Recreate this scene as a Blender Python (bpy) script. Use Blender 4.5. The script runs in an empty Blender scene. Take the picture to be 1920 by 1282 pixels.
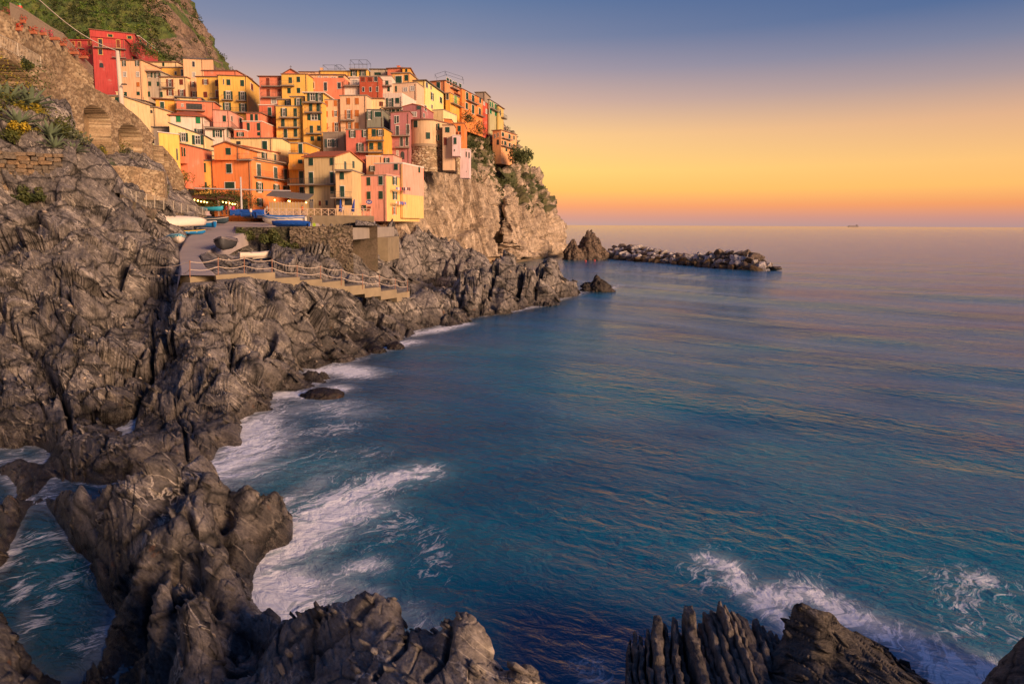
import bpy, math, random, time
import numpy as np
from mathutils import Matrix, Vector
T0 = time.time()
S = bpy.context.scene
COL = S.collection
rnd = random.Random(7)

# ---------------------------------------------------------------- camera
F = 1150.0                       # focal length in pixels of the 1920 wide photograph
PITCH, ROLL, SHIFT = 6.0, 0.3, 99.0
CZ = 10.5
cam = bpy.data.objects.new("camera", bpy.data.cameras.new("camera"))
COL.objects.link(cam)
cam.data.sensor_width = 36.0
cam.data.lens = 36.0 * F / 1920.0
cam.data.shift_y = -SHIFT / 1920.0
cam.data.clip_start = 0.3
cam.data.clip_end = 60000
Rm = Matrix.Rotation(math.radians(90 - PITCH), 3, 'X') @ Matrix.Rotation(math.radians(ROLL), 3, 'Z')
cam.matrix_world = Matrix.Translation((0, 0, CZ)) @ Rm.to_4x4()
S.camera = cam
S.render.resolution_x, S.render.resolution_y = 1024, 683

# ---------------------------------------------------------------- sky, sun, exposure
SUN_AZ, SUN_EL = 128.0, 16.0       # degrees clockwise from the view direction, degrees up
def lin(c):
    return tuple(((v / 255) / 12.92 if v / 255 <= 0.04045 else ((v / 255 + 0.055) / 1.055) ** 2.4) for v in c)
W = bpy.data.worlds.new("World"); S.world = W; W.use_nodes = True
nt = W.node_tree; nt.nodes.clear()
def N(nt, t, **k):
    n = nt.nodes.new(t)
    for a, b in k.items(): setattr(n, a, b)
    return n
def ramp(nt, stops, src=None, interp='LINEAR'):
    r = N(nt, 'ShaderNodeValToRGB'); cr = r.color_ramp; cr.interpolation = interp
    while len(cr.elements) < len(stops): cr.elements.new(0.5)
    for e, (p, c) in zip(cr.elements, stops):
        e.position = p; e.color = (*c[:3], 1) if hasattr(c, '__len__') else (c, c, c, 1)
    if src is not None: nt.links.new(src, r.inputs[0])
    return r
def math_n(nt, op, a, b=None, clamp=False):
    m = N(nt, 'ShaderNodeMath', operation=op, use_clamp=clamp)
    for i, v in enumerate((a, b)):
        if v is None: continue
        if hasattr(v, 'links'): nt.links.new(v, m.inputs[i])
        else: m.inputs[i].default_value = v
    return m.outputs[0]
def mixc(nt, f, a, b, mode='MIX'):
    m = N(nt, 'ShaderNodeMix', data_type='RGBA', blend_type=mode)
    for s, v in ((m.inputs[0], f), (m.inputs[6], a), (m.inputs[7], b)):
        if hasattr(v, 'links'): nt.links.new(v, s)
        elif hasattr(v, '__len__'): s.default_value = (*v[:3], 1)
        else: s.default_value = v
    return m.outputs[2]
tc = N(nt, 'ShaderNodeTexCoord')
sep = N(nt, 'ShaderNodeSeparateXYZ'); nt.links.new(tc.outputs['Generated'], sep.inputs[0])
# sine of the elevation -> colour; one ramp for the seaward (east) side, one for the land side
E1 = [(0.0, (196,156,146)), (0.012, (214,152,132)), (0.03, (244,158,106)), (0.055, (255,190,92)), (0.085, (255,208,108)), (0.14, (250,200,128)),
      (0.19, (212,172,148)), (0.235, (168,150,156)), (0.28, (126,130,154)), (0.345, (84,110,150)), (0.5, (58,88,140)), (1.0, (40,66,120))]
E2 = [(0.0, (176,140,138)), (0.012, (196,140,128)), (0.03, (234,150,96)), (0.055, (248,182,100)), (0.085, (244,186,112)), (0.14, (218,168,130)),
      (0.19, (160,142,146)), (0.235, (112,120,148)), (0.28, (66,96,142)), (0.345, (45,82,136)), (0.5, (38,70,126)), (1.0, (34,60,114))]
r1 = ramp(nt, [(p, lin(c)) for p, c in E1], sep.outputs[2]); r2 = ramp(nt, [(p, lin(c)) for p, c in E2], sep.outputs[2])
az = N(nt, 'ShaderNodeMapRange'); az.inputs[1].default_value = -0.1; az.inputs[2].default_value = 0.65
nt.links.new(sep.outputs[0], az.inputs[0])
grad = mixc(nt, az.outputs[0], r1.outputs[0], r2.outputs[0])
# the last glow of the sun, behind the viewer's shoulder, as a broad lobe
sky = N(nt, 'ShaderNodeTexSky', sky_type='NISHITA', sun_disc=False, sun_elevation=math.radians(SUN_EL), sun_rotation=math.radians(SUN_AZ))
bg1 = N(nt, 'ShaderNodeBackground'); bg1.inputs[1].default_value = 0.86; nt.links.new(grad, bg1.inputs[0])
bg2 = N(nt, 'ShaderNodeBackground'); bg2.inputs[1].default_value = 0.006; nt.links.new(sky.outputs[0], bg2.inputs[0])
add = N(nt, 'ShaderNodeAddShader'); nt.links.new(bg1.outputs[0], add.inputs[0]); nt.links.new(bg2.outputs[0], add.inputs[1])
wo = N(nt, 'ShaderNodeOutputWorld'); nt.links.new(add.outputs[0], wo.inputs[0])

sd = bpy.data.lights.new("sun", 'SUN'); sun = bpy.data.objects.new("sun", sd); COL.objects.link(sun)
sd.energy = 4.8; sd.angle = math.radians(20); sd.color = (1.0, 0.64, 0.39)
a, e = math.radians(SUN_AZ), math.radians(SUN_EL)
sdir = Vector((math.sin(a) * math.cos(e), math.cos(a) * math.cos(e), math.sin(e)))
sun.rotation_euler = sdir.to_track_quat('Z', 'Y').to_euler(); sun.location = (60, -40, 60)

S.view_settings.view_transform = 'Standard'; S.view_settings.look = 'None'
S.view_settings.gamma = 1; S.view_settings.exposure = 0.32; S.view_settings.use_curve_mapping = False
S.render.engine = 'CYCLES'; S.cycles.max_bounces = 5; S.cycles.diffuse_bounces = 2; S.cycles.glossy_bounces = 2
S.cycles.transparent_max_bounces = 6

# ---------------------------------------------------------------- projection helpers
def ray(px, py):
    v = Rm @ Vector(((px - 960) / F, (641 - py - SHIFT) / F, -1.0))
    return v / v.y
def at(px, py, Y):
    d = ray(px, py); return Vector((d.x * Y, Y, CZ + d.z * Y))
def at_z(px, py, z):
    d = ray(px, py); return at(px, py, (z - CZ) / d.z)

# ---------------------------------------------------------------- numpy noise
_pr = np.random.RandomState(3)
PERM = _pr.permutation(256).astype(np.int64); PERM = np.concatenate([PERM, PERM, PERM])
G = _pr.normal(size=(256, 3)); G /= np.linalg.norm(G, axis=1)[:, None]; G = G.astype(np.float32)
def perlin(P):
    P = np.asarray(P, dtype=np.float32); I = np.floor(P).astype(np.int64); f = P - I; I &= 255
    u = f * f * f * (f * (f * 6 - 15) + 10); out = 0
    for dx in (0, 1):
        wx = u[:, 0] if dx else 1 - u[:, 0]
        for dy in (0, 1):
            wy = u[:, 1] if dy else 1 - u[:, 1]
            for dz in (0, 1):
                wz = u[:, 2] if dz else 1 - u[:, 2]
                g = G[PERM[PERM[PERM[I[:, 0] + dx] + I[:, 1] + dy] + I[:, 2] + dz]]
                out = out + wx * wy * wz * (g[:, 0] * (f[:, 0] - dx) + g[:, 1] * (f[:, 1] - dy) + g[:, 2] * (f[:, 2] - dz))
    return out * 1.5
def fbm(P, oct=4, gain=0.5, ridged=False):
    a, s, t = 1.0, 0, 0
    for i in range(oct):
        n = perlin(P * (2.03 ** i) + 17.3 * i)
        if ridged: n = 1 - 2 * np.abs(n)
        s = s + a * n; t += a; a *= gain
    return s / t
def vor(P, seed=0):
    """worley noise: F1, F2, random value of the nearest cell"""
    P = np.asarray(P, dtype=np.float32); I = np.floor(P).astype(np.int64)
    n = len(P); F1 = np.full(n, 9., np.float32); F2 = np.full(n, 9., np.float32); ID = np.zeros(n, np.int64); C = np.zeros((n, 3), np.float32)
    for dx in (-1, 0, 1):
        for dy in (-1, 0, 1):
            for dz in (-1, 0, 1):
                J = I + (dx, dy, dz); K = (J + seed) & 255
                h = PERM[PERM[PERM[K[:, 0]] + K[:, 1]] + K[:, 2]]
                q = J + 0.5 + G[h] * 0.42; d = np.sqrt(((P - q) ** 2).sum(1))
                m = d < F1; F2 = np.where(m, F1, np.minimum(F2, d)); F1 = np.where(m, d, F1); ID = np.where(m, h, ID); C[m] = q[m]
    return F1, F2, ID, C
def rotv(P, ax, ang):
    M = np.array(Matrix.Rotation(math.radians(ang), 3, ax), dtype=np.float32); return P @ M.T
def sstep(a, b, x):
    t = np.clip((x - a) / (b - a), 0, 1); return t * t * (3 - 2 * t)

# ---------------------------------------------------------------- object helpers
def tag(o, label=None, cat=None, group=None, kind=None):
    if label: o['label'] = label
    if cat: o['category'] = cat
    if group: o['group'] = group
    if kind: o['kind'] = kind
    return o
def link(name, me, mat=None, parent=None):
    o = bpy.data.objects.new(name, me); COL.objects.link(o)
    if mat is not None and me is not None:
        me.materials.clear(); me.materials.append(mat)
    if parent is not None: o.parent = parent
    return o
def empty(name, loc=(0, 0, 0), rz=0.0):
    o = bpy.data.objects.new(name, None); COL.objects.link(o); o.location = loc; o.rotation_euler = (0, 0, rz)
    o.empty_display_size = 0.2; return o
def mesh_np(name, V, Q, smooth=True, attrs=None):
    me = bpy.data.meshes.new(name); V = np.asarray(V, np.float32); Q = np.asarray(Q, np.int32); k = Q.shape[1]
    me.vertices.add(len(V)); me.vertices.foreach_set('co', V.ravel())
    me.loops.add(Q.size); me.loops.foreach_set('vertex_index', Q.ravel())
    me.polygons.add(len(Q)); me.polygons.foreach_set('loop_start', np.arange(0, Q.size, k, dtype=np.int32))
    me.polygons.foreach_set('loop_total', np.full(len(Q), k, np.int32))
    if smooth: me.polygons.foreach_set('use_smooth', np.ones(len(Q), bool))
    for an, av in (attrs or {}).items():
        at_ = me.attributes.new(an, 'FLOAT', 'POINT'); at_.data.foreach_set('value', np.asarray(av, np.float32))
    me.update(calc_edges=True); return me
def grid_quads(nr, nc):
    i = np.arange(nr * nc).reshape(nr, nc)
    return np.stack([i[:-1, :-1], i[:-1, 1:], i[1:, 1:], i[1:, :-1]], -1).reshape(-1, 4)
def compact(V, Q, attrs=None):
    used = np.zeros(len(V), bool); used[Q.ravel()] = True; m = np.cumsum(used) - 1
    return V[used], m[Q], {k: v[used] for k, v in (attrs or {}).items()}
class MB:
    """collects boxes, prisms and tubes and links them as one mesh"""
    def __init__(s): s.v = []; s.f = []
    def add(s, v, f):
        o = len(s.v); s.v += [tuple(p) for p in v]; s.f += [tuple(i + o for i in q) for q in f]; return s
    def box(s, x0, x1, y0, y1, z0, z1):
        return s.add([(x0,y0,z0),(x1,y0,z0),(x1,y1,z0),(x0,y1,z0),(x0,y0,z1),(x1,y0,z1),(x1,y1,z1),(x0,y1,z1)],
                     [(0,3,2,1),(4,5,6,7),(0,1,5,4),(1,2,6,5),(2,3,7,6),(3,0,4,7)])
    def bar(s, a, b, r, n=4, r2=None):
        a, b = Vector(a), Vector(b); d = (b - a)
        if d.length < 1e-6: return s
        q = d.to_track_quat('Z', 'Y'); r2 = r if r2 is None else r2; v = []
        for p, rr in ((a, r), (b, r2)):
            for i in range(n):
                t = 2 * math.pi * (i + .5) / n; v.append(p + q @ Vector((rr * math.cos(t), rr * math.sin(t), 0)))
        f = [(i, (i + 1) % n, n + (i + 1) % n, n + i) for i in range(n)] + [tuple(range(n))[::-1], tuple(range(n, 2 * n))]
        return s.add(v, f)
    def tube(s, pts, r, n=5):
        for a, b in zip(pts[:-1], pts[1:]): s.bar(a, b, r, n)
        return s
    def prism(s, poly, y0, y1):
        """polygon in x,z pushed along y"""
        n = len(poly); v = [(x, y0, z) for x, z in poly] + [(x, y1, z) for x, z in poly]
        return s.add(v, [tuple(range(n))[::-1], tuple(range(n, 2 * n))] + [(i, (i + 1) % n, n + (i + 1) % n, n + i) for i in range(n)])
    def mesh(s, name, smooth=False):
        me = bpy.data.meshes.new(name); me.from_pydata(s.v, [], s.f)
        if smooth:
            for p in me.polygons: p.use_smooth = True
        me.update(); return me
    def build(s, name, mat, parent=None, smooth=False): return link(name, s.mesh(name, smooth), mat, parent)

# ---------------------------------------------------------------- materials
_mc = {}
def new_mat(name):
    m = bpy.data.materials.new(name); m.use_nodes = True; t = m.node_tree; t.nodes.clear()
    out = N(t, 'ShaderNodeOutputMaterial'); b = N(t, 'ShaderNodeBsdfPrincipled'); t.links.new(b.outputs[0], out.inputs[0])
    return m, t, b, out
def noise_n(t, vec, scale, detail=4, rough=0.55, dist=0.0):
    n = N(t, 'ShaderNodeTexNoise'); n.inputs['Scale'].default_value = scale; n.inputs['Detail'].default_value = detail
    n.inputs['Roughness'].default_value = rough; n.inputs['Distortion'].default_value = dist
    if vec is not None: t.links.new(vec, n.inputs['Vector'])
    return n.outputs[0]
def mapn(t, vec, scale=(1, 1, 1), rot=(0, 0, 0), loc=(0, 0, 0)):
    m = N(t, 'ShaderNodeMapping'); m.inputs['Scale'].default_value = scale; m.inputs['Rotation'].default_value = rot
    m.inputs['Location'].default_value = loc; t.links.new(vec, m.inputs[0]); return m.outputs[0]
def map2(t, vec, rot, scale):
    """turn first, then stretch"""
    return mapn(t, mapn(t, vec, (1, 1, 1), rot), scale)
def bump_n(t, h, strength, dist, prev=None):
    b = N(t, 'ShaderNodeBump'); b.inputs['Strength'].default_value = strength; b.inputs['Distance'].default_value = dist
    t.links.new(h, b.inputs['Height'])
    if prev is not None: t.links.new(prev, b.inputs['Normal'])
    return b.outputs[0]
def simple(name, col, rough=0.7, metal=0.0, var=0.12, nscale=4.0, bump=0.0):
    k = (name, tuple(col), rough)
    if k in _mc: return _mc[k]
    m, t, b, o = new_mat(name); tcn = N(t, 'ShaderNodeTexCoord').outputs['Object']
    n = noise_n(t, tcn, nscale, 5)
    c = mixc(t, n, tuple(v * (1 - var) for v in col), tuple(min(1, v * (1 + var)) for v in col))
    t.links.new(c, b.inputs['Base Color']); b.inputs['Roughness'].default_value = rough; b.inputs['Metallic'].default_value = metal
    if bump: t.links.new(bump_n(t, n, bump, 0.02), b.inputs['Normal'])
    _mc[k] = m; return m
def rock_mat(name, dark, mid, light, s=1.0, strata=((0.66, -0.6, 0.0), (0.45, 0.30, 2.2)), vein=0.35, wet=1.0, green=0.0, lichen=0.0, bump=1.0, crack=1.0):
    """weathered layered rock: strata, cracks, white quartz veins, a wet band near the sea"""
    m, t, b, o = new_mat(name); P = N(t, 'ShaderNodeTexCoord').outputs['Object']
    lowf = noise_n(t, P, 0.12 * s, 4, 0.6)
    st = noise_n(t, map2(t, P, strata[0], strata[1]), 0.9 * s, 11, 0.66, 0.5)
    fine = noise_n(t, P, 3.0 * s, 9, 0.65, 0.3)
    base = ramp(t, [(0.34, dark), (0.46, tuple(0.6 * a + 0.4 * b_ for a, b_ in zip(mid, dark))), (0.54, mid), (0.66, light)], st)
    base2 = mixc(t, ramp(t, [(0.35, 0.0), (0.65, 0.75)], lowf).outputs[0], base.outputs[0], tuple(0.55 * d + 0.45 * l for d, l in zip(mid, light)))
    sh = ramp(t, [(0.34, 0.58), (0.5, 1.0), (0.68, 1.3)], fine)
    c = mixc(t, 1.0, base2, sh.outputs[0], 'MULTIPLY')
    grain = noise_n(t, map2(t, P, strata[0], tuple(v ** .5 for v in strata[1])), 13.0 * s, 7, 0.7)
    c = mixc(t, 1.0, c, ramp(t, [(0.32, 0.55), (0.5, 1.0), (0.7, 1.5)], grain).outputs[0], 'MULTIPLY')
    # cracks
    wp = N(t, 'ShaderNodeVectorMath', operation='ADD'); t.links.new(mapn(t, P, (0.7, 0.7, 1.3), (0.3, 0.5, 0.2)), wp.inputs[0])
    nv = N(t, 'ShaderNodeTexNoise'); nv.inputs['Scale'].default_value = 0.6 * s; nv.inputs['Detail'].default_value = 5
    t.links.new(P, nv.inputs['Vector'])
    sc = N(t, 'ShaderNodeVectorMath', operation='SCALE'); sc.inputs['Scale'].default_value = 1.1 / s; t.links.new(nv.outputs['Color'], sc.inputs[0])
    t.links.new(sc.outputs[0], wp.inputs[1])
    vo = N(t, 'ShaderNodeTexVoronoi', feature='DISTANCE_TO_EDGE'); vo.inputs['Scale'].default_value = 0.55 * s; t.links.new(wp.outputs[0], vo.inputs['Vector'])
    cr = ramp(t, [(0.0, 1 - 0.85 * crack), (0.035, 1 - 0.35 * crack), (0.08, 1.0)], vo.outputs[0])
    c = mixc(t, 1.0, c, cr.outputs[0], 'MULTIPLY')
    # quartz veins
    if vein > 0:
        v1 = noise_n(t, map2(t, P, (0.66, -0.6, 0.0), (0.7, 0.5, 2.0)), 0.8 * s, 6, 0.55, 1.0)
        rid = math_n(t, 'ABSOLUTE', math_n(t, 'SUBTRACT', v1, 0.5))
        vm = ramp(t, [(0.0, 1.0), (0.009, 0.8), (0.02, 0.0)], rid)
        msk = ramp(t, [(0.48, 0.0), (0.60, 1.0)], noise_n(t, P, 0.55 * s, 3, 0.5))
        v2 = ramp(t, [(0.63, 0.0), (0.72, 1.0)], noise_n(t, map2(t, P, (0.66, -0.6, 0.0), (0.8, 0.6, 3.2)), 2.0 * s, 4, 0.6))
        vf = math_n(t, 'MULTIPLY', math_n(t, 'MAXIMUM', math_n(t, 'MULTIPLY', vm.outputs[0], msk.outputs[0]), math_n(t, 'MULTIPLY', v2.outputs[0], 0.6)), vein)
        c = mixc(t, vf, c, (0.62, 0.54, 0.46))
    if green > 0:
        gm = ramp(t, [(0.5 - green * 0.25, 0.0), (0.62, 1.0)], noise_n(t, P, 0.25 * s, 6, 0.6))
        c = mixc(t, math_n(t, 'MULTIPLY', gm.outputs[0], green), c, (0.05, 0.065, 0.02))
    sx = N(t, 'ShaderNodeSeparateXYZ'); t.links.new(N(t, 'ShaderNodeNewGeometry').outputs['Position'], sx.inputs[0])
    if lichen > 0:
        lm = ramp(t, [(0.66, 0.0), (0.72, 1.0)], noise_n(t, P, 1.3, 4, 0.55))
        zb = ramp(t, [(0.0, 1.0), (0.7, 1.0), (1.0, 0.0)], math_n(t, 'MULTIPLY', sx.outputs[2], 0.33))
        c = mixc(t, math_n(t, 'MULTIPLY', math_n(t, 'MULTIPLY', lm.outputs[0], zb.outputs[0]), lichen), c, (0.30, 0.11, 0.03))
    b.inputs['Roughness'].default_value = 0.8
    if wet > 0:
        h = math_n(t, 'ADD', sx.outputs[2], math_n(t, 'MULTIPLY', math_n(t, 'SUBTRACT', lowf, 0.5), 3.0))
        wr = ramp(t, [(0.0, 1.0), (0.5, 0.55), (1.0, 0.0)], math_n(t, 'MULTIPLY', h, 0.5, True))
        wf = math_n(t, 'MULTIPLY', wr.outputs[0], wet)
        c = mixc(t, wf, c, mixc(t, 1.0, c, (0.24, 0.22, 0.21), 'MULTIPLY'))
        ro = N(t, 'ShaderNodeMapRange'); ro.inputs[3].default_value = 0.82; ro.inputs[4].default_value = 0.28; t.links.new(wf, ro.inputs[0])
        t.links.new(ro.outputs[0], b.inputs['Roughness'])
    t.links.new(c, b.inputs['Base Color'])
    n1 = bump_n(t, vo.outputs[0], 0.0, 0.3)
    n2 = bump_n(t, cr.outputs[0], 0.55 * bump * crack, 0.25 / s)
    n3 = bump_n(t, st, 1.0 * bump, 0.5 / s, n2)
    n4 = bump_n(t, grain, 0.7 * bump, 0.05 / s, bump_n(t, fine, 0.9 * bump, 0.18 / s, n3))
    t.links.new(n4, b.inputs['Normal'])
    return m
# ================================================================ THE COAST (one height field, world coordinates)
# control points: pixel and distance of what the photograph shows; "s" = shoreline, "w" = world x, y, z
CP = []
def cp(px, py, Y): CP.append(at(px, py, Y))
def shore(px, py): CP.append(at_z(px, py, -0.15))
for p in [(1087,548),(1040,563),(1000,573),(960,583),(920,592),(880,601),(830,612),(790,619),(745,626),(690,637),(650,655),(605,692),(565,718),(530,742),(500,772),(462,795),
          (452,850),(400,872),(388,885),(345,925),(290,952),(240,975),(180,985),(135,955),(105,900),(92,862),(50,868),(0,872),(-80,880)]: shore(*p)
# seaward of the shore
def cq(px, py, Y): cp(px, py, Y * 0.75)
for px, py, z in [(1110,556,-5),(1040,585,-5),(960,603,-6),(880,625,-5),(800,640,-5),(745,655,-4),(700,665,-3),(660,690,-3),(620,725,-3),(570,760,-2.6),(520,810,-2.3),(470,860,-2),(430,905,-1.6),
                  (360,960,-1.6),(300,975,-1.8),(240,1000,-1.8),(170,1020,-2),(60,930,-2),(0,930,-2),(-90,930,-2),(0,1050,-2.2),(100,1100,-2.2),(60,1200,-2.2),(150,1180,-2.2),(0,1270,-2.2)]:
    CP.append(at_z(px, py, z))
# the brow of the slope, and the slope between it and the shore
BROW = [(-120,372,50),(0,372,52),(80,368,53),(125,300,55),(160,295,57),(200,330,58),(250,385,58),(300,440,56),(320,465,52),(338,512,45.5),(356,519,44),(410,520,45),(480,517,48),(560,524,51),(640,533,55),(700,541,58),
        (765,549,62),(830,545,70),(880,530,75),(900,508,79),(930,494,82),(960,489,84),(985,484,85),(1002,508,86),(1030,487,89),(1047,508,91),(1062,526,93),(1087,545,95)]
SHO = [(-120,880),(0,872),(50,868),(92,862),(105,900),(135,955),(180,985),(240,975),(290,952),(345,925),(388,885),(400,872),(452,850),(462,795),(500,772),(530,742),(565,718),(605,692),(650,655),(690,637),(745,626),(790,619),(830,612),(880,601),(920,592),(960,583),(1000,573),(1040,563),(1087,549)]
ba = np.array(BROW, float); sa_ = np.array(SHO, float); rk = random.Random(5)
for px in list(range(-100, 760, 28)) + list(range(770, 1080, 22)):
    ps = np.interp(px, sa_[:, 0], sa_[:, 1]); pt = np.interp(px, ba[:, 0], ba[:, 1]); Yt = np.interp(px, ba[:, 0], ba[:, 2]); Ys = at_z(px, ps, 0).y
    for s in (0.12, 0.28, 0.46, 0.64, 0.82, 1.0):
        if s < 1 and (ps - pt) * 0.18 < 12 and s not in (0.28, 0.64): continue
        Y = Ys + (Yt - Ys) * s ** 1.15; Y *= 1 + (rk.uniform(-.035, .035) if 0.2 < s < 0.9 else 0)
        cp(px + rk.uniform(-8, 8) * (s < 1), ps + (pt - ps) * s, Y)
for t in [(985,486,85),(1030,488,89),(960,490,84),
          (190,310,58),(130,292,56),
          (0,283,53.5),(60,286,54.5),(-60,283,53),(0,232,56),(60,230,58),(-60,200,57),(0,165,59),(60,175,62),(110,235,63),(150,262,67),(130,200,68),
          (160,294,73),(210,306,79),(265,318,86),(300,327,91),(345,345,99),(250,369,71),(305,369,73),(220,366,69),(236,364,61),(270,386,66),(307,396,73),(352,402,82),(388,405,92),(300,432,71),(335,428,79),(285,445,66),(262,430,63),(350,395,96),(330,372,92),(372,385,101),(240,420,60.5),
          
          # rocks behind the path
          (430,505,52),(480,498,55),(520,503,56),(580,508,60),(640,515,64),(640,500,68),(600,480,70),(560,492,64),(670,528,62),(720,533,66),
          # slipway bed
          (356,512,46),(345,490,52),(400,490,52),(335,469,60),(390,469,60),(362,445,74),(410,445,74),(440,480,60),(480,480,63),(440,460,68),(500,470,70),(540,475,72),(600,470,76),
          (420,428,84),(395,418,96),(450,412,104),(520,417,100),(600,417,100),(680,420,102),
          # beyond the dock: dark inlet, rocky hump
          (700,500,106),(730,478,112),(720,442,106),(757,412,111),(703,432,103),(785,398,118),(738,425,108),(795,428,121),(725,415,107),(800,441,124),(770,470,120),(740,500,112),(700,538,76),(760,526,104),(800,500,114),(830,470,122),(865,478,127),(890,482,128),(918,503,128),(840,515,108),(880,515,110),(912,522,112)]: cp(*t)
for px, py, z in [(790,545,-1.1),(825,540,-1.1),(770,540,-0.8),(800,535,-1.0)]: CP.append(at_z(px, py, z))
for w in [(-1,89,-0.6),(-5,84,-0.5),(3,101,-3),(8,94,-4),(-4,118,-2),(4,135,-3),(12,109,-4),(-11,90,-0.8),(12,84,-5),(10,140,-4),(14,125,-5)]: CP.append(Vector(w))
# behind / under the village and the hill
for w in [(-56,72,22),(-62,84,22),(-75,90,25),(-85,120,24),(-110,120,28),(-70,130,14),(-50,132,11),(-90,150,22),(-40,150,11),(-75,60,27),(-100,70,32),(-60,150,12),(-38,118,9.5),(-30,112,8.5),(-62,100,17)]: CP.append(Vector(w))
# rocks in the sea, nearer the viewer
for px, py, z in [(372,884,1.9),(392,888,2.1),(345,915,1.9),(400,915,2.1),(370,925,2.3),(325,950,2.0),(350,960,2.4),(390,955,2.1),(300,985,1.9),(330,1000,2.4),(370,1000,2.2),(400,985,1.9),(275,1030,1.9),(310,1040,2.5),(350,1045,2.5),(385,1040,2.2),
          (250,1070,1.7),(290,1085,2.4),(330,1090,2.6),(370,1085,2.4),(395,1095,1.8),(300,1130,2.2),(340,1135,2.5),(380,1130,2.2),(410,1120,1.7),(340,1175,1.7),(390,1170,1.7),(430,1150,1.3),(430,925,1.8),(460,912,1.9),(495,905,1.9),(520,915,1.6),(530,932,.9),
          (440,955,1.7),(480,940,1.7),(500,950,1.1),(430,985,1.5),(460,975,1.2),(415,1010,1.6),(440,1000,1.0),(400,1045,1.5),(225,1060,1.0),(210,1078,.6),(235,1100,1.0),(265,1130,1.1),(300,1170,1.1),(430,1185,1.3),(455,1165,1.4),(490,1150,1.4),(508,1148,1.2),(460,1200,1.1),(500,1180,.8)]: CP.append(at_z(px, py, z))
for px, py, z in [(150,930,1.3),(175,955,1.0),(220,950,1.3),(270,928,1.5),(310,900,1.8),(340,872,2.0),(120,905,1.3),(375,858,1.6),(200,900,2.6),(150,880,2.4),(260,880,2.8),(310,850,3.0)]: CP.append(at_z(px, py, z))
for px, py, z in [(8,1165,.9),(22,1190,1.5),(8,1230,1.7),(28,1262,1.3),(-40,1200,2.0),(-60,1275,2.0),(5,925,.7),(6,975,.6),(-30,950,1.6),(-50,1010,1.4)]: CP.append(at_z(px, py, z))
for px, Y, z in [(330,23.4,-.6),(370,24.2,-.7),(400,25.2,-.7),(290,22.6,-.8),(240,21.6,-1)]: CP.append(Vector(((px - 960) / F * Y, Y, z)))
for p in [(180,1085),(200,1130),(240,1170),(300,1215),(360,1225),(545,938),(515,972),(475,1008),(425,1052),(415,1105),(470,1128),(520,1150),(515,1190),(262,1020),(285,985)]: shore(*p)
for px, py, z in [(560,980,-2),(520,1020,-2),(480,1070,-1.6),(500,1110,-1.2),(560,1080,-2),(560,900,-2),(480,890,-1.5),(430,900,-1.1),(600,1000,-3),(640,900,-4),(640,1050,-3),(570,1150,-1),(560,1200,-0.5),
                  (230,1000,-1.0),(200,1040,-1.6)]: CP.append(at_z(px, py, z))
# ledges at the bottom of the picture
for t in [(205,1225,18.4),(240,1205,18.9),(300,1225,18.4),(350,1250,17.6),(190,1282,17.2),(270,1275,17.2),(330,1300,16.4),(400,1225,18.2),(450,1240,17.2),
          (430,1282,14.6),(470,1250,15.6),(500,1205,16.6),(560,1150,16.2),(600,1143,15.8),(640,1128,15.6),(680,1108,15.2),(700,1112,15.0),(715,1125,14.7),(745,1128,14.6),(752,1150,14.3),
          (600,1200,14.6),(650,1180,14.3),(700,1180,13.8),(560,1240,14.0),(620,1260,13.0),(690,1240,12.7),(740,1200,13.3),(755,1178,14.0),(790,1183,13.9),(820,1200,13.4),(835,1180,13.6),(850,1168,13.6),(875,1164,13.6),(895,1180,13.4),(915,1200,13.1),(915,1240,12.6),
          (800,1240,12.5),(860,1240,12.2),(930,1255,12.8),(965,1262,12.9),(1000,1272,12.9),(1005,1290,12.4),(900,1300,11.5),(800,1310,11.2),(700,1310,11.2),(600,1320,11.4),(500,1320,12.6),(960,1330,11.4)]: cq(*t)
for px, py, z in [(45,1160,-0.3),(48,1260,-0.3),(110,1275,-1.2),(15,960,-0.6),(5,1040,-0.6),(-30,1090,-0.6),(30,1120,-0.8)]: CP.append(at_z(px, py, z))
for px, Y, z in [(560,19.6,-1),(620,18.6,-2.5),(680,18.0,-3.5),(740,17.6,-4),(790,16.4,-4),(840,16.4,-4),(900,16.0,-4.5),(940,15.4,-4.5),(980,15.2,-4.5),(1030,14.8,-5),(500,19.0,-0.8),(650,20.5,-4),(750,20.5,-6),(900,19,-7),(1000,18,-7),
                 (1100,40,-9),(1100,80,-9),(1100,120,-9),(900,55,-9),(800,40,-8),(1000,105,-10),(700,40,-6),(800,65,-8),(900,90,-9),(1100,25,-9),(700,58,-5)]:
    CP.append(Vector(((px - 960) / F * Y, Y, z)) * 0.75)
def solve(points, k=1.0, c=0.018):
    A = np.array([[p.x / p.y, math.log(p.y), p.z] for p in points]); uv = A[:, :2] * (1, 0.62)
    D = np.sqrt(((uv[:, None] - uv[None]) ** 2).sum(-1) + c * c); n = len(A)
    M = np.zeros((n + 1, n + 1)); M[:n, :n] = D - np.eye(n) * 0.0025; M[:n, n] = 1; M[n, :n] = 1
    w = np.linalg.solve(M, np.append(A[:, 2], 0))
    def ev(U, L):
        q = np.stack([U.ravel(), L.ravel() * 0.62], -1); out = np.empty(len(q))
        for i in range(0, len(q), 20000):
            out[i:i + 20000] = np.sqrt(((q[i:i + 20000, None] - uv[None]) ** 2).sum(-1) + c * c) @ w[:n] + w[n]
        return out.reshape(U.shape)
    return ev
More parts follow.
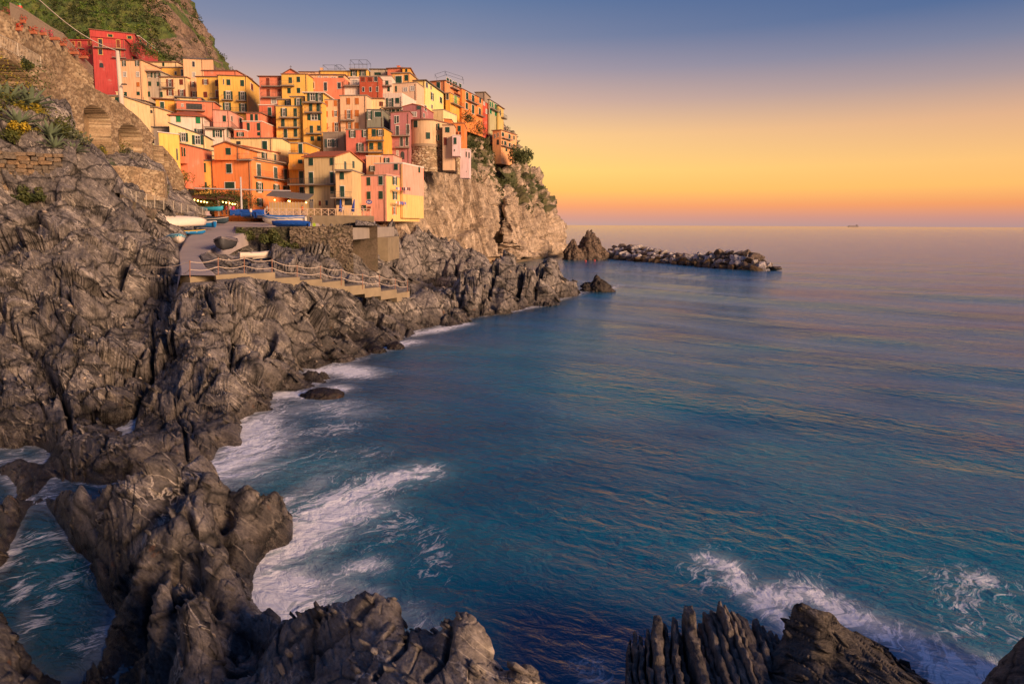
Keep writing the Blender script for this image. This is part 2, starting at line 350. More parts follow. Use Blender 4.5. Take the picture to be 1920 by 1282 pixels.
class Field:
    def __init__(s, pts, u0, u1, y0, y1, nu=300, nl=340):
        s.u0, s.u1, s.l0, s.l1, s.nu, s.nl = u0, u1, math.log(y0), math.log(y1), nu, nl
        s.U = np.linspace(u0, u1, nu); s.L = np.linspace(s.l0, s.l1, nl)
        UU, LL = np.meshgrid(s.U, s.L); s.Z = solve(pts)(UU, LL)
    def z(s, u, l):
        a = np.clip((u - s.u0) / (s.u1 - s.u0) * (s.nu - 1), 0, s.nu - 1.001); b = np.clip((l - s.l0) / (s.l1 - s.l0) * (s.nl - 1), 0, s.nl - 1.001)
        i = a.astype(int); j = b.astype(int); fa = a - i; fb = b - j; Z = s.Z
        return (Z[j, i] * (1 - fa) + Z[j, i + 1] * fa) * (1 - fb) + (Z[j + 1, i] * (1 - fa) + Z[j + 1, i + 1] * fa) * fb
    def hit(s, px, py):
        """where the photograph's ray first meets the ground"""
        d = ray(px, py); Y = np.exp(np.linspace(s.l0, s.l1, 1500)); zr = CZ + d.z * Y; zt = s.z(np.full(1500, d.x), np.log(Y))
        k = np.argmax(zt >= zr); 
        if zt[k] < zr[k]: k = 1499
        return Vector((d.x * Y[k], Y[k], zt[k]))
coast = Field(CP, -1.0, 0.16, 6.8, 142.0)
print('field', time.time() - T0)
# crevices: pixel polylines, width and depth in units of distance
CR = [([(-10,555),(40,633),(83,693),(123,750),(135,800)],0.010,0.035),([(340,588),(332,620),(320,665)],0.006,0.03),([(437,553),(470,590),(513,623),(500,655),(483,668),(430,690)],0.008,0.035),
      ([(290,640),(287,690),(260,740),(213,810)],0.009,0.03),([(285,600),(288,640),(285,690)],0.006,0.02),([(385,545),(390,570),(400,600)],0.006,0.02),([(250,470),(235,480),(225,520)],0.01,0.03),
      ([(690,570),(705,600),(712,625)],0.006,0.03),([(610,545),(600,570),(560,600)],0.004,0.012),([(350,850),(345,800),(330,770)],0.006,0.02),([(120,820),(160,790),(200,740)],0.005,0.015),([(0,690),(60,730),(90,790)],0.004,0.012),
      ([(985,500),(975,530),(965,560)],0.006,0.035),([(1020,505),(1005,530),(1000,560)],0.005,0.02),([(930,510),(920,540),(900,575)],0.005,0.02),([(870,545),(860,570),(840,595)],0.005,0.02),([(335,1045),(320,1090),(330,1140)],0.012,0.03),
      ([(350,960),(370,1000),(400,1010)],0.012,0.03),([(180,640),(200,600),(260,560)],0.006,0.02),([(60,560),(100,540),(140,500)],0.004,0.012),([(740,480),(735,500),(745,520)],0.006,0.03),([(800,470),(810,500),(800,525)],0.005,0.02),([(845,480),(855,500),(850,520)],0.005,0.025)]
CR += [([(0,480),(60,470),(140,430),(200,395)],.006,.018),([(60,700),(120,640),(200,600),(280,545),(350,520)],.006,.022),([(150,760),(230,700),(290,640),(360,600)],.005,.016),([(300,800),(370,740),(440,700)],.006,.02),([(0,600),(60,610),(110,650)],.004,.014),
       ([(410,560),(440,620),(430,690)],.005,.015),([(520,560),(580,600),(640,640)],.004,.014),([(560,1240),(640,1190),(700,1130)],.008,.02),([(700,1270),(760,1220),(800,1190)],.008,.022),([(800,1275),(835,1230),(845,1185)],.01,.03),([(430,1270),(520,1230),(600,1160)],.008,.018)]
crev = []
for pl, w, d in CR:
    q = [coast.hit(*p) for p in pl]; crev.append(([(v.x / v.y, math.log(v.y)) for v in q], w, d))
def carve(u, l):
    out = np.zeros_like(u)
    for pl, w, d in crev:
        best = np.full(u.shape, 9.)
        for (a, b), (c, e) in zip(pl[:-1], pl[1:]):
            du, dl = c - a, (e - b); L2 = du * du + dl * dl * 0.38 + 1e-9
            t = np.clip(((u - a) * du + (l - b) * dl * 0.38) / L2, 0, 1)
            best = np.minimum(best, np.sqrt((u - a - t * du) ** 2 + 0.38 * (l - b - t * dl) ** 2))
        out = np.minimum(out, -d * np.exp(-(best / (w * 0.5)) ** 2))
    return out
def rocky(P, Nn, lod, amp=1.0):
    """displace points along their normals with fractured blocks, stepped strata and sharp ridges; lod = point spacing in metres"""
    d = np.zeros(len(P), np.float32)
    wob = np.stack([perlin(P * 0.21 + 5), perlin(P * 0.21 + 31), perlin(P * 0.21 + 77)], -1) * 1.1
    Q = P + wob
    Rr = rotv(rotv(Q, 'X', 38), 'Y', -34)                       # layers dip towards the sea
    cell = np.zeros(len(P), np.float32)
    for wl, am in ((10.0, 0.95), (4.2, 0.52), (1.7, 0.13), (0.6, 0.04)):
        fade = np.clip((wl / lod - 2.2) / 3.0, 0, 1) * np.clip(2.2 - wl / (0.085 * P[:, 1]), 0, 1); idx = np.nonzero(fade > 0)[0]
        if len(idx) == 0: continue
        X = Rr[idx] / wl * (0.8, 0.42, 1.9) + wl; F1, F2, ID, C = vor(X, seed=int(wl * 10)); q = X - C; g = G[(ID * 7 + 13) % 256]
        v = (ID / 255.0 - 0.5) * 1.1 + (q * g).sum(1) * 2.0 - 0.8 * np.exp(-((F2 - F1) / 0.035) ** 2)
        d[idx] += v * am * fade[idx]
        if wl > 2: cell[idx] += ID * 0.137
    for wl, am in ((2.6, 0.34), (1.1, 0.15), (0.46, 0.065), (0.2, 0.035), (0.09, 0.018)):
        fade = np.clip((wl / lod - 2.6) / 3.0, 0, 1) * np.clip(2.2 - wl / (0.045 * P[:, 1]), 0, 1); idx = np.nonzero(fade > 0)[0]
        if len(idx) == 0: continue
        X = Rr[idx]; h = X[:, 2] / wl + 0.5 * perlin(X / (wl * 4.5) * (.6, .35, 1) + 3) + cell[idx]; f = h - np.floor(h)
        k = np.floor(h); rnd_ = ((np.sin(k * 12.9898 + wl * 7) * 43758.5453) % 1.0)
        saw = np.where(f < 0.82, f / 0.82, (1 - f) / 0.18) - 0.5 + (rnd_ - 0.5) * 0.8
        msk = sstep(-0.35, 0.25, perlin(X / (wl * 5) + 40))
        d[idx] += saw * am * fade[idx] * (0.35 + 0.65 * msk)
    for wl, am in ((5.5, 0.26), (1.9, 0.07), (0.8, 0.035), (0.36, 0.02), (0.16, 0.012), (0.08, 0.008)):
        fade = np.clip((wl / lod - 2.0) / 2.5, 0, 1) * np.clip(2.2 - wl / (0.085 * P[:, 1]), 0, 1); idx = np.nonzero(fade > 0)[0]
        if len(idx) == 0: continue
        n = 1 - 2.2 * np.abs(perlin(Rr[idx] / wl * (0.9, 0.35, 1.7) + 9.1 * wl)); d[idx] += n * am * fade[idx]
    return P + Nn * (d * amp)[:, None]
def normals_grid(P, nr, nc):
    X = P.reshape(nr, nc, 3); a = np.gradient(X, axis=0); b = np.gradient(X, axis=1); n = np.cross(b, a)
    n /= np.linalg.norm(n, axis=2)[:, :, None] + 1e-9; return n.reshape(-1, 3)
def flat_zones(x, y):
    """1 where rock relief must stay low: slipway, quay, under the houses"""
    u = x / y
    a = sstep(76, 84, y) * sstep(-0.20, -0.27, u)
    lft = np.interp(y, [42, 50, 60, 74, 88, 105, 130], [-0.545, -0.545, -0.545, -0.53, -0.53, -0.51, -0.55])
    rgt = np.interp(y, [42, 52, 60, 70, 78, 130], [-0.47, -0.49, -0.48, -0.44, -0.26, -0.26])
    m = sstep(lft - .015, lft, u) * sstep(rgt + .015, rgt, u) * sstep(42, 44, y)
    return np.clip(np.maximum(a * sstep(-0.58, -0.54, u), m), 0, 1)
GROUND = {}
def build_ground(field, name, label, mat, u0, u1, y0, y1, nu, nv, zcut=-0.9, amp=1.0, kind='structure', carvef=None, clampf=None):
    U = np.linspace(u0, u1, nu); Lf = np.linspace(math.log(y0), math.log(y1), 1400)
    UU, LL = np.meshgrid(U, Lf); Z = field.z(UU, LL); Y = np.exp(LL)
    dz = np.diff(Z, axis=0); dy = np.diff(Y, axis=0); ym = Y[:-1]
    ds = np.sqrt((dy * np.maximum(0.15, (CZ - Z[:-1]) / ym)) ** 2 + dz ** 2 + (0.25 * dy) ** 2) / ym * np.where(Z[:-1] < -1.5, 0.15, 1.0)
    k = 21; pad = np.pad(ds, ((0, 0), (k, k)), mode='edge'); cs = np.cumsum(pad, axis=1); ds = (cs[:, 2 * k:] - cs[:, :-2 * k]) / (2 * k)
    cum = np.vstack([np.zeros(nu), np.cumsum(ds, axis=0)]); tot = cum[-1]
    LV = np.empty((nv, nu)); 
    for j in range(nu): LV[:, j] = np.interp(np.linspace(0, tot[j], nv), cum[:, j], Lf)
    UV = np.broadcast_to(U, (nv, nu)); Yv = np.exp(LV); Zv = field.z(UV, LV)
    if carvef is not None: Zv = Zv + carvef(UV, LV) * Yv
    P = np.stack([UV * Yv, Yv, Zv], -1).reshape(-1, 3).astype(np.float32)
    Nn = normals_grid(P, nv, nu); Nn = np.where(Nn[:, 2:3] < 0, -Nn, Nn)
    X = Nn.reshape(nv, nu, 3)
    for ax_, kk in ((0, nv // 14), (1, nu // 16), (0, nv // 22), (1, nu // 26)):
        pd = [(0, 0)] * 3; pd[ax_] = (kk + 1, kk); c_ = np.cumsum(np.pad(X, pd, mode='edge'), axis=ax_); n_ = X.shape[ax_]
        X = (np.take(c_, np.arange(2 * kk + 1, 2 * kk + 1 + n_), ax_) - np.take(c_, np.arange(0, n_), ax_)) / (2 * kk + 1)
    Nn = X.reshape(-1, 3); Nn /= np.linalg.norm(Nn, axis=1)[:, None] + 1e-9
    lod = np.maximum(Yv * (u1 - u0) / nu * 1.2, 0.03).ravel()
    fz = 1 - 0.93 * flat_zones(P[:, 0], P[:, 1])
    P = rocky(P, Nn, lod, amp * fz * np.where(P[:, 1] < 30, .72 + .2 * (P[:, 1] < 14), np.clip(0.45 + P[:, 1] / 45, 0.4, 1.25)))
    if clampf is not None: P = clampf(P)
    Q = grid_quads(nv, nu); keep = (P[Q][:, :, 2].max(1) > zcut); V, Q, _ = compact(P, Q[keep])
    GROUND[name] = V
    o = link(name, mesh_np(name, V, Q, False), mat); tag(o, label, kind=kind); return o
def ramp_edges(y):
    yy = [44, 48, 55, 62, 71, 78, 87, 96, 105]
    L = np.interp(y, yy, [(p - 960) / F for p in (335, 335, 332, 336, 345, 360, 372, 385, 392)]); R = np.interp(y, yy, [(p - 960) / F for p in (412, 388, 374, 405, 440, 470, 500, 560, 600)])
    return L, R
def ramp_z(y): return np.interp(y, [44, 60, 75, 88, 100, 112], [6.75, 7.85, 9.15, 10.05, 10.5, 11.0])
PATH = [((356,519,44),.0),((462,508,47.5),.0),((516,520,49.5),0),((562,524,51),0),((604,528,52.6),0),((646,535,55),0),((684,539,56.6),0),((714,544,58),0),((744,549,60),0),((768,550,62),0)]
def coast_clamp(P):
    q = [at(*a) for a, _ in PATH]; best = np.full(len(P), 9e9); zz = np.zeros(len(P))
    for A, B in zip(q[:-1], q[1:]):
        dx, dy = B.x - A.x, B.y - A.y; t = np.clip(((P[:, 0] - A.x) * dx + (P[:, 1] - A.y) * dy) / (dx * dx + dy * dy), 0, 1)
        dd = np.hypot(P[:, 0] - A.x - t * dx, P[:, 1] - A.y - t * dy); m = dd < best; best = np.where(m, dd, best); zz = np.where(m, A.z + (B.z - A.z) * t, zz)
    lim = zz - 0.42 + 0.35 * np.clip(best - 2.2, 0, None) ** 1.0; P[:, 2] = np.where(best < 5, np.minimum(P[:, 2], np.maximum(lim, zz - .42)), P[:, 2])
    u = P[:, 0] / P[:, 1]; y = P[:, 1]; m = (u > -.50) & (u < -.392) & (y > 50) & (y < 77); P[:, 2] = np.where(m, np.minimum(P[:, 2], 6.75 + .15 * np.sin(P[:, 0] * 3) + np.clip(-.455 - u, 0, 1) * 22), P[:, 2])
    u = P[:, 0] / P[:, 1]; y = P[:, 1]; L, R = ramp_edges(y); m = (u > L + .001) & (u < R) & (y > 43.5) & (y < 110)
    P[:, 2] = np.where(m, np.minimum(P[:, 2], ramp_z(y) - 0.25), P[:, 2])
    m = (u > -.455) & (u < -.255) & (y > 77.5) & (y < 101); P[:, 2] = np.where(m, np.minimum(P[:, 2], 9.6), P[:, 2])
    P[:, 2] -= 4 * sstep(.104, .116, u) * (y > 80)
    m = (u > -.52) & (u < -.225) & (y > 100.5); P[:, 2] = np.where(m, np.minimum(P[:, 2], 11.0), P[:, 2])
    return P
M_coast = rock_mat("coast_rock", (0.028,0.026,0.027), (0.155,0.134,0.122), (0.47,0.405,0.36), 0.75, lichen=0.5, vein=0.95)
build_ground(coast, 'rocky_coast', 'dark layered rock coast with pale quartz veins', M_coast, -0.93, 0.13, 7.2, 140, 900, 640, carvef=carve, clampf=coast_clamp)
nst = (np.array(Matrix.Rotation(math.radians(38), 3, 'X')).T @ np.array(Matrix.Rotation(math.radians(-34), 3, 'Y')).T) @ np.array([0, 0, 1.])
def shards(name, label, V, n, mat, seed, k0=.011, k1=.032, nrm=nst, flat=(.12, .3)):
    """broken plates of the layered rock, sunk into the surface"""
    r = np.random.RandomState(seed); c = V[r.choice(len(V), n)]; s = c[:, 1] * r.uniform(k0, k1, n); nn = nrm + r.normal(size=(n, 3)) * .16; nn /= np.linalg.norm(nn, axis=1)[:, None]
    a = np.cross(nn, r.normal(size=(n, 3)) * .6 + np.array([.5, .9, .2])); a /= np.linalg.norm(a, axis=1)[:, None]; b_ = np.cross(nn, a)
    box = np.array([(x, y, z) for z in (-1, 1) for y in (-1, 1) for x in (-1, 1)], float); J = box[None] + r.uniform(-.38, .38, (n, 8, 3)); L = r.uniform(.5, 1.3, n); Wd = r.uniform(.3, .8, n); T = r.uniform(*flat, n)
    P = (c - nn * (s * T * .2)[:, None])[:, None] + J[..., :1] * (a * (s * L)[:, None])[:, None] + J[..., 1:2] * (b_ * (s * Wd)[:, None])[:, None] + J[..., 2:] * (nn * (s * T)[:, None])[:, None]
    f = np.array([(0,2,3,1),(4,5,7,6),(0,1,5,4),(1,3,7,5),(3,2,6,7),(2,0,4,6)]); Q = (np.arange(n)[:, None, None] * 8 + f[None]).reshape(-1, 4)
    tag(link(name, mesh_np(name, P.reshape(-1, 3), Q, False), mat), label, kind='stuff')
VC = GROUND['rocky_coast']; fzm = flat_zones(VC[:, 0], VC[:, 1]); VC = VC[(fzm < .3) & (VC[:, 2] > .15) & (VC[:, 1] < 98) & ~((VC[:, 0] / VC[:, 1] < -.6) & (VC[:, 1] > 50))]
pth = np.array([tuple(at(*a)) for a, _ in PATH]); dp_ = np.min(np.hypot(VC[:, None, 0] - pth[None, :, 0], VC[:, None, 1] - pth[None, :, 1]), axis=1); VF = VC[(VC[:, 1] > 17) & (dp_ > 3.2)]; VN = VC[VC[:, 1] < 17]
shards('broken_rock', 'loose plates of dark layered rock breaking out of the coast', VF, 650, M_coast, 5, .003, .011, flat=(.06, .16))
shards('broken_rock', 'sharp shards of layered rock on the ledges nearest the camera', VN, 520, M_coast, 6, .005, .019, flat=(.08, .22))
M_quartz = rock_mat('quartz_rock', (0.20,0.15,0.11), (0.40,0.31,0.24), (0.62,0.52,0.43), 3.0, vein=0, wet=.8, crack=.4)
shards('quartz_shards', 'pale quartz rich shards among the dark ledges', VN[VN[:, 2] > 1.5], 60, M_quartz, 7, .003, .010, flat=(.08, .2)); shards('quartz_shards', 'pale quartz flecks scattered over the dark coast rock', VF[VF[:, 1] > 32], 220, M_quartz, 8, .001, .0035, flat=(.3, .6))
print('coast', time.time() - T0)

# ================================================================ THE SEA
def build_sea():
    nr, nc = 640, 640
    k = np.concatenate([np.linspace(1 / 8.5, 1 / 400., nr - 14), 1 / np.geomspace(480, 30000, 14)]); Y = 1 / k
    U = np.linspace(-1.35, 1.25, nc); UU, YY = np.meshgrid(U, Y); X = UU * YY
    P = np.stack([X, YY, np.zeros_like(X)], -1).reshape(-1, 3)
    x, y = P[:, 0], P[:, 1]; f = np.clip(1.4 - y / 260, 0.12, 1) * sstep(-12, 25, x + 0.25 * y)
    q = np.stack([x, y, 0 * x], -1)
    z = np.zeros(len(P))
    w1 = perlin(q * 0.012); w2 = perlin(q * 0.03 + 7)
    for wl, am, an in ((19, 0.15, 28), (11.5, 0.10, 37), (7.3, 0.05, 15), (4.1, 0.03, 44), (2.6, 0.016, 20)):
        ca, sa = math.cos(math.radians(an)), math.sin(math.radians(an))
        ph = (x * sa + y * ca) * 2 * math.pi / wl + w1 * 5 + w2 * 2.5
        z += am * np.sin(ph) * (0.6 + 0.6 * perlin(q * 0.05 + wl)) * (1 if wl > 10 else np.clip((90 - y) / 60, 0, 1))
    z *= f
    l = np.log(np.clip(y, 6.81, 141)); u = x / y
    depth = np.where((u > -1.0) & (u < 0.155) & (y < 141) & (y > 7), coast.z(np.clip(u, -0.99, 0.155), l), -12.)
    # the foam of breaking waves, drawn as strokes on the water: (pixel polyline, half width m, filament, mist)
    foam = np.zeros(len(P)); mist = np.zeros(len(P)); turq = np.zeros(len(P))
    def stroke(pl, w, a, b, tq=0.0, w2=None):
        q = [at_z(px, py, 0) for px, py in pl]; n = len(q) - 1
        for i, (A, B) in enumerate(zip(q[:-1], q[1:])):
            dx, dy = B.x - A.x, B.y - A.y; L2 = dx * dx + dy * dy + 1e-9
            t = np.clip(((x - A.x) * dx + (y - A.y) * dy) / L2, 0, 1); ww = w + ((w2 or w) - w) * (i + t) / n
            g = np.exp(-(((x - A.x - t * dx) ** 2 + (y - A.y - t * dy) ** 2) / ww ** 2))
            np.maximum(foam, a * g, out=foam); np.maximum(mist, b * g, out=mist); np.maximum(turq, tq * np.exp(np.log(g + 1e-12) * 0.35), out=turq)
    S_ = stroke
    S_([(400,1070),(470,1090),(520,1130)],1.7,1.0,1.0,0.6); S_([(430,1040),(500,1050),(560,1010),(640,960)],1.6,1.0,0.95,1.0,1.1); S_([(540,1090),(535,1150),(560,1170)],0.9,0.9,0.9,0.3)
    S_([(560,990),(640,940),(700,910),(790,885)],1.5,0.95,0.35,1.0,1.1); S_([(500,1010),(600,990),(680,950)],1.2,0.9,0.6,0.9); S_([(560,1090),(640,1070),(690,1060)],0.7,0.6,0.4,0.6)
    S_([(600,900),(560,930),(500,955)],0.9,0.6,0.3,0.5); S_([(690,1120),(640,1100),(560,1140)],0.6,0.3,0.45,0.0)
    S_([(700,990),(740,980),(730,1010),(700,1030)],0.5,0.6,0.0,0.3); S_([(740,960),(800,1000),(820,1080)],0.6,0.5,0.0,0.1); S_([(760,1150),(800,1180)],0.7,0.45,0.2,0.1)
    S_([(470,790),(470,840),(430,880)],1.9,0.8,0.8,0.0); S_([(480,850),(560,820),(640,800)],1.3,0.62,0.15,0.2); S_([(520,870),(620,850),(700,850)],1.2,0.45,0.1,0.5); S_([(560,880),(640,880)],1.6,0.2,0.15,0.9)
    S_([(530,742),(580,738),(625,730)],1.2,1.0,0.95,0.0); S_([(605,695),(640,690),(670,700)],1.7,1.0,0.95,0.0); S_([(545,770),(600,760),(650,770)],1.8,0.55,0.4,0.0); S_([(655,664),(700,655),(770,642)],1.5,0.9,0.8,0.0)
    S_([(740,631),(830,617),(870,608)],1.2,0.9,0.8,0.0); S_([(960,584),(1000,575),(1040,565)],1.0,0.8,0.4,0.0); S_([(1040,565),(1085,552),(1100,548)],1.0,0.6,0.3,0.0); S_([(1140,545),(1165,535)],1.3,0.6,0.3,0)
    S_([(0,1050),(60,1010),(110,1000)],0.35,0.62,0.0,0.0); S_([(290,950),(200,1000),(130,1040),(60,1060),(0,1100)],0.4,0.62,0.0,0.0); S_([(240,990),(170,1050),(90,1120),(60,1180)],0.38,0.6,0.0,0.0); S_([(120,1010),(60,1000),(20,1040),(40,1120)],0.42,0.6,0.0,0.0)
    S_([(230,1160),(190,1180),(160,1210)],0.4,0.5,0.05,0.0); S_([(440,895),(400,900),(370,930)],0.7,0.3,0.35,0.0); S_([(350,930),(300,960),(240,1000)],0.35,0.8,0.45,0.0)
    S_([(1330,1050),(1370,1060),(1400,1110),(1440,1140),(1480,1180)],0.5,0.95,0.5,0.3,0.5); S_([(1300,1070),(1340,1100)],0.5,0.55,0.05,0.2); S_([(1360,1045),(1440,1080),(1520,1090)],0.7,0.45,0.0,0.0)
    S_([(1462,1150),(1490,1200),(1535,1300)],0.28,1.0,0.85,0)
    S_([(1440,1120),(1520,1115),(1600,1160),(1700,1200),(1760,1240),(1900,1275)],0.7,0.95,0.6,0.3,0.9); S_([(1500,1120),(1560,1130)],0.4,0.9,0.4,0.2); S_([(1760,1080),(1800,1120),(1810,1170),(1780,1230)],0.6,0.7,0.05,0.1)
    S_([(1760,1080),(1840,1090),(1920,1120),(1990,1130)],0.8,0.65,0.05,0.1); S_([(1830,1110),(1900,1180),(1960,1210)],0.8,0.5,0.05,0.1); S_([(1700,1230),(1800,1275),(1950,1290)],0.9,0.85,0.3,0.2); S_([(1120,1282),(1110,1250)],0.5,0.6,0.1,0.2)
    near = np.exp(-(np.clip(-depth, 0, 9) / np.where(y > 26, 1.25, .5)) ** 2) * (y < 125) * (depth < 1.0)
    foam = np.maximum(foam, np.where(x < -9.5 - 0 * y, .5, .55) * near * (y > 22)); mist = np.maximum(mist, np.where(y > 26, .62, .34) * near * (0.55 + 0.8 * np.clip(perlin(q * .35) + .3, 0, 1)))
    P[:, 2] = z
    Q = grid_quads(nr, nc)
    me = mesh_np('sea', P, Q, True, {'foam': foam, 'mist': mist, 'turq': turq, 'depth': np.clip(depth, -12, 1)})
    return me
def sea_mat():
    m = bpy.data.materials.new('sea_water'); m.use_nodes = True; t = m.node_tree; t.nodes.clear(); L = t.links.new
    out = N(t, 'ShaderNodeOutputMaterial'); P = N(t, 'ShaderNodeTexCoord').outputs['Object']
    def attr(n): a = N(t, 'ShaderNodeAttribute'); a.attribute_name = n; return a.outputs['Fac']
    big = noise_n(t, mapn(t, P, (1, 1.6, 1), (0, 0, 0.5)), 0.045, 4, 0.5, 0.5)
    body = ramp(t, [(0.36, (0.0008,0.060,0.135)), (0.5, (0.0010,0.115,0.205)), (0.66, (0.002,0.165,0.225))], big).outputs[0]
    dp = attr('depth')
    sh = ramp(t, [(0.0, 0.0), (0.45, 0.25), (1.0, 1.0)], math_n(t, 'ADD', math_n(t, 'MULTIPLY', dp, 0.14), 1.0, True)).outputs[0]
    body = mixc(t, math_n(t, 'MULTIPLY', sh, 0.85), body, (0.007, 0.017, 0.018))
    body = mixc(t, math_n(t, 'MULTIPLY', attr('turq'), 0.7), body, (0.012, 0.21, 0.27))
    # foam filaments: warped ridges, two scales
    wn = N(t, 'ShaderNodeTexNoise'); wn.inputs['Scale'].default_value = 0.35; wn.inputs['Detail'].default_value = 3; L(P, wn.inputs['Vector'])
    sc = N(t, 'ShaderNodeVectorMath', operation='SCALE'); sc.inputs['Scale'].default_value = 3.2; L(wn.outputs['Color'], sc.inputs[0])
    ad = N(t, 'ShaderNodeVectorMath', operation='ADD'); L(P, ad.inputs[0]); L(sc.outputs[0], ad.inputs[1]); WP = ad.outputs[0]
    st = map2(t, WP, (0, 0, -0.85), (0.5, 1.7, 1))
    f1 = noise_n(t, st, 0.75, 7, 0.62, 0.9); r1_ = math_n(t, 'SUBTRACT', 1.0, math_n(t, 'MULTIPLY', math_n(t, 'ABSOLUTE', math_n(t, 'SUBTRACT', f1, 0.5)), 11.0), True)
    f2 = noise_n(t, st, 2.3, 6, 0.6, 0.6); r2_ = math_n(t, 'SUBTRACT', 1.0, math_n(t, 'MULTIPLY', math_n(t, 'ABSOLUTE', math_n(t, 'SUBTRACT', f2, 0.5)), 7.0), True)
    fil = math_n(t, 'ADD', math_n(t, 'MULTIPLY', r1_, 0.65), math_n(t, 'MULTIPLY', r2_, 0.4))
    fo = attr('foam'); f3 = noise_n(t, st, 0.4, 5, 0.6)
    gate = math_n(t, 'MULTIPLY', fo, ramp(t, [(0.33, 0.45), (0.6, 1.0)], f3).outputs[0])
    a1 = math_n(t, 'MULTIPLY', math_n(t, 'SUBTRACT', math_n(t, 'ADD', fil, gate), 1.0), 1.5, True)
    ms = math_n(t, 'MULTIPLY', attr('mist'), ramp(t, [(0.25, 0.35), (0.62, 1.0)], noise_n(t, map2(t, WP, (0, 0, -0.85), (0.35, 1.6, 1)), 0.9, 6, 0.6)).outputs[0])
    whit = math_n(t, 'ADD', math_n(t, 'MULTIPLY', a1, 0.95), math_n(t, 'MULTIPLY', math_n(t, 'POWER', ms, 1.3), 1.25), True)
    col = mixc(t, whit, body, (0.92, 0.92, 0.95))
    # ripples
    b1 = noise_n(t, map2(t, P, (0, 0, 0.45), (0.75, 1.35, 1)), 1.7, 5, 0.6, 0.5)
    b2 = noise_n(t, map2(t, P, (0, 0, 0.2), (0.8, 1.3, 1)), 6.0, 4, 0.5, 0.3)
    b3 = noise_n(t, map2(t, P, (0, 0, 0.55), (0.35, 1.1, 1)), 0.24, 4, 0.55, 0.5)
    n3 = bump_n(t, b3, 0.5, 0.9); n1 = bump_n(t, b1, 0.7, 0.22, n3); n2 = bump_n(t, b2, 0.7, 0.06, n1)
    df = N(t, 'ShaderNodeBsdfDiffuse'); L(col, df.inputs[0]); L(n1, df.inputs['Normal'])
    gl = N(t, 'ShaderNodeBsdfGlossy'); gl.inputs['Roughness'].default_value = 0.09; gl.inputs[0].default_value = (0.88, 0.91, 1.0, 1); L(n2, gl.inputs['Normal'])
    fr = N(t, 'ShaderNodeFresnel'); fr.inputs[0].default_value = 1.42; L(n1, fr.inputs['Normal'])
    f0 = N(t, 'ShaderNodeFresnel'); f0.inputs[0].default_value = 1.42
    fac = math_n(t, 'MULTIPLY', math_n(t, 'MAXIMUM', math_n(t, 'MULTIPLY', f0.outputs[0], 0.97), math_n(t, 'MULTIPLY', math_n(t, 'ADD', fr.outputs[0], f0.outputs[0]), 0.5)), math_n(t, 'SUBTRACT', 1.0, math_n(t, 'MULTIPLY', whit, 0.8)), True)
    mx = N(t, 'ShaderNodeMixShader'); L(fac, mx.inputs[0]); L(df.outputs[0], mx.inputs[1]); L(gl.outputs[0], mx.inputs[2]); L(mx.outputs[0], out.inputs[0])
    return m
tag(link('sea', build_sea(), sea_mat()), 'deep blue sea with streaks of white foam', kind='structure')
print('sea', time.time() - T0)
# ================================================================ CLIFFS, HILL, WALLS, PAVING
R9 = np.array(Rm)
def atv(px, py, Y):
    c = np.stack([(px - 960) / F, (641 - py - SHIFT) / F, -np.ones_like(px, dtype=float)], -1) @ R9.T
    c = c / c[..., 1:2]; return c * Y[..., None] + np.array([0, 0, CZ])
def patch(name, label, mat, pys, Lf, Rf, Yf, back, nr, nc, nb, disp, kind='structure'):
    """a cliff seen from the front that turns round its skyline edge and goes on behind it"""
    py = np.interp(np.linspace(0, 1, nr), np.linspace(0, 1, len(pys)), pys)[:, None] * np.ones((1, nc + nb))
    t = np.concatenate([np.linspace(0, 1, nc), np.ones(nb)])[None]; w = np.concatenate([np.zeros(nc), np.linspace(0, 1, nb + 1)[1:]])[None]
    L, Rr = Lf(py), Rf(py); px = L + (Rr - L) * t; Y = Yf(px, py); P = atv(px, py, Y)
    d = atv(Rr, py, np.ones_like(px)) - np.array([0, 0, CZ]); ang = w * 1.9
    P = P + np.stack([(np.sin(ang) * 0.35 - (1 - np.cos(ang)) * 0.75) * back, (np.sin(ang * 0.8)) * back, -w * back * 0.15], -1)
    shp = P.shape[:2]; P = P.reshape(-1, 3).astype(np.float32); Nn = normals_grid(P, *shp)
    Nn = np.where((Nn @ np.array([0.2, -1, 0.3]))[:, None] < 0, -Nn, Nn) if nb == 0 else -Nn if (Nn @ np.array([0.2, -1, 0.3])).mean() < 0 else Nn
    dv, attrs = disp(P, Nn, px.ravel(), py.ravel()); P = P + Nn * dv[:, None]
    o = link(name, mesh_np(name, P, grid_quads(*shp), False, attrs), mat); tag(o, label, kind=kind); return o, P.reshape(shp + (3,)), px, py
def itp(xs, ys): return lambda v: np.interp(v, xs, ys)
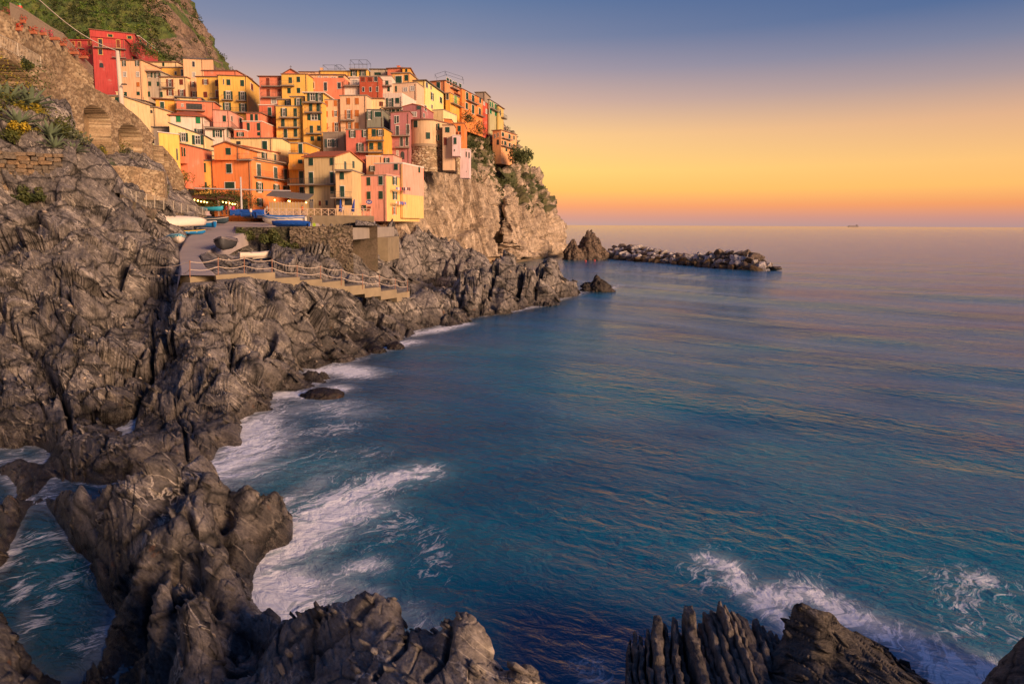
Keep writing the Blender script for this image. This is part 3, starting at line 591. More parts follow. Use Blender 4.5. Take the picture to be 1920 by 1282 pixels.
# ---- the headland under the village
cliffR = itp([205,240,290,303,318,330,350,370,385,400,420,440,470,482], [900,944,960,970,989,995,1002,1014,1021,1026,1034,1037,1041,1042])
cliffL = itp([205,240,280,320,360,400,440,482], [830,815,795,778,745,715,690,680])
Yb = itp([690,740,765,790,830,880,925,938,952,1000,1058], [113,119,126,134,146,156,166,173,168,184,205])
brk = itp([700,760,800,860,900,930,945,1000,1040], [330,325,320,326,338,352,372,392,405])
def cliffY(px, py):
    h = 482 - py; hb = 482 - brk(px)
    return Yb(px) + 0.05 * h + 0.2 * np.clip(h - hb, 0, None)
def cliff_disp(P, Nn, px, py):
    Q = rotv(P, 'Y', -9) ; up = sstep(-8, 14, brk(px) - py)
    F1, F2, ID, C = vor(Q / (5.5, 5.5, 34) + 3); q = Q / (5.5, 5.5, 34) + 3 - C
    d = ((ID / 255. - .5) * 3.6 + (q * G[(ID * 5 + 1) % 256]).sum(1) * 4.6 - 2.0 * np.exp(-((F2 - F1) / 0.035) ** 2)) * (1 - 0.6 * up)
    F1, F2, ID, C = vor(Q / (2.1, 2.1, 11) + 8); q = Q / (2.1, 2.1, 11) + 8 - C
    d += ((ID / 255. - .5) * 0.9 + (q * G[(ID * 5 + 9) % 256]).sum(1) * 1.5 - 0.7 * np.exp(-((F2 - F1) / 0.04) ** 2))
    F1, F2, ID, C = vor(Q / (.8, .8, 3.4) + 2); q = Q / (.8, .8, 3.4) + 2 - C; d += (ID / 255. - .5) * 0.2 + (q * G[(ID * 5 + 9) % 256]).sum(1) * 0.25
    rough = sstep(925, 950, px)
    d += (1 - 2.2 * np.abs(perlin(Q / (3.4, 3.4, 13)))) * (0.4 + .75 * rough) + (1 - 2.2 * np.abs(perlin(Q / (1.2, 1.2, 6) + 5))) * 0.3 + perlin(P / (.7, .7, 1.6)) * 0.14 + perlin(P / 0.45) * 0.05
    d += up * (fbm(P / 9, 4) * 3.5)
    d -= 5.0 * np.exp(-((px - 941 - (py - 430) * 0.03) / 4.5) ** 2) * sstep(372, 400, py)
    d -= 3.0 * np.exp(-((px - 772 - (py - 400) * 0.12) / 4.0) ** 2) * sstep(370, 390, py) * sstep(460, 430, py)
    g = np.clip(up * 0.85 - 0.25 + fbm(P / 5, 4) * 1.3, 0, 1)
    return d, {'green': g}
M_cliff = rock_mat("cliff_rock", (0.14,0.105,0.08), (0.39,0.29,0.205), (0.62,0.49,0.37), 0.42, strata=((0.1, 0.30, 0.0), (2.6, 2.6, 0.20)), vein=0.15, wet=0.6, lichen=0.0, bump=0.55, crack=0.3)
def add_green(m, tint=(0.045, 0.06, 0.018), tint2=(0.10, 0.085, 0.035)):
    t = m.node_tree; b = [n for n in t.nodes if n.type == 'BSDF_PRINCIPLED'][0]; s = b.inputs['Base Color'].links[0].from_socket
    P = N(t, 'ShaderNodeTexCoord').outputs['Object']; a = N(t, 'ShaderNodeAttribute'); a.attribute_name = 'green'
    n = noise_n(t, P, 0.5, 8, 0.7); c2 = mixc(t, ramp(t, [(0.35, 0), (0.65, 1)], noise_n(t, P, 0.16, 3)).outputs[0], tint, tint2)
    f = ramp(t, [(0.45, 0.0), (0.6, 1.0)], math_n(t, 'ADD', math_n(t, 'MULTIPLY', a.outputs['Fac'], 0.75), math_n(t, 'MULTIPLY', math_n(t, 'SUBTRACT', n, 0.35), 0.6)))
    t.links.new(mixc(t, f.outputs[0], s, mixc(t, 1.0, c2, ramp(t, [(0.3, 0.4), (0.7, 1.6)], n).outputs[0], 'MULTIPLY')), b.inputs['Base Color'])
add_green(M_cliff)
_, CPt, CPX, CPY = patch('cliff', 'tall ochre sea cliff that carries the village', M_cliff, [484, 205], cliffL, cliffR, cliffY, 42.0, 400, 430, 40, cliff_disp)
# ---- the green hill beyond
hillR = itp([-260,0,20,60,90,110,140,235], [180,288,299,322,337,345,348,350])
def hillY(px, py): return 212 + (235 - py) * 0.40 + np.clip((px - 240) / 100, 0, 1) * 30
def hill_disp(P, Nn, px, py):
    d = fbm(P / 30, 4) * 9 + (1 - 2.2 * np.abs(perlin(P / (9, 9, 7)))) * 1.6 + perlin(P / 3.1) * 1.0 + perlin(P / 1.3) * 0.5
    cl = sstep(255, 300, px + (60 - py) * 0.25) * sstep(-0.25, 0.25, perlin(P / 14 + 3) + 0.1)
    z = P[:, 2]; ter = ((z / 3.4) % 1.0); d += (1 - cl) * sstep(300, 240, px) * (ter ** 3) * -1.6
    return d, {'green': np.clip(1.05 - cl * 0.95 + 0 * px, 0, 1)}
M_hill = rock_mat("hill_rock", (0.09,0.055,0.035), (0.24,0.155,0.10), (0.36,0.26,0.18), 0.25, strata=((0.2, 0.35, 0.0), (1.5, 1.5, 0.6)), vein=0.0, wet=0.0, crack=0.4)
add_green(M_hill, (0.06, 0.11, 0.018), (0.13, 0.14, 0.03))
_, HPt, HPX, HPY = patch('hillside', 'steep green terraced hillside with bare ochre rock', M_hill, [236, -260], itp([-260, 236], [-420, -160]), hillR, hillY, 80.0, 220, 260, 24, hill_disp)
print('cliffs', time.time() - T0)

# ---- leaves
def leaf_mesh(name, C, Rr, n, size, seed=1, flat=1.0, up=0.3):
    """leaf sized faces scattered through clumps: C centres, Rr radii, n leaves each"""
    r = np.random.RandomState(seed); C = np.asarray(C, float); Rr = np.asarray(Rr, float) * np.ones(len(C)); m = len(C) * n
    d = r.normal(size=(m, 3)); d /= np.linalg.norm(d, axis=1)[:, None]; rad = (0.45 + 0.55 * r.rand(m) ** 0.5)[:, None]
    p = np.repeat(C, n, 0) + d * rad * np.repeat(Rr, n)[:, None] * (1, 1, flat)
    nn = d * 0.8 + r.normal(size=(m, 3)) * 0.7 + (0, 0, up); nn /= np.linalg.norm(nn, axis=1)[:, None]
    a = np.cross(nn, r.normal(size=(m, 3))); a /= np.linalg.norm(a, axis=1)[:, None] + 1e-9; b = np.cross(nn, a)
    s = (size * (0.6 + 0.8 * r.rand(m)))[:, None]
    V = np.stack([p - a * s, p + b * s * 0.55, p + a * s, p - b * s * 0.55], 1).reshape(-1, 3)
    return mesh_np(name, V, np.arange(m * 4).reshape(-1, 4), False, {'tone': np.repeat(np.repeat(r.rand(len(C)), n) * 0.7 + r.rand(m) * 0.3, 4)})
def leaf_mat(name, c1, c2, c3=None):
    m, t, b, o = new_mat(name); a = N(t, 'ShaderNodeAttribute'); a.attribute_name = 'tone'
    t.links.new(ramp(t, [(0.0, c1), (0.6, c2), (1.0, c3 or c2)], a.outputs['Fac']).outputs[0], b.inputs['Base Color'])
    b.inputs['Roughness'].default_value = 0.65
    tr = N(t, 'ShaderNodeBsdfTranslucent'); t.links.new(b.inputs['Base Color'].links[0].from_socket, tr.inputs[0])
    mx = N(t, 'ShaderNodeMixShader'); mx.inputs[0].default_value = 0.25; t.links.new(b.outputs[0], mx.inputs[1]); t.links.new(tr.outputs[0], mx.inputs[2]); t.links.new(mx.outputs[0], o.inputs[0])
    return m
L_dark = leaf_mat('scrub_leaves', (0.026,0.038,0.010), (0.075,0.095,0.022), (0.15,0.14,0.04))
L_bright = leaf_mat('vine_leaves', (0.05,0.10,0.012), (0.12,0.22,0.025), (0.26,0.28,0.04))
L_olive = leaf_mat('olive_leaves', (0.05,0.06,0.035), (0.11,0.13,0.07), (0.17,0.18,0.1))
M_bark = simple('bark', (0.09, 0.06, 0.04), 0.9, bump=0.6, nscale=14)
def pick(P, w, n, seed):
    r = np.random.RandomState(seed); w = np.clip(w, 0, None).ravel(); return P.reshape(-1, 3)[r.choice(len(w), n, p=w / w.sum())]
gi = (CPY < brk(CPX) + 6) & (CPX < 1100) & (CPX > 870)
tag(link('scrub', leaf_mesh('scrub', pick(CPt, gi * (fbm(CPt.reshape(-1, 3) / 7, 3).reshape(CPX.shape) > 0.03) * 1.0, 520, 2), np.random.RandomState(1).uniform(0.4, 1.2, 520), 46, 0.22, 3), L_dark),
    'low dark scrub covering the ledges of the sea cliff', kind='stuff')
hw = (HPY < 215) * (HPX < 352) * (HPY > -40)
fn = fbm(HPt.reshape(-1, 3) / 12, 3).reshape(HPX.shape)
tag(link('scrub', leaf_mesh('scrub', pick(HPt, hw * (fn > -0.15) * (HPX > 90), 1500, 4), np.random.RandomState(2).uniform(0.9, 2.9, 1500), 40, 0.42, 5), L_dark), 'bushes and scrub grown over the green hillside', kind='stuff')
tag(link('vineyard', leaf_mesh('vineyard', pick(HPt, hw * (fn < 0.06) * (HPX < 285) * (HPY < 90), 1100, 6), np.random.RandomState(3).uniform(0.6, 1.5, 1100), 34, 0.34, 7), L_bright), 'bright green vines on the terraces of the hillside', kind='stuff')

# ---- masonry
def masonry_mat(name, c1, c2, c3, mortar, moss=0.0):
    m, t, b, o = new_mat(name); P = N(t, 'ShaderNodeTexCoord').outputs['Object']
    a = N(t, 'ShaderNodeAttribute'); a.attribute_name = 'cell'; e_ = N(t, 'ShaderNodeAttribute'); e_.attribute_name = 'edge'
    n = noise_n(t, P, 5, 6, 0.6); n2 = noise_n(t, P, 0.3, 4, 0.6)
    c = ramp(t, [(0.0, c1), (0.5, c2), (1.0, c3)], a.outputs['Fac']).outputs[0]
    c = mixc(t, e_.outputs['Fac'], mortar, c); c = mixc(t, 1.0, c, ramp(t, [(0.3, 0.65), (0.7, 1.25)], n).outputs[0], 'MULTIPLY')
    c = mixc(t, 1.0, c, ramp(t, [(0.3, 0.7), (0.7, 1.15)], n2).outputs[0], 'MULTIPLY')
    if moss: c = mixc(t, math_n(t, 'MULTIPLY', ramp(t, [(0.5, 0), (0.62, 1)], noise_n(t, P, 0.8, 5)).outputs[0], moss), c, (0.05, 0.06, 0.02))
    t.links.new(c, b.inputs['Base Color']); b.inputs['Roughness'].default_value = 0.9; t.links.new(bump_n(t, n, 0.6, 0.05), b.inputs['Normal']); return m
M_stone = masonry_mat('rubble_masonry', (0.20,0.135,0.075), (0.33,0.23,0.135), (0.47,0.36,0.23), (0.15,0.10,0.06), 0.12)
M_stone2 = masonry_mat('grey_rubble', (0.13,0.10,0.075), (0.22,0.165,0.115), (0.34,0.26,0.19), (0.10,0.075,0.05), 0.3)
M_stoned = masonry_mat('shaded_rubble', (0.05,0.042,0.034), (0.10,0.08,0.06), (0.2,0.16,0.12), (0.03,0.025,0.02), 0.5)  # shade of the overgrown wall face is put into these stone colours
def stone_wall(name, label, line, mat, thick=1.2, step=0.14, sw=0.5, sh=0.26, relief=0.07, arches=(), parent=None, kind=None, batter=0.0, openings=True):
    """line: (px, py_top, py_bottom, Y). A wall with a relief of real stones on its face, arched recesses, a top and a back."""
    T = [at(a, b, d) for a, b, c, d in line]; B = [at(a, c, d) for a, b, c, d in line]
    ln = np.cumsum([0] + [math.hypot(q.x - p.x, q.y - p.y) for p, q in zip(T[:-1], T[1:])]); n = max(3, int(ln[-1] / step))
    s = np.linspace(0, ln[-1], n); f = lambda k, A: np.interp(s, ln, [p[k] for p in A])
    x, y, zt, zb = f(0, T), f(1, T), f(2, T), f(2, B); nr = max(3, int((zt - zb).max() / step)); v = np.linspace(0, 1, nr)[:, None]
    Zg = zb + (zt - zb) * v; Sg = np.broadcast_to(s, Zg.shape); dx = np.gradient(x, s); dy = np.gradient(y, s); nx, ny = dy, -dx
    sg = -1 if (nx * -x + ny * -y).mean() < 0 else 1; nx, ny = nx * sg, ny * sg
    q = np.stack([Sg / sw, Zg / sh, 0 * Zg + 0.5], -1).reshape(-1, 3); q[:, 0] += (np.floor(q[:, 1]) * 0.37) % 1 + perlin(q * 0.7) * 0.3; q[:, 1] += perlin(q * 0.5 + 9) * 0.3
    F1, F2, ID, C = vor(q * (1, 1, 0.001) + (0, 0, .5)); e_ = sstep(0.03, 0.16, F2 - F1)
    d = ((e_ - 1) * 1.0 + (ID / 255. - .5) * 0.9) * relief + perlin(q * 0.4) * relief
    rec = np.zeros_like(d); sf, zf = Sg.ravel(), Zg.ravel()
    for (a, top, bot, hw_, dep) in arches:                     # pixel x of the centre, pixel y of crown and foot, half width in pixels
        cs, half, ct, cb = a, hw_, top, bot
        # to wall coordinates
        def tow(px, py):
            dd = ray(px, py); k = np.argmin(np.abs(x / y - dd.x)); return s[k], CZ + dd.z * y[k]
        s0, zc = tow(cs, ct); s1, _ = tow(cs - half, ct); s2, _ = tow(cs + half, ct); _, zfoot = tow(cs, cb); hwm = abs(s2 - s1) / 2; sc = (s1 + s2) / 2
        inside = (np.abs(sf - sc) < hwm) & (zf > zfoot) & (zf < zc - hwm * 0.55 + np.sqrt(np.clip(hwm ** 2 - (sf - sc) ** 2, 0, None)) * 0.55)
        rec = np.where(inside, dep, rec)
    d = d - rec; off = d.reshape(Zg.shape) + batter * (zt - Zg)
    P = np.stack([x + nx * off, y + ny * off, Zg], -1)
    top = np.stack([x - nx * thick, y - ny * thick, zt], -1)[None]; bk = np.stack([x - nx * thick, y - ny * thick, zb], -1)[None]
    P = np.concatenate([P, top, bk]); A = np.concatenate([(ID / 255.).reshape(Zg.shape), np.full((2, n), .5)]); E = np.concatenate([e_.reshape(Zg.shape) * np.where(rec.reshape(Zg.shape) > 0, .8, 1), np.full((2, n), 1.)])
    Q = grid_quads(nr + 2, n); i = np.arange((nr + 2) * n).reshape(nr + 2, n)
    o = link(name, mesh_np(name, P.reshape(-1, 3), Q, False, {'cell': A.ravel(), 'edge': E.ravel()}), mat, parent)
    for c, r_ in ((0, 1), (n - 1, 0)):                          # end caps
        pass
    if label: tag(o, label, None if kind else 'wall', kind=kind)
    return o
stone_wall('arched_wall', 'high ochre stone retaining wall with tall arched recesses below the village road', [(-90,40,330,55),(-40,62,330,57),(0,86,300,60),(77,129,320,66),(160,158,330,74),(200,177,340,78.5),(230,196,345,82),(262,222,350,86.5),(295,262,352,91),(330,302,356,97),(345,332,362,99)],
           M_stone, 2.5, 0.15, 0.62, 0.3, 0.075, [(12,112,200,52,3.6),(181,200,300,24,3.2),(243,234,322,21,2.6),(295,262,306,10,1.2),(311,290,318,4,0.8)])
stone_wall('upper_wall', 'rough stone wall above the railed walkway, topped by a flower fence', [(-60,-10,80,60),(20,30,112,64),(70,56,135,69.5),(120,84,165,76),(176,146,190,80.5)], M_stone, 2.0, 0.16, 0.75, 0.32, 0.11)
stone_wall('garden_wall', 'squared stone wall with a flat top below the planted slope', [(203,310,372,68),(250,312,374,71),(308,322,376,74.5),(312,324,376,77)], M_stone, 1.5, 0.12, 0.5, 0.27, 0.05)
stone_wall('walkway_wall', 'stone wall with one dark archway carrying the railed walkway', [(225,362,425,60),(255,380,432,64.5),(274,388,440,68),(307,395,446,75),(352,401,432,84),(388,404,420,93)], M_stone2, 3.0, 0.12, 0.5, 0.25, 0.06, [(277,405,445,13,2.5)])
stone_wall('quay_wall', 'lit rubble wall that holds up the boat yard, beside the overgrown dark wall', [(543,425,500,76.5),(600,424,505,76),(661,423,520,75.5)], M_stone2, 9, 0.09, 0.55, 0.24, 0.12)
stone_wall('overgrown_wall', 'rubble wall painted in shade, hung with green plants at the head of the slip', [(443,426,478,78),(500,426,482,77.2),(545,425,486,77)], M_stoned, 8, 0.09, 0.5, 0.22, 0.12)
def flat_poly(name, label, pts, thick, mat, kind='structure', parent=None):
    """slab from a plan polygon; pts = world points of its top"""
    n = len(pts); v = [tuple(p) for p in pts] + [(p[0], p[1], p[2] - thick) for p in pts]
    me = bpy.data.meshes.new(name); me.from_pydata(v, [], [tuple(range(n)), tuple(range(n, 2 * n))[::-1]] + [(i, n + i, n + (i + 1) % n, (i + 1) % n) for i in range(n)]); me.update()
    o = link(name, me, mat, parent); 
    if label: tag(o, label, kind=kind)
    return o
M_conc = simple('pale_concrete', (0.30, 0.255, 0.22), 0.85, var=0.25, nscale=0.7, bump=0.3)
M_conc2 = simple('ochre_concrete', (0.25, 0.195, 0.125), 0.9, var=0.45, nscale=0.9, bump=0.6)
M_pave = simple('slipway_concrete', (0.40, 0.33, 0.30), 0.8, var=0.28, nscale=0.45, bump=0.3)
# slipway as a ruled sheet
Lp = [(335,517,44),(336,497,48),(332,469,58),(345,448,71),(362,437,79),(372,423,87),(385,413,96),(392,408,105)]
Rp = [(412,519,44.3),(388,497,48),(374,480,55),(405,462,62),(440,446,71),(470,436,78),(500,424,87),(560,418,96),(600,414,99)]
def edge(pl): 
    q = np.array([at(*p) for p in pl]); ys = np.linspace(44, 110, 34); return ys, np.interp(ys, q[:, 1], q[:, 0])
ys, xl = edge(Lp); _, xr = edge(Rp); nn_ = 22; tt = np.linspace(0, 1, nn_)
P = np.stack([xl[:, None] + (xr - xl)[:, None] * tt, np.repeat(ys[:, None], nn_, 1), np.repeat(ramp_z(ys)[:, None], nn_, 1)], -1)
P[:, 0, 2] -= 1.5; P[:, -1, 2] -= 1.5; P[:, 0, 0] -= 0.3
tag(link('slipway', mesh_np('slipway', P.reshape(-1, 3), grid_quads(*P.shape[:2])), M_pave), 'grey concrete slipway rising to the houses', kind='structure')
def ramp_at(px, py):
    for Y in np.arange(43, 112, 0.25):
        p = at(px, py, Y)
        if p.z <= ramp_z(Y): return Vector((p.x, p.y, float(ramp_z(Y))))
    return at(px, py, 105)
# paved yard behind the quay wall, terrace
yz = 10.02
flat_poly('quay', 'paved boat yard above the quay wall', [(*at(446,425,78.2)[:2], yz), (*at(661,424,76.2)[:2], yz), (at(661,424,76.2).x + .4, 101, yz), (*at(430,424,106)[:2], yz)], 1.5, M_conc)
tz = at(600, 404, 101).z
flat_poly('terrace', 'restaurant terrace behind the criss-cross railing', [(*at(498,404,101.55)[:2], tz), (*at(697,404,101.55)[:2], tz), (*at(700,404,122)[:2], tz), (*at(360,404,122)[:2], tz), (*at(360,404,112)[:2], tz), (*at(440,404,110)[:2], tz)], 0.5, M_conc)
# terrace wall with its arch
def plane_wall(name, label, xa, xb, yt, yb, Y, th, mat, arch=None):
    A, B = at(xa, yt, Y), at(xb, yt, Y); zb = at(xb, yb, Y).z; m = MB(); zt = A.z
    if arch:
        a0, a1, ay = at(arch[0], yt, Y).x, at(arch[1], yt, Y).x, at(arch[0], arch[2], Y).z; c, h = (a0 + a1) / 2, (a1 - a0) / 2
        m.prism([(A.x, zb), (a0, zb), (a0, ay - .5), (a0, zt), (A.x, zt)], Y, Y + th); m.prism([(a1, zb), (B.x, zb), (B.x, zt), (a1, zt), (a1, ay - .5)], Y, Y + th)
        k = 10; arc = [(c - h * math.cos(math.pi * i / k), ay - .5 + .5 * math.sin(math.pi * i / k)) for i in range(k + 1)]
        for p, q in zip(arc[:-1], arc[1:]): m.prism([p, q, (q[0], zt), (p[0], zt)], Y, Y + th)
        m.box(a0, a1, Y + th + 1.2, Y + th + 1.4, zb, ay + .2)
    else: m.box(A.x, B.x, Y, Y + th, zb, zt)
    o = m.build(name, mat); tag(o, label, 'wall'); return o
plane_wall('terrace_wall', 'streaked pale wall with a low arch under the criss-cross railing', 545, 700, 404.2, 470, 101, .5, M_conc2, (640, 683, 418))
# sea dock under the terrace
m = MB(); A, B = at(663, 446, 88), at(728, 446, 88)
m.box(A.x, at(697, 446, 88).x, 88, 97, at(700, 520, 88).z, A.z); o = m.build('dock', simple('dark_concrete', (0.030,0.025,0.02), 0.6, var=0.3, nscale=0.8)); tag(o, 'dark concrete dock wall beside the rubble quay', 'dock')  # dock wall in a plain dark concrete colour
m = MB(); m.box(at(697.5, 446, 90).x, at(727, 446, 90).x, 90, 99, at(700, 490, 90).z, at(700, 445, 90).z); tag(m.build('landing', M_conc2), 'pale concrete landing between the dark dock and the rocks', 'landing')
m = MB(); p = at(667, 423, 86); m.box(p.x, at(679, 423, 86).x, 86, 87, at(667, 447, 86).z, p.z); tag(m.build('pillar', simple('white_plaster', (0.62,0.54,0.44), 0.8)), 'short white plastered pillar at the corner of the quay wall', 'pillar')
# harbour mole at the foot of the cliff
def strip(name, label, pts, hgt, depth, mat, cat):
    m = MB()
    for (a, b) in zip(pts[:-1], pts[1:]):
        d = (b - a).normalized(); nrm = Vector((-d.y, d.x, 0)); 
        if nrm.y < 0: nrm = -nrm
        q = [a, b, b + nrm * depth, a + nrm * depth]
        m.add([(p.x, p.y, -1.5) for p in q] + [(p.x, p.y, hgt) for p in q], [(0,3,2,1),(4,5,6,7),(0,1,5,4),(1,2,6,5),(2,3,7,6),(3,0,4,7)])
    o = m.build(name, mat); tag(o, label, cat)
    return o
M_mole = simple('mole_masonry', (0.30, 0.21, 0.13), 0.85, var=0.3, nscale=0.35, bump=0.4)
strip('mole', 'long stone mole along the foot of the sea cliff', [at_z(868, 497, 0), at_z(905, 497, 0), at_z(960, 491, 0), at_z(1000, 483.5, 0), at_z(1040, 480, 0), at_z(1062, 478.5, 0)], 2.6, 18, M_mole, 'mole')
strip('ledge', 'low wet ledge along the water at the foot of the mole', [at_z(905, 500, 0), at_z(962, 494.5, 0), at_z(1002, 486.5, 0), at_z(1062, 481, 0), at_z(1118, 476.5, 0)], 0.7, 6, simple('wet_concrete', (0.14,0.10,0.06), 0.5, var=0.3, nscale=.5), 'ledge')
print('land', time.time() - T0)
# ================================================================ THE VILLAGE
FR = [0, 0, 1.0]
def frame(ox, oy, s): FR[:] = [ox, oy, s]
def fx(v): return FR[0] + v / FR[2]
def fy(v): return FR[1] + v / FR[2]
# unit window pieces: 1 x 1 in x,z; thickness in metres; they look along -y
def _frame(w):
    m = MB(); m.box(-.5 - w, .5 + w, -.07, .02, .5, .5 + w * .7); m.box(-.5 - w, .5 + w, -.10, .02, -.5 - w * .7, -.5)
    m.box(-.5 - w, -.5, -.07, .02, -.5, .5); m.box(.5, .5 + w, -.07, .02, -.5, .5); return m.mesh('window')
def _shutter(slats=7):
    m = MB(); m.box(-.48, .48, -.06, 0.0, -.5, .5); m.box(-.48, -.38, -.085, -.06, -.5, .5); m.box(.38, .48, -.085, -.06, -.5, .5)
    for i in range(slats):
        z = -.44 + .88 * i / (slats - 1); m.add([(-.38,-.10,z-.04),(.38,-.10,z-.04),(.38,-.06,z+.04),(-.38,-.06,z+.04)], [(0,1,2,3)])
    return m.mesh('shutter')
def _sash():
    m = MB(); m.box(-.5, -.42, -.05, .0, -.5, .5); m.box(.42, .5, -.05, .0, -.5, .5); m.box(-.04, .04, -.05, .0, -.5, .5); m.box(-.5, .5, -.05, .0, .44, .5); m.box(-.5, .5, -.05, .0, -.5, -.44); m.box(-.5, .5, -.045, .0, .10, .14)
    return m.mesh('sash')
def _pane(): m = MB(); m.box(-.5, .5, -.03, .01, -.5, .5); return m.mesh('pane')
def mat_col(name, c, r=.7, v=.1): return simple(name, c, r, var=v, nscale=6)
def shared(me, mat): me = me.copy(); me.materials.append(mat); return me
M_glass, _t, _b, _o = new_mat('window_glass'); _b.inputs['Base Color'].default_value = (0.035, 0.04, 0.045, 1); _b.inputs['Roughness'].default_value = 0.18
M_glassw, _t, _b, _o = new_mat('bright_pane'); _b.inputs['Base Color'].default_value = (0.3, 0.29, 0.28, 1); _b.inputs['Roughness'].default_value = 0.25
M_win = mat_col('white_window_paint', (0.66, 0.6, 0.52))
fr_w = shared(_frame(.10), M_win); fr_n = shared(_frame(.04), mat_col('plaster_band', (0.5, 0.42, 0.32))); fr_y = shared(_frame(.12), mat_col('yellow_band', (0.62, 0.40, 0.12)))
pane = shared(_pane(), M_glass); panew = shared(_pane(), M_glassw); sash = shared(_sash(), M_win)
SHC = {'g': (0.012, 0.055, 0.035), 'G': (0.01, 0.20, 0.07), 'r': (0.20, 0.035, 0.012), 'n': (0.55, 0.17, 0.03), 'b': (0.06, 0.10, 0.09), 'l': (0.22, 0.38, 0.10), 'e': (0.30, 0.28, 0.26)}
sh = {k: shared(_shutter(), mat_col('shutter_' + k, c, .6)) for k, c in SHC.items()}
def child(name, me, par, loc=(0, 0, 0), sc=(1, 1, 1), rz=0.0):
    o = bpy.data.objects.new(name, me); COL.objects.link(o); o.parent = par; o.location = loc; o.scale = sc; o.rotation_euler = (0, 0, rz); return o
def window(root, kind, loc, w, h, rz):
    """kinds: lower case closed shutters; 'o' + letter = open with shutters; d dark; w white sashes; a arch"""
    big = w
    k0 = kind[0]
    if k0 == 'o':
        c = kind[1] if len(kind) > 1 else 'g'; cw = w * .46
        o = child('window', fr_w, root, loc, (cw, 1, h), rz); child('pane', pane, o); child('sash', sash, o, (0, -.02, 0))
        for sgn in (-1, 1): child('shutter', sh[c], o, (sgn * .80, -.03, 0), (.5, 1, 1), sgn * 0.0)
    elif k0 == 'd': o = child('window', fr_w, root, loc, (w, 1, h), rz); child('pane', pane, o)
    elif k0 == 'k': o = child('opening', pane, root, loc, (w, 1, h), rz)
    elif k0 == 'w': o = child('window', fr_w, root, loc, (w, 1, h), rz); child('pane', panew, o); child('sash', sash, o, (0, -.02, 0))
    elif k0 == 'y': o = child('window', fr_y, root, loc, (w, 1, h), rz); child('pane', pane if len(kind) < 2 else sh[kind[1]], o, (0, -.01, 0))
    elif k0 == 'a':
        m = MB(); n = 8; m.prism([(-.5, -.5), (.5, -.5), (.5, .15)] + [(.5 * math.cos(math.pi * i / n), .15 + .35 * math.sin(math.pi * i / n)) for i in range(1, n)] + [(-.5, .15)], -.05, .02)
        me = m.mesh('opening'); me.materials.append(M_glass); o = child('opening', me, root, loc, (w, 1, h), rz)
    else:
        o = child('window', fr_w if w * h > 1.2 else fr_n, root, loc, (w, 1, h), rz)
        for sgn in (-1, 1): child('shutter', sh[k0], o, (sgn * .25, -.02, 0), (.5, 1, 1))
    return o
M_rail = mat_col('iron_railing', (0.10, 0.085, 0.075), .5)
def balcony(root, x0, x1, z, rz, mat, solid=False, org=(0, 0), dep=0.95):
    """along local x of its side; rz 0 = front, 90 = sea side"""
    m = MB(); m.box(x0, x1, -dep, 0, z - .16, z); o = m.build('balcony', mat, root)
    r_ = MB()
    if solid: r_.box(x0, x1, -dep, -dep + .12, z + .003, z + .95); r_.box(x0, x0 + .12, -dep + .122, 0, z + .003, z + .95); r_.box(x1 - .12, x1, -dep + .122, 0, z + .003, z + .95)
    else:
        for zz in (z + 1.0, z + .12): r_.bar((x0, -dep + .05, zz), (x1, -dep + .05, zz), .028); r_.bar((x0 + .03, -dep + .05, zz), (x0 + .03, 0, zz), .025); r_.bar((x1 - .03, -dep + .05, zz), (x1 - .03, 0, zz), .025)
        n = max(2, int((x1 - x0) / .28))
        for i in range(n + 1): x = x0 + .03 + (x1 - x0 - .06) * i / n; r_.bar((x, -dep + .05, z), (x, -dep + .05, z + 1.0), .014, 3)
    q = r_.build('parapet' if solid else 'railing', mat if solid else M_rail, o); o.rotation_euler = (0, 0, rz); return o
M_pipe = simple('copper_drainpipe', (0.22, 0.13, 0.08), .6)
_wm = {}
def wall_mat(c):
    """painted plaster with rain streaks, patches and fine grain"""
    k = tuple(c)
    if k in _wm: return _wm[k]
    m, t, b, o = new_mat('painted_plaster'); P = N(t, 'ShaderNodeTexCoord').outputs['Object']
    n1 = noise_n(t, P, 0.45, 6, .6); n2 = noise_n(t, mapn(t, P, (2.2, 2.2, .22)), 1.4, 5, .6); n3 = noise_n(t, P, 9, 4)
    col = mixc(t, ramp(t, [(.38, 0), (.7, .55)], n1).outputs[0], c, tuple(min(1, v * 1.12 + .03) for v in c))
    col = mixc(t, 1.0, col, ramp(t, [(.3, (.68, .64, .60)), (.46, (.95, .94, .93)), (.7, (1.06, 1.06, 1.06))], n2).outputs[0], 'MULTIPLY')
    col = mixc(t, ramp(t, [(.60, 0), (.72, .6)], n1).outputs[0], col, (.42, .36, .28))
    t.links.new(col, b.inputs['Base Color']); b.inputs['Roughness'].default_value = .85; t.links.new(bump_n(t, n3, .3, .02), b.inputs['Normal'])
    _wm[k] = m; return m
def tile_mat(name, c1, c2):
    m, t, b, o = new_mat(name); P = N(t, 'ShaderNodeTexCoord').outputs['Object']
    w = N(t, 'ShaderNodeTexWave', bands_direction='X'); w.inputs['Scale'].default_value = 1.5; w.inputs['Distortion'].default_value = .3; t.links.new(P, w.inputs[0])
    n = noise_n(t, P, 2.5, 6, .7); c = mixc(t, n, c1, c2); c = mixc(t, 1.0, c, ramp(t, [(0, .6), (.5, 1)], w.outputs[1]).outputs[0], 'MULTIPLY')
    t.links.new(c, b.inputs['Base Color']); b.inputs['Roughness'].default_value = .85; t.links.new(bump_n(t, w.outputs[1], .6, .08), b.inputs['Normal']); return m
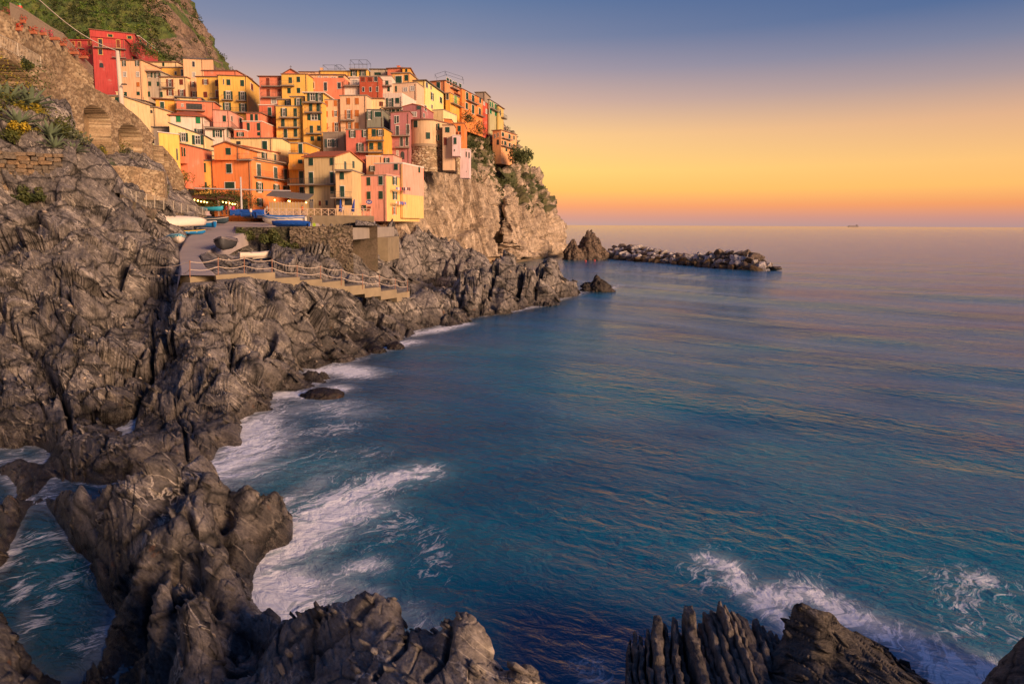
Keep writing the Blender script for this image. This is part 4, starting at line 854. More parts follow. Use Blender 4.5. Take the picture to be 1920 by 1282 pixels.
RM = {'red': tile_mat('terracotta_tiles', (0.36,0.07,0.03), (0.50,0.16,0.07)), 'gray': tile_mat('slate_tiles', (0.11,0.10,0.10), (0.22,0.19,0.17)), 'brown': tile_mat('brown_tiles', (0.20,0.09,0.06), (0.33,0.17,0.11)),
      'slab': simple('roof_slab', (0.26, 0.21, 0.17), .85, var=.2, nscale=1), 'white': simple('white_slab', (0.66, 0.58, 0.50), .8)}
CC = dict(orange=(0.80,0.26,0.075), peach=(0.78,0.47,0.26), yel=(0.80,0.47,0.10), yor=(0.80,0.38,0.06), cream=(0.80,0.58,0.31), pale=(0.82,0.62,0.30), salmon=(0.72,0.22,0.12), red=(0.52,0.07,0.035), pink=(0.78,0.36,0.27), pinkw=(0.74,0.52,0.42),
          white=(0.74,0.60,0.50), purple=(0.40,0.15,0.15), beige=(0.62,0.47,0.24), brick=(0.42,0.075,0.03), stone=(0.24,0.19,0.15), grey=(0.42,0.36,0.28), mans=(0.44,0.05,0.045), tower=(0.62,0.43,0.25), lil=(0.70,0.52,0.52), olive=(0.42,0.38,0.20), dor=(0.74,0.23,0.05))
def H(label, col, Y, xa, xb, yt, yb, xc=None, L=8.5, yaw=None, roof='flat', rc='slab', pk=None, wins='', swins='', bal='', sbal='', root=None, down=3.0, over=.3, chim='', cat='house', group='houses of the village', back=None, name='house'):
    a_ = [fx(xa), fx(xb)]; ytp, ybp = fy(yt), fy(yb)
    P0 = at(a_[1], ybp, Y); d2 = ray(fx(xc), ybp) if xc is not None else None
    if yaw is None:
        yaw = 0.0
        if d2 is not None:
            best = 9
            for q in np.arange(-50, 45, .5):
                a = math.radians(q); e_ = abs((P0.x - L * math.sin(a)) / (P0.y + L * math.cos(a)) - d2.x)
                if e_ < best: best, yaw = e_, q
    a = math.radians(yaw); u = Vector((math.cos(a), math.sin(a), 0)); n = Vector((math.sin(a), -math.cos(a), 0)); o = Vector((0, 0, CZ))
    def front(px, py): d = ray(px, py); t = (P0 - o).dot(n) / d.dot(n); return o + d * t
    def side(px, py): d = ray(px, py); t = (P0 - o).dot(u) / d.dot(u); return o + d * t
    if d2 is not None: L = max(1.0, min(40, -(side(fx(xc), ybp) - P0).dot(n)))
    Wd = max(.5, -(front(a_[0], ybp) - P0).dot(u)); zt = at(a_[1], ytp, Y).z; Hh = zt - P0.z; back = back or max(L, 5.0) if d2 is None else L
    own = root is None
    if own:
        root = empty(name, P0, a); tag(root, label, cat, group)
        off = Vector((0, 0, 0))
    else:
        off = P0 - root.location; a0 = root.rotation_euler[2]; M = Matrix.Rotation(-a0, 3, 'Z'); off = M @ off
    hold = root
    if not own:                                                # an upper or side volume of the same house: its walls are a part
        hold = empty('wing', off, a - a0); hold.parent = root
    x0, x1, y0, y1 = -Wd, 0, 0, back
    mw = wall_mat(CC.get(col, col)) ; m = MB(); px_m = Y / F
    hpk = (fy(yt) - fy(pk)) * px_m * 1.0 if pk is not None else 0
    if roof == 'gf': m.prism([(x0, -down), (x1, -down), (x1, Hh), ((x0 + x1) / 2, Hh + hpk), (x0, Hh)], y0, y1)
    elif roof == 'gs':
        ym = (y0 + y1) / 2; pr = [(y0, -down), (y1, -down), (y1, Hh), (ym, Hh + hpk), (y0, Hh)]
        m.add([(x0, p, q) for p, q in pr] + [(x1, p, q) for p, q in pr], [(0,1,2,3,4),(9,8,7,6,5),(0,4,9,5),(4,3,8,9),(3,2,7,8),(2,1,6,7),(1,0,5,6)])
    elif roof == 'shed':
        pr = [(y0, -down), (y1, -down), (y1, Hh - hpk), (y0, Hh)]
        m.add([(x0, p, q) for p, q in pr] + [(x1, p, q) for p, q in pr], [(0,1,2,3),(7,6,5,4),(0,3,7,4),(3,2,6,7),(2,1,5,6),(1,0,4,5)])
    elif roof == 'lshed':                                       # falls from the left to the right, pk = pixel y of the low end
        hr = Hh - (fy(pk) - fy(yt)) * px_m; m.prism([(x0, -down), (x1, -down), (x1, hr), (x0, Hh)], y0, y1)
    else: m.box(x0, x1, y0, y1, -down, Hh)
    m.build('wall', mw, hold)
    rm = RM.get(rc) or mat_col('roof_' + rc, CC[rc]); r = MB(); v = over; th = .16
    def plate(q):                                               # four corners of a roof plane, given thickness downwards
        r.add([(*p[:2], p[2] + th) for p in q] + [(*p[:2], p[2] + .004) for p in q], [(0,1,2,3),(7,6,5,4),(0,4,5,1),(1,5,6,2),(2,6,7,3),(3,7,4,0)])
    if roof == 'gf':
        c = (x0 + x1) / 2; sl = hpk / ((x1 - x0) / 2 + 1e-6); plate([(x0 - v, y0 - v, Hh - sl * v), (c, y0 - v, Hh + hpk), (c, y1 + v, Hh + hpk), (x0 - v, y1 + v, Hh - sl * v)]); plate([(c, y0 - v, Hh + hpk), (x1 + v, y0 - v, Hh - sl * v), (x1 + v, y1 + v, Hh - sl * v), (c, y1 + v, Hh + hpk)])
    elif roof == 'gs':
        sl = hpk / ((y1 - y0) / 2); plate([(x0 - v, y0 - v, Hh - sl * v), (x1 + v, y0 - v, Hh - sl * v), (x1 + v, ym, Hh + hpk), (x0 - v, ym, Hh + hpk)]); plate([(x0 - v, ym, Hh + hpk), (x1 + v, ym, Hh + hpk), (x1 + v, y1 + v, Hh - sl * v), (x0 - v, y1 + v, Hh - sl * v)])
    elif roof == 'hip':
        i = min((x1 - x0), (y1 - y0)) * .42; ym = (y0 + y1) / 2; A = [(x0 - v, y0 - v, Hh), (x1 + v, y0 - v, Hh), (x1 + v, y1 + v, Hh), (x0 - v, y1 + v, Hh)]; B, C_ = (x0 + i, ym, Hh + hpk), (x1 - i, ym, Hh + hpk)
        r.add(A + [B, C_] + [(p[0], p[1], p[2] - .14) for p in A], [(0,1,5,4),(1,2,5),(2,3,4,5),(3,0,4),(0,6,7,1),(1,7,8,2),(2,8,9,3),(3,9,6,0),(9,8,7,6)])
    elif roof == 'shed': plate([(x0 - v, y0 - v, Hh + hpk * v / y1), (x1 + v, y0 - v, Hh + hpk * v / y1), (x1 + v, y1 + v, Hh - hpk * (1 + v / y1)), (x0 - v, y1 + v, Hh - hpk * (1 + v / y1))])
    elif roof == 'lshed': plate([(x0 - v, y0 - v, Hh), (x1 + v, y0 - v, hr), (x1 + v, y1 + v, hr), (x0 - v, y1 + v, Hh)])
    elif roof == 'par': 
        w_ = .22; 
        for b_ in ((x0, x1, y0, y0 + w_), (x0, x1, y1 - w_, y1), (x0, x0 + w_, y0 + w_ + .002, y1 - w_ - .002), (x1 - w_, x1, y0 + w_ + .002, y1 - w_ - .002)): r.box(*b_, Hh + .003, Hh + .75)
    else: r.box(x0 - v, x1 + v, y0 - v, y1 + v, Hh + .003, Hh + .2)
    rf = r.build('parapet' if roof == 'par' else 'roof', mw if roof == 'par' else rm, hold)
    if Wd > 3: q = MB(); q.bar((x1 - .28, -.09, -down), (x1 - .28, -.09, Hh - .05), .055, 5); q.build('drainpipe', M_pipe, hold)
    for k, s in enumerate([wins, swins]):
        for tk in filter(None, (q.strip() for q in s.split(';'))):
            p = tk.split(); cx, cy, w, h = map(float, p[1:5]); f = side if k else front; rz = math.pi / 2 if k else 0
            A, B = f(fx(cx - w / 2), fy(cy)), f(fx(cx + w / 2), fy(cy)); Cc = f(fx(cx), fy(cy)); wm = (B - A).length; hm = h / FR[2] * Cc.y / F
            loc = (0.0, -(Cc - P0).dot(n), Cc.z - P0.z) if k else ((Cc - P0).dot(u), 0.0, Cc.z - P0.z)
            if k: wm = min(wm, hm * 1.3)
            window(hold, p[0], loc, wm, hm, rz)
    for k, s in enumerate([bal, sbal]):
        for tk in filter(None, (q.strip() for q in s.split(';'))):
            p = tk.split(); xa_, xb_, yy = map(float, p[1:4]); f = side if k else front; A, B = f(fx(xa_), fy(yy)), f(fx(xb_), fy(yy)); z = (A.z + B.z) / 2 - P0.z
            if k: balcony(hold, -(A - P0).dot(n), -(B - P0).dot(n), z, math.pi / 2, RM['slab'] if p[0] != 'p' else mw, p[0] == 'p')
            else: balcony(hold, (A - P0).dot(u), (B - P0).dot(u), z, 0, RM['slab'] if p[0] != 'p' else mw, p[0] == 'p')
    for tk in filter(None, (q.strip() for q in chim.split(';'))):
        cx, top = map(float, tk.split()); q = front(fx(cx), fy(yt)); lx = (q - P0).dot(u); hz = (fy(yt) - fy(top)) * px_m; c = MB(); c.box(lx - .3, lx + .3, 1.2, 1.8, Hh - .2, Hh + hz); c.box(lx - .38, lx + .38, 1.12, 1.88, Hh + hz + .003, Hh + hz + .12); c.build('chimney', mw, rf)
    return root
# ---------- the red mansion up the hill and its neighbours (frame of the top left enlargement)
frame(0, 0, 5.3333)
r = H('large crimson mansion with yellow window bands on the green hillside', 'mans', 172, 940, 1265, 400, 700, xc=1350, L=9, roof='flat', down=14, rc='mans', wins='y 1005 435 38 75;yr 1183 440 35 72;y 1005 522 38 50;y 1190 540 30 70;a 1015 655 40 45', swins='y 1327 467 30 50;yg 1332 570 26 62', bal='b 945 1262 488;b 1130 1265 583')
H('', 'mans', 174, 668, 945, 408, 620, root=r, wins='yr 895 432 26 42;yr 795 447 26 48;yr 735 440 24 38;yr 900 520 28 42', bal='b 790 850 492', rc='mans', down=10)
H('', 'mans', 178, 905, 1350, 345, 450, root=r, wins='yg 1103 360 46 24;yg 1295 378 42 28', rc='brown', xc=1400)
H('', 'mans', 184, 1340, 1400, 368, 600, xc=1580, L=16, root=r, down=8, swins='yg 1404 420 18 48;yg 1475 450 24 42;yg 1527 475 20 42', sbal='b 1385 1530 482', rc='white')
frame(200, 90, 6.4)
H('weathered ochre tenement with faded bands beside the white pole', 'peach', 148, 150, 442, 152, 640, wins='o 210 190 46 58;o 367 190 46 58;w 218 320 36 58;w 374 320 36 58;n 380 440 36 50;g 228 555 36 46;g 382 548 36 40', rc='brown', chim='')
H('grey beige tenement with small green shutters and a roof terrace', 'grey', 150, 442, 662, 288, 700, wins='og 513 328 76 55;og 612 330 74 55;g 520 432 35 50;g 624 434 34 50;g 505 557 40 60;g 654 560 40 60', bal='b 445 655 283')
H('cream house set back behind the roof terrace of the grey beige tenement', 'cream', 158, 440, 850, 176, 300, wins='g 580 240 45 50;g 683 200 24 40', rc='brown', chim='770 150')
H('cream tenement with rust red shutters and a balcony over the low dark roof', 'cream', 150, 662, 968, 358, 640, wins='or 760 425 84 88;r 897 412 42 60;or 764 537 84 70;or 902 545 86 80', bal='b 680 820 480;b 840 945 588', rc='brown')
H('small ochre yellow upper house with one dark doorway', 'yel', 156, 662, 940, 242, 370, wins='d 828 307 22 38;d 912 300 34 70')
H('tall narrow pale orange house rising above its neighbours under a dark sloping roof', 'peach', 152, 940, 1180, 140, 640, xc=1300, L=8, roof='shed', pk=240, rc='gray', wins='d 1043 197 30 60;w 1047 325 34 56;or 1034 440 62 64;or 1050 558 84 62', over=.2)
r = H('yellow house with rust red shutters and a salmon roof terrace', 'yel', 148, 1090, 1356, 352, 660, wins='or 1187 410 76 58;r 1327 425 44 65;r 1187 562 42 62;r 1333 560 45 88', bal='b 1255 1360 608', rc='brown')
H('', 'salmon', 152, 1160, 1560, 280, 360, root=r, chim='1510 265', rc='brown')
H('golden yellow house with a curved flank and laundry on its white balconies', 'yel', 146, 1356, 1700, 338, 780, xc=1842, L=11, wins='d 1405 410 12 58;g 1463 415 44 65;g 1628 425 44 68;og 1460 575 110 100;og 1632 580 98 98;og 1445 705 100 88;og 1636 718 92 94', swins='r 1740 470 25 72', bal='b 1390 1520 628;b 1565 1682 638;b 1508 1682 778', roof='hip', pk=300, rc='brown')
H('small cream cottage with one green shutter beside the foot of the white pole', 'cream', 112, 50, 192, 582, 760, wins='g 132 625 50 60', rc='slab', chim='85 520;110 530')
H('low cream house with three small dark arches over a terrace', 'cream', 126, 190, 596, 715, 900, wins='a 325 765 32 40;a 425 772 34 55;a 535 765 32 36', rc='slab')
H('cream house with a shallow grey roof beneath the weathered tenement', 'cream', 134, 186, 470, 590, 760, wins='d 375 675 26 60;b 425 680 34 62', roof='lshed', pk=640, rc='gray')
H('deep yellow house with a tall green shuttered door under a wide dark roof', 'yor', 134, 600, 850, 630, 880, xc=900, L=4, wins='g 668 705 46 104;d 850 672 26 44;g 675 820 34 30', bal='b 600 712 772', rc='brown', over=.7)
H('cream house under a wide flat dark roof beside the deep yellow house', 'pale', 138, 850, 1130, 612, 760, xc=1180, L=4, rc='gray', over=.5)
r = H('salmon house with a shaded terrace recess behind the red hipped roof', 'salmon', 133, 850, 1300, 655, 900, xc=1370, L=5, wins='w 910 690 26 36;k 1050 705 190 66', bal='b 845 1185 752', rc='slab', chim='1090 615')
r = H('whitish pink house with bright green shutters under a red hipped roof', 'white', 122, 780, 1182, 822, 1130, xc=1245, L=5, roof='hip', pk=752, rc='red', wins='G 862 853 54 74;G 1098 868 54 74;og 1110 1000 112 52', over=.5)
H('', 'white', 121, 1185, 1432, 965, 1150, xc=1535, L=9, root=r, wins='og 1330 1030 114 84', swins='og 1452 1030 40 88', bal='b 1188 1430 966', sbal='b 1435 1530 985', over=.1)
r = H('pink house with small green shutters and a sloping roofline', 'pink', 128, 1290, 1490, 752, 1120, xc=1650, L=8, roof='lshed', pk=760, rc='brown', wins='g 1415 850 38 70', swins='d 1500 850 18 60;g 1605 872 38 56', over=.1)
r = H('coral red house with tall narrow green shutters under a white coping', 'salmon', 127, 1640, 1868, 888, 1110, wins='g 1703 945 32 86;g 1825 948 34 86;g 1830 1033 38 38', rc='white', over=.12)
H('', 'salmon', 131, 1680, 1850, 785, 900, root=r, wins='g 1743 835 32 72;g 1800 835 32 72', rc='brown')
H('low coral annex with a small open window beside the pink house', 'salmon', 125, 1530, 1650, 990, 1100, wins='og 1607 1038 90 46', rc='white', over=.1)
# ---------- centre (frame B)
frame(470, 90, 6.4)
r = H('tall salmon house with two long iron balconies under a shallow tiled hip roof', 'salmon', 140, 116, 386, 340, 720, wins='r 210 410 38 88;r 345 405 38 88;r 215 540 36 84;r 345 540 36 84;w 280 642 60 54', bal='b 140 386 466;b 140 386 598', roof='hip', pk=305, rc='brown', over=.4)
H('', (0.62,0.15,0.075), 137, 114, 322, 692, 1100, root=r, wins='g 230 765 40 92;g 232 897 40 92;g 237 1018 40 66', bal='b 145 296 832;b 145 296 962', rc='white', over=.15)
r = H('bright yellow tower house with small green shutters and an antenna on its gable', 'yel', 139, 384, 692, 322, 780, wins='g 478 390 38 64;g 575 380 38 60;g 463 515 38 58;g 577 512 38 58', bal='b 372 530 458', rc='brown', over=.15)
H('', 'salmon', 141, 385, 590, 318, 360, root=r, roof='gf', pk=262, rc='brown')
m = MB(); p = at(fx(482), fy(262), 141); m.bar(p, p + Vector((0, 0, .9)), .05); m.bar(p + Vector((-.3, 0, .6)), p + Vector((.3, 0, .6)), .04); tag(m.build('antenna', M_rail), 'small dark antenna on the gable of the yellow tower house', 'antenna')
r = H('yellow house stacked with four long balconies crowded with plants and laundry', 'yel', 132, 320, 636, 705, 1290, wins='og 400 775 76 92;g 537 775 38 90;g 388 900 40 88;g 537 900 38 88;g 420 1027 40 100;g 540 1020 40 90;g 600 1190 42 52', bal='b 355 592 840;b 345 597 957;b 395 600 1092', rc='slab', over=.1)
H('', 'yel', 134, 486, 636, 592, 720, root=r, wins='og 570 655 84 90', rc='slab'); H('', 'yel', 136, 330, 486, 625, 710, root=r, wins='og 448 665 76 60', rc='slab')
r = H('yellow house topped by a dark glazed veranda with a white awning roof', (0.80,0.43,0.085), 131, 640, 872, 660, 1290, wins='g 722 717 38 86;g 812 717 38 86;og 765 832 168 70;g 732 980 38 86;g 820 965 38 60;g 742 1090 38 52;g 820 1090 38 52', bal='b 640 870 660;b 660 860 778;b 680 858 1030', rc='slab', over=.1)
H('', 'yel', 133, 655, 868, 545, 665, root=r, wins='og 745 590 130 92;og 830 595 80 90', rc='white', over=.5)
r = H('salmon red house with white framed windows below a glazed roof terrace', 'salmon', 143, 692, 1130, 402, 640, wins='d 745 452 40 70;d 898 467 38 96;d 1062 455 40 70', roof='par', bal='', chim='')
H('', 'peach', 148, 700, 1130, 330, 410, root=r, wins='w 830 365 40 40;w 900 368 50 40;w 995 370 60 40;g 1085 365 60 44', rc='brown', chim='772 290')
H('long low house with a dull red tiled roof on the skyline', 'peach', 156, 588, 840, 292, 420, roof='shed', pk=330, rc='brown', chim='832 235', back=6)
H('yellow skyline house with an iron terrace frame', 'yel', 154, 840, 1190, 285, 420, rc='slab', wins='d 1010 330 30 30')
r = H('peach house with closed orange shutters and a flat top', 'peach', 134, 872, 1082, 628, 1300, wins='n 912 672 35 66;n 1020 665 36 66;n 908 795 38 66;on 1020 790 76 68;n 907 940 40 70;on 1030 955 92 108', bal='b 940 1146 1018', rc='slab', over=.1)
r = H('broad peach house with orange shutters and one short balcony', (0.78,0.50,0.30), 133, 1082, 1396, 575, 1020, xc=1512, L=7, wins='n 1175 640 44 72;n 1278 640 44 72;on 1178 800 90 100;n 1278 785 46 74;on 1187 935 76 76;n 1277 935 44 72', bal='b 1088 1250 872', rc='slab', over=.15)
H('grey rubble ground floor house with three dark open shutters', 'stone', 128, 872, 1148, 1022, 1250, wins='ob 950 1145 120 92;ob 1010 1145 70 90', rc='slab', over=.1)
r = H('raspberry pink house with open green shutters beside the amber balconies', (0.60,0.16,0.11), 124, 1150, 1412, 988, 1330, wins='og 1222 1035 82 80;og 1372 1030 74 76;og 1315 1195 92 92', bal='b 1280 1420 1250', rc='slab', over=.1)
H('', 'yor', 123.5, 1412, 1604, 965, 1330, xc=1706, L=7, root=r, wins='g 1480 1020 46 82;og 1556 1020 90 72;g 1450 1180 46 76;g 1552 1180 46 86', bal='b 1400 1602 1112;b 1320 1592 1252', rc='gray', over=.2)
H('small whitewashed house with a terrace left of the brick red house', 'white', 143, 1130, 1312, 458, 640, bal='b 1130 1312 458', rc='white', over=.05); 
H('white penthouse behind the whitewashed terrace', 'white', 146, 1190, 1312, 362, 470, wins='ow 1250 415 70 60'.replace('ow','w'), rc='white')
H('brick red house with rust shutters and three white framed windows', 'brick', 142, 1312, 1546, 348, 700, wins='r 1350 380 44 50;r 1435 380 50 50;d 1500 375 38 54;d 1353 500 26 50;d 1438 500 26 50;d 1520 497 26 54', rc='slab', over=.1)
r = H('yellow rooftop house under a blue steel pergola, highest on the skyline', 'yel', 154, 1195, 1400, 262, 400, xc=1470, L=7, wins='og 1240 303 76 70;og 1345 303 78 72', bal='b 1192 1400 262', rc='slab', over=.1)
H('grey skyline house with one wide green shutter', 'grey', 156, 1438, 1640, 262, 400, wins='g 1525 312 76 30', rc='gray')
H('small white house with two green shutters among roof gardens', 'white', 146, 1546, 1696, 345, 700, wins='g 1637 420 32 50;g 1657 497 28 50', bal='b 1546 1696 458', rc='slab', over=.05)
H('grey green house with a wide green shutter below the stair', (0.22,0.22,0.17), 131, 1398, 1592, 748, 1000, wins='og 1425 810 70 98;g 1530 800 78 62', rc='gray', over=.1)
H('small beige house with two rust shutters beside the outside stair', 'cream', 137, 1440, 1592, 612, 800, wins='r 1557 673 22 50;r 1580 673 16 48;k 1557 735 20 24', rc='brown')
# ---------- upper right (frame C)
frame(700, 100, 6.4)
r = H('orange house with a wide dark loggia under a red attic', (0.76,0.40,0.13), 150, 226, 438, 242, 480, xc=560, L=9, wins='g 305 318 74 78;g 397 297 38 66', rc='slab')
H('', 'salmon', 153, 172, 350, 182, 300, root=r, xc=436, L=5, rc='brown', chim='277 140')
H('', 'yor', 152, 350, 440, 186, 250, root=r, wins='g 397 210 26 32', rc='brown', xc=500)
r = H('beige house with pale sash windows above the white house', (0.66,0.46,0.31), 146, 232, 520, 366, 560, xc=622, L=7, wins='w 383 437 50 46;w 467 425 46 54;g 275 430 20 66', rc='slab', roof='lshed', pk=352, over=.1)
r = H('white house with dark deep balconies and an orange lined parapet', 'white', 137, 120, 350, 518, 900, xc=612, L=15, wins='og 200 595 90 104;g 290 570 44 62;og 178 715 70 72;g 243 705 36 56;g 296 700 34 50', bal='b 120 352 655;b 115 350 795', roof='par')
r = H('purple house with white framed windows on the brink beside the round tower', 'purple', 130, 214, 436, 722, 1260, wins='d 265 800 24 86;d 292 795 30 80;d 290 930 38 108;d 415 915 35 108;d 338 1060 36 108;d 405 1055 36 108;a 350 1225 46 90;w 290 1200 28 60', bal='b 208 440 992;b 270 436 1132', rc='brown', over=.15, roof='lshed', pk=700)
H('', 'purple', 134, 355, 592, 640, 790, root=r, xc=722, L=8, wins='w 490 735 56 54;b 550 655 50 40', swins='d 625 662 56 60;d 605 748 40 46', roof='gf', pk=610, rc='red', over=.15)
H('pale yellow gabled house with a dark roof running down the ridge', (0.82,0.66,0.25), 152, 440, 625, 330, 700, xc=868, L=17, wins='', swins='og 704 520 50 84;g 808 565 26 66;d 702 642 50 40;d 640 385 40 56;d 690 415 40 36', roof='flat', rc='gray', over=.5, bal='')
H('plain cream lit block with an iron roof fence below the pale yellow house', 'pale', 146, 710, 840, 682, 860, xc=1002, L=8, rc='slab', over=.05)
r = H('orange red hilltop house under a blue steel roof frame', (0.74,0.26,0.10), 168, 690, 862, 332, 470, xc=1092, L=13, wins='g 783 390 38 76', swins='g 890 330 26 60;g 925 350 18 66;g 962 370 22 56;g 990 380 20 60;g 1040 400 26 60', rc='brown', over=.3, sbal='b 915 1010 430')
H('amber yellow house with pale green shutters on the ridge', 'yor', 166, 868, 922, 480, 720, xc=1056, L=8, wins='d 890 520 30 70', swins='l 985 560 32 96', sbal='b 922 1056 628', rc='slab', over=.2)
H('vivid orange house with long balcony on the falling ridge', 'dor', 172, 1056, 1064, 430, 780, xc=1312, L=15, swins='g 1123 515 28 82;g 1195 545 28 76;g 1118 635 26 70;g 1195 675 28 96;g 1280 570 22 56;g 1275 700 22 72', sbal='b 1110 1240 592;b 1232 1310 752', rc='brown', over=.2)
H('narrow crimson house squeezed between the vivid orange and olive houses', 'red', 186, 1302, 1310, 572, 880, xc=1388, L=6, swins='w 1328 605 30 40;w 1355 700 15 50', rc='brown', over=.1)
H('grey brown house with a roof terrace behind the crimson house', (0.34,0.26,0.2), 194, 1225, 1340, 470, 640, xc=1402, L=8, rc='slab', chim='1232 455')
H('olive house with bright green shutters and a drooping balcony', 'olive', 190, 1384, 1394, 560, 920, xc=1502, L=9, swins='G 1402 615 14 60;G 1425 622 14 60;G 1462 640 14 60;G 1478 650 14 60;G 1405 700 26 56;G 1464 730 26 50', sbal='b 1392 1502 690', rc='gray', over=.2)
H('last narrow yellow house at the end of the ridge with a jutting balcony', (0.6,0.42,0.13), 196, 1492, 1500, 632, 920, xc=1562, L=6, swins='b 1520 720 12 60', sbal='b 1530 1575 780', rc='brown', over=.4)
r = H('orange and cream house perched alone on the brow of the cliff', (0.74,0.36,0.16), 186, 1430, 1530, 925, 1200, xc=1716, L=11, wins='d 1460 995 16 44;d 1498 980 14 44;k 1495 1068 26 60', swins='g 1552 975 36 46;g 1632 1000 24 50;g 1685 1015 16 48;g 1545 1072 14 44;g 1582 1080 28 46;g 1634 1100 20 44;g 1683 1120 16 50;g 1595 1160 34 36', sbal='b 1535 1640 1030;b 1530 1700 1130', rc='brown', over=.3)
# the round tower house
tw = empty('tower_house', at(fx(620), fy(1180), 132)); tag(tw, 'round fronted tan tower house on a rubble bastion above the cliff', 'house', 'houses of the village')
def tower():
    Yc = 135.0; c = at(fx(640), fy(1080), Yc); pl = at(fx(432), fy(1080), Yc); Rr = abs(c.x - pl.x) * .98; cx, cy = c.x, c.y; base = tw.location
    zt = at(fx(640), fy(800), Yc - Rr).z; zm = at(fx(640), fy(1085), Yc - Rr).z; zb = at(fx(640), fy(1420), Yc - Rr).z
    n = 40; m = MB(); ring = []
    pts = [(cx + Rr * math.cos(t), cy + Rr * math.sin(t)) for t in np.linspace(math.radians(185), math.radians(300), n)]
    e_ = Vector((math.sin(math.radians(30)), math.cos(math.radians(30)), 0)).normalized(); q = Vector((*pts[-1], 0)) + e_ * 11; q2 = Vector((*pts[0], 0)) + Vector((0, 10, 0)); pts += [(q.x, q.y), (q2.x, q2.y)]
    def ringmesh(z0, z1, o0, o1):
        k = len(pts); cen = (cx, cy + 3); mm = MB()
        f = lambda p, o: (cen[0] + (p[0] - cen[0]) * o - base.x, cen[1] + (p[1] - cen[1]) * o - base.y)
        mm.add([(*f(p, o0), z0 - base.z) for p in pts] + [(*f(p, o1), z1 - base.z) for p in pts], [tuple(range(k))[::-1], tuple(range(k, 2 * k))] + [(i, (i + 1) % k, k + (i + 1) % k, k + i) for i in range(k)]); return mm
    ringmesh(zm, zt, 1, 1).build('wall', wall_mat(CC['tower']), tw); ringmesh(zt + .003, zt + .22, 1.05, 1.05).build('roof', RM['brown'], tw)
    ringmesh(zm - .5, zm - .003, 1.03, 1.05).build('band', simple('stone_band', (0.36,0.27,0.18), .9, bump=.6), tw)
    def on(px, py):
        d = ray(fx(px), fy(py)); a = d.x ** 2 + 1; b = -2 * (d.x * cx + cy); c_ = cx * cx + cy * cy - Rr * Rr; t = (-b - math.sqrt(max(0, b * b - 4 * a * c_))) / (2 * a); return Vector((d.x * t, t, CZ + d.z * t))
    for k, px, py, w, h in [('g', 510, 850, 58, 76), ('g', 658, 990, 46, 74), ('g', 780, 880, 30, 70), ('g', 776, 1015, 24, 70)]:
        p = on(px, py); an = math.atan2(p.y - cy, p.x - cx) + math.pi / 2; hm = h / 6.4 * p.y / F; o = child('window', fr_n, tw, p - base, (w / 6.4 * p.y / F, 1, hm), an)
        for s_ in (-1, 1): child('shutter', sh[k], o, (s_ * .25, -.04, 0), (.5, 1, 1))
    # rubble bastion with relief
    q = np.array(pts[:n]); s = np.concatenate([[0], np.cumsum(np.hypot(*np.diff(q, axis=0).T))]); S2 = np.linspace(0, s[-1] + 11, 190); zz = np.linspace(zb, zm - .5, 110)[:, None]
    x = np.interp(S2, np.append(s, s[-1] + 11), np.append(q[:, 0], pts[n][0])); y = np.interp(S2, np.append(s, s[-1] + 11), np.append(q[:, 1], pts[n][1]))
    nx = np.gradient(y, S2); ny = -np.gradient(x, S2); Zg = zz + 0 * S2[None]; Sg = S2[None] + 0 * zz
    pp = np.stack([Sg / .8, Zg / .5, 0 * Zg + .5], -1).reshape(-1, 3); pp += (perlin(pp * .5) * .5)[:, None] * (1, 1, 0); F1, F2, ID, C = vor(pp); d = ((sstep(.03, .2, F2 - F1) - 1) + (ID / 255. - .5)) * .13 + perlin(pp * .3) * .4
    off = d.reshape(Zg.shape) + .08 * (zm - Zg); P = np.stack([x + nx * off - base.x, y + ny * off - base.y, Zg - base.z], -1)
    link('bastion', mesh_np('bastion', P.reshape(-1, 3), grid_quads(*Zg.shape), False, {'cell': ID / 255., 'edge': sstep(.03, .16, F2 - F1)}), masonry_mat('bastion_rubble', (0.30,0.20,0.12), (0.46,0.33,0.2), (0.62,0.5,0.34), (0.24,0.16,0.09), .25), tw)
tower()
H('flat fronted tan wing with green shutters joined to the round tower', (0.66,0.45,0.28), 131.5, 832, 968, 868, 1230, wins='g 890 920 50 60;r 865 1058 34 90', rc='brown', over=.1, xc=990, L=4)
H('slim pale lilac house with one green shutter hanging over the cliff', 'lil', 130, 948, 1042, 992, 1222, xc=1052, L=3, wins='g 983 1052 32 76;d 975 1165 12 22', rc='white', over=.08, down=0.2)
H('white lavatory tower house clinging to the cliff below the lilac house'.replace('lavatory ', ''), 'lil', 133, 1042, 1150, 1155, 1480, xc=1172, L=3, wins='d 1117 1215 14 62;d 1150 1225 14 66;d 1120 1420 6 14', rc='white', over=.08, down=.3)
H('small orange house with two green windows behind the tan wing', 'dor', 137, 960, 1090, 846, 1030, wins='g 1033 905 34 62;r 1005 975 24 60;r 1045 975 20 60', rc='brown', over=.1)
H('little orange lean-to between the tower and the cream block', 'dor', 141, 848, 938, 792, 870, roof='lshed', pk=800, rc='brown', over=.1)
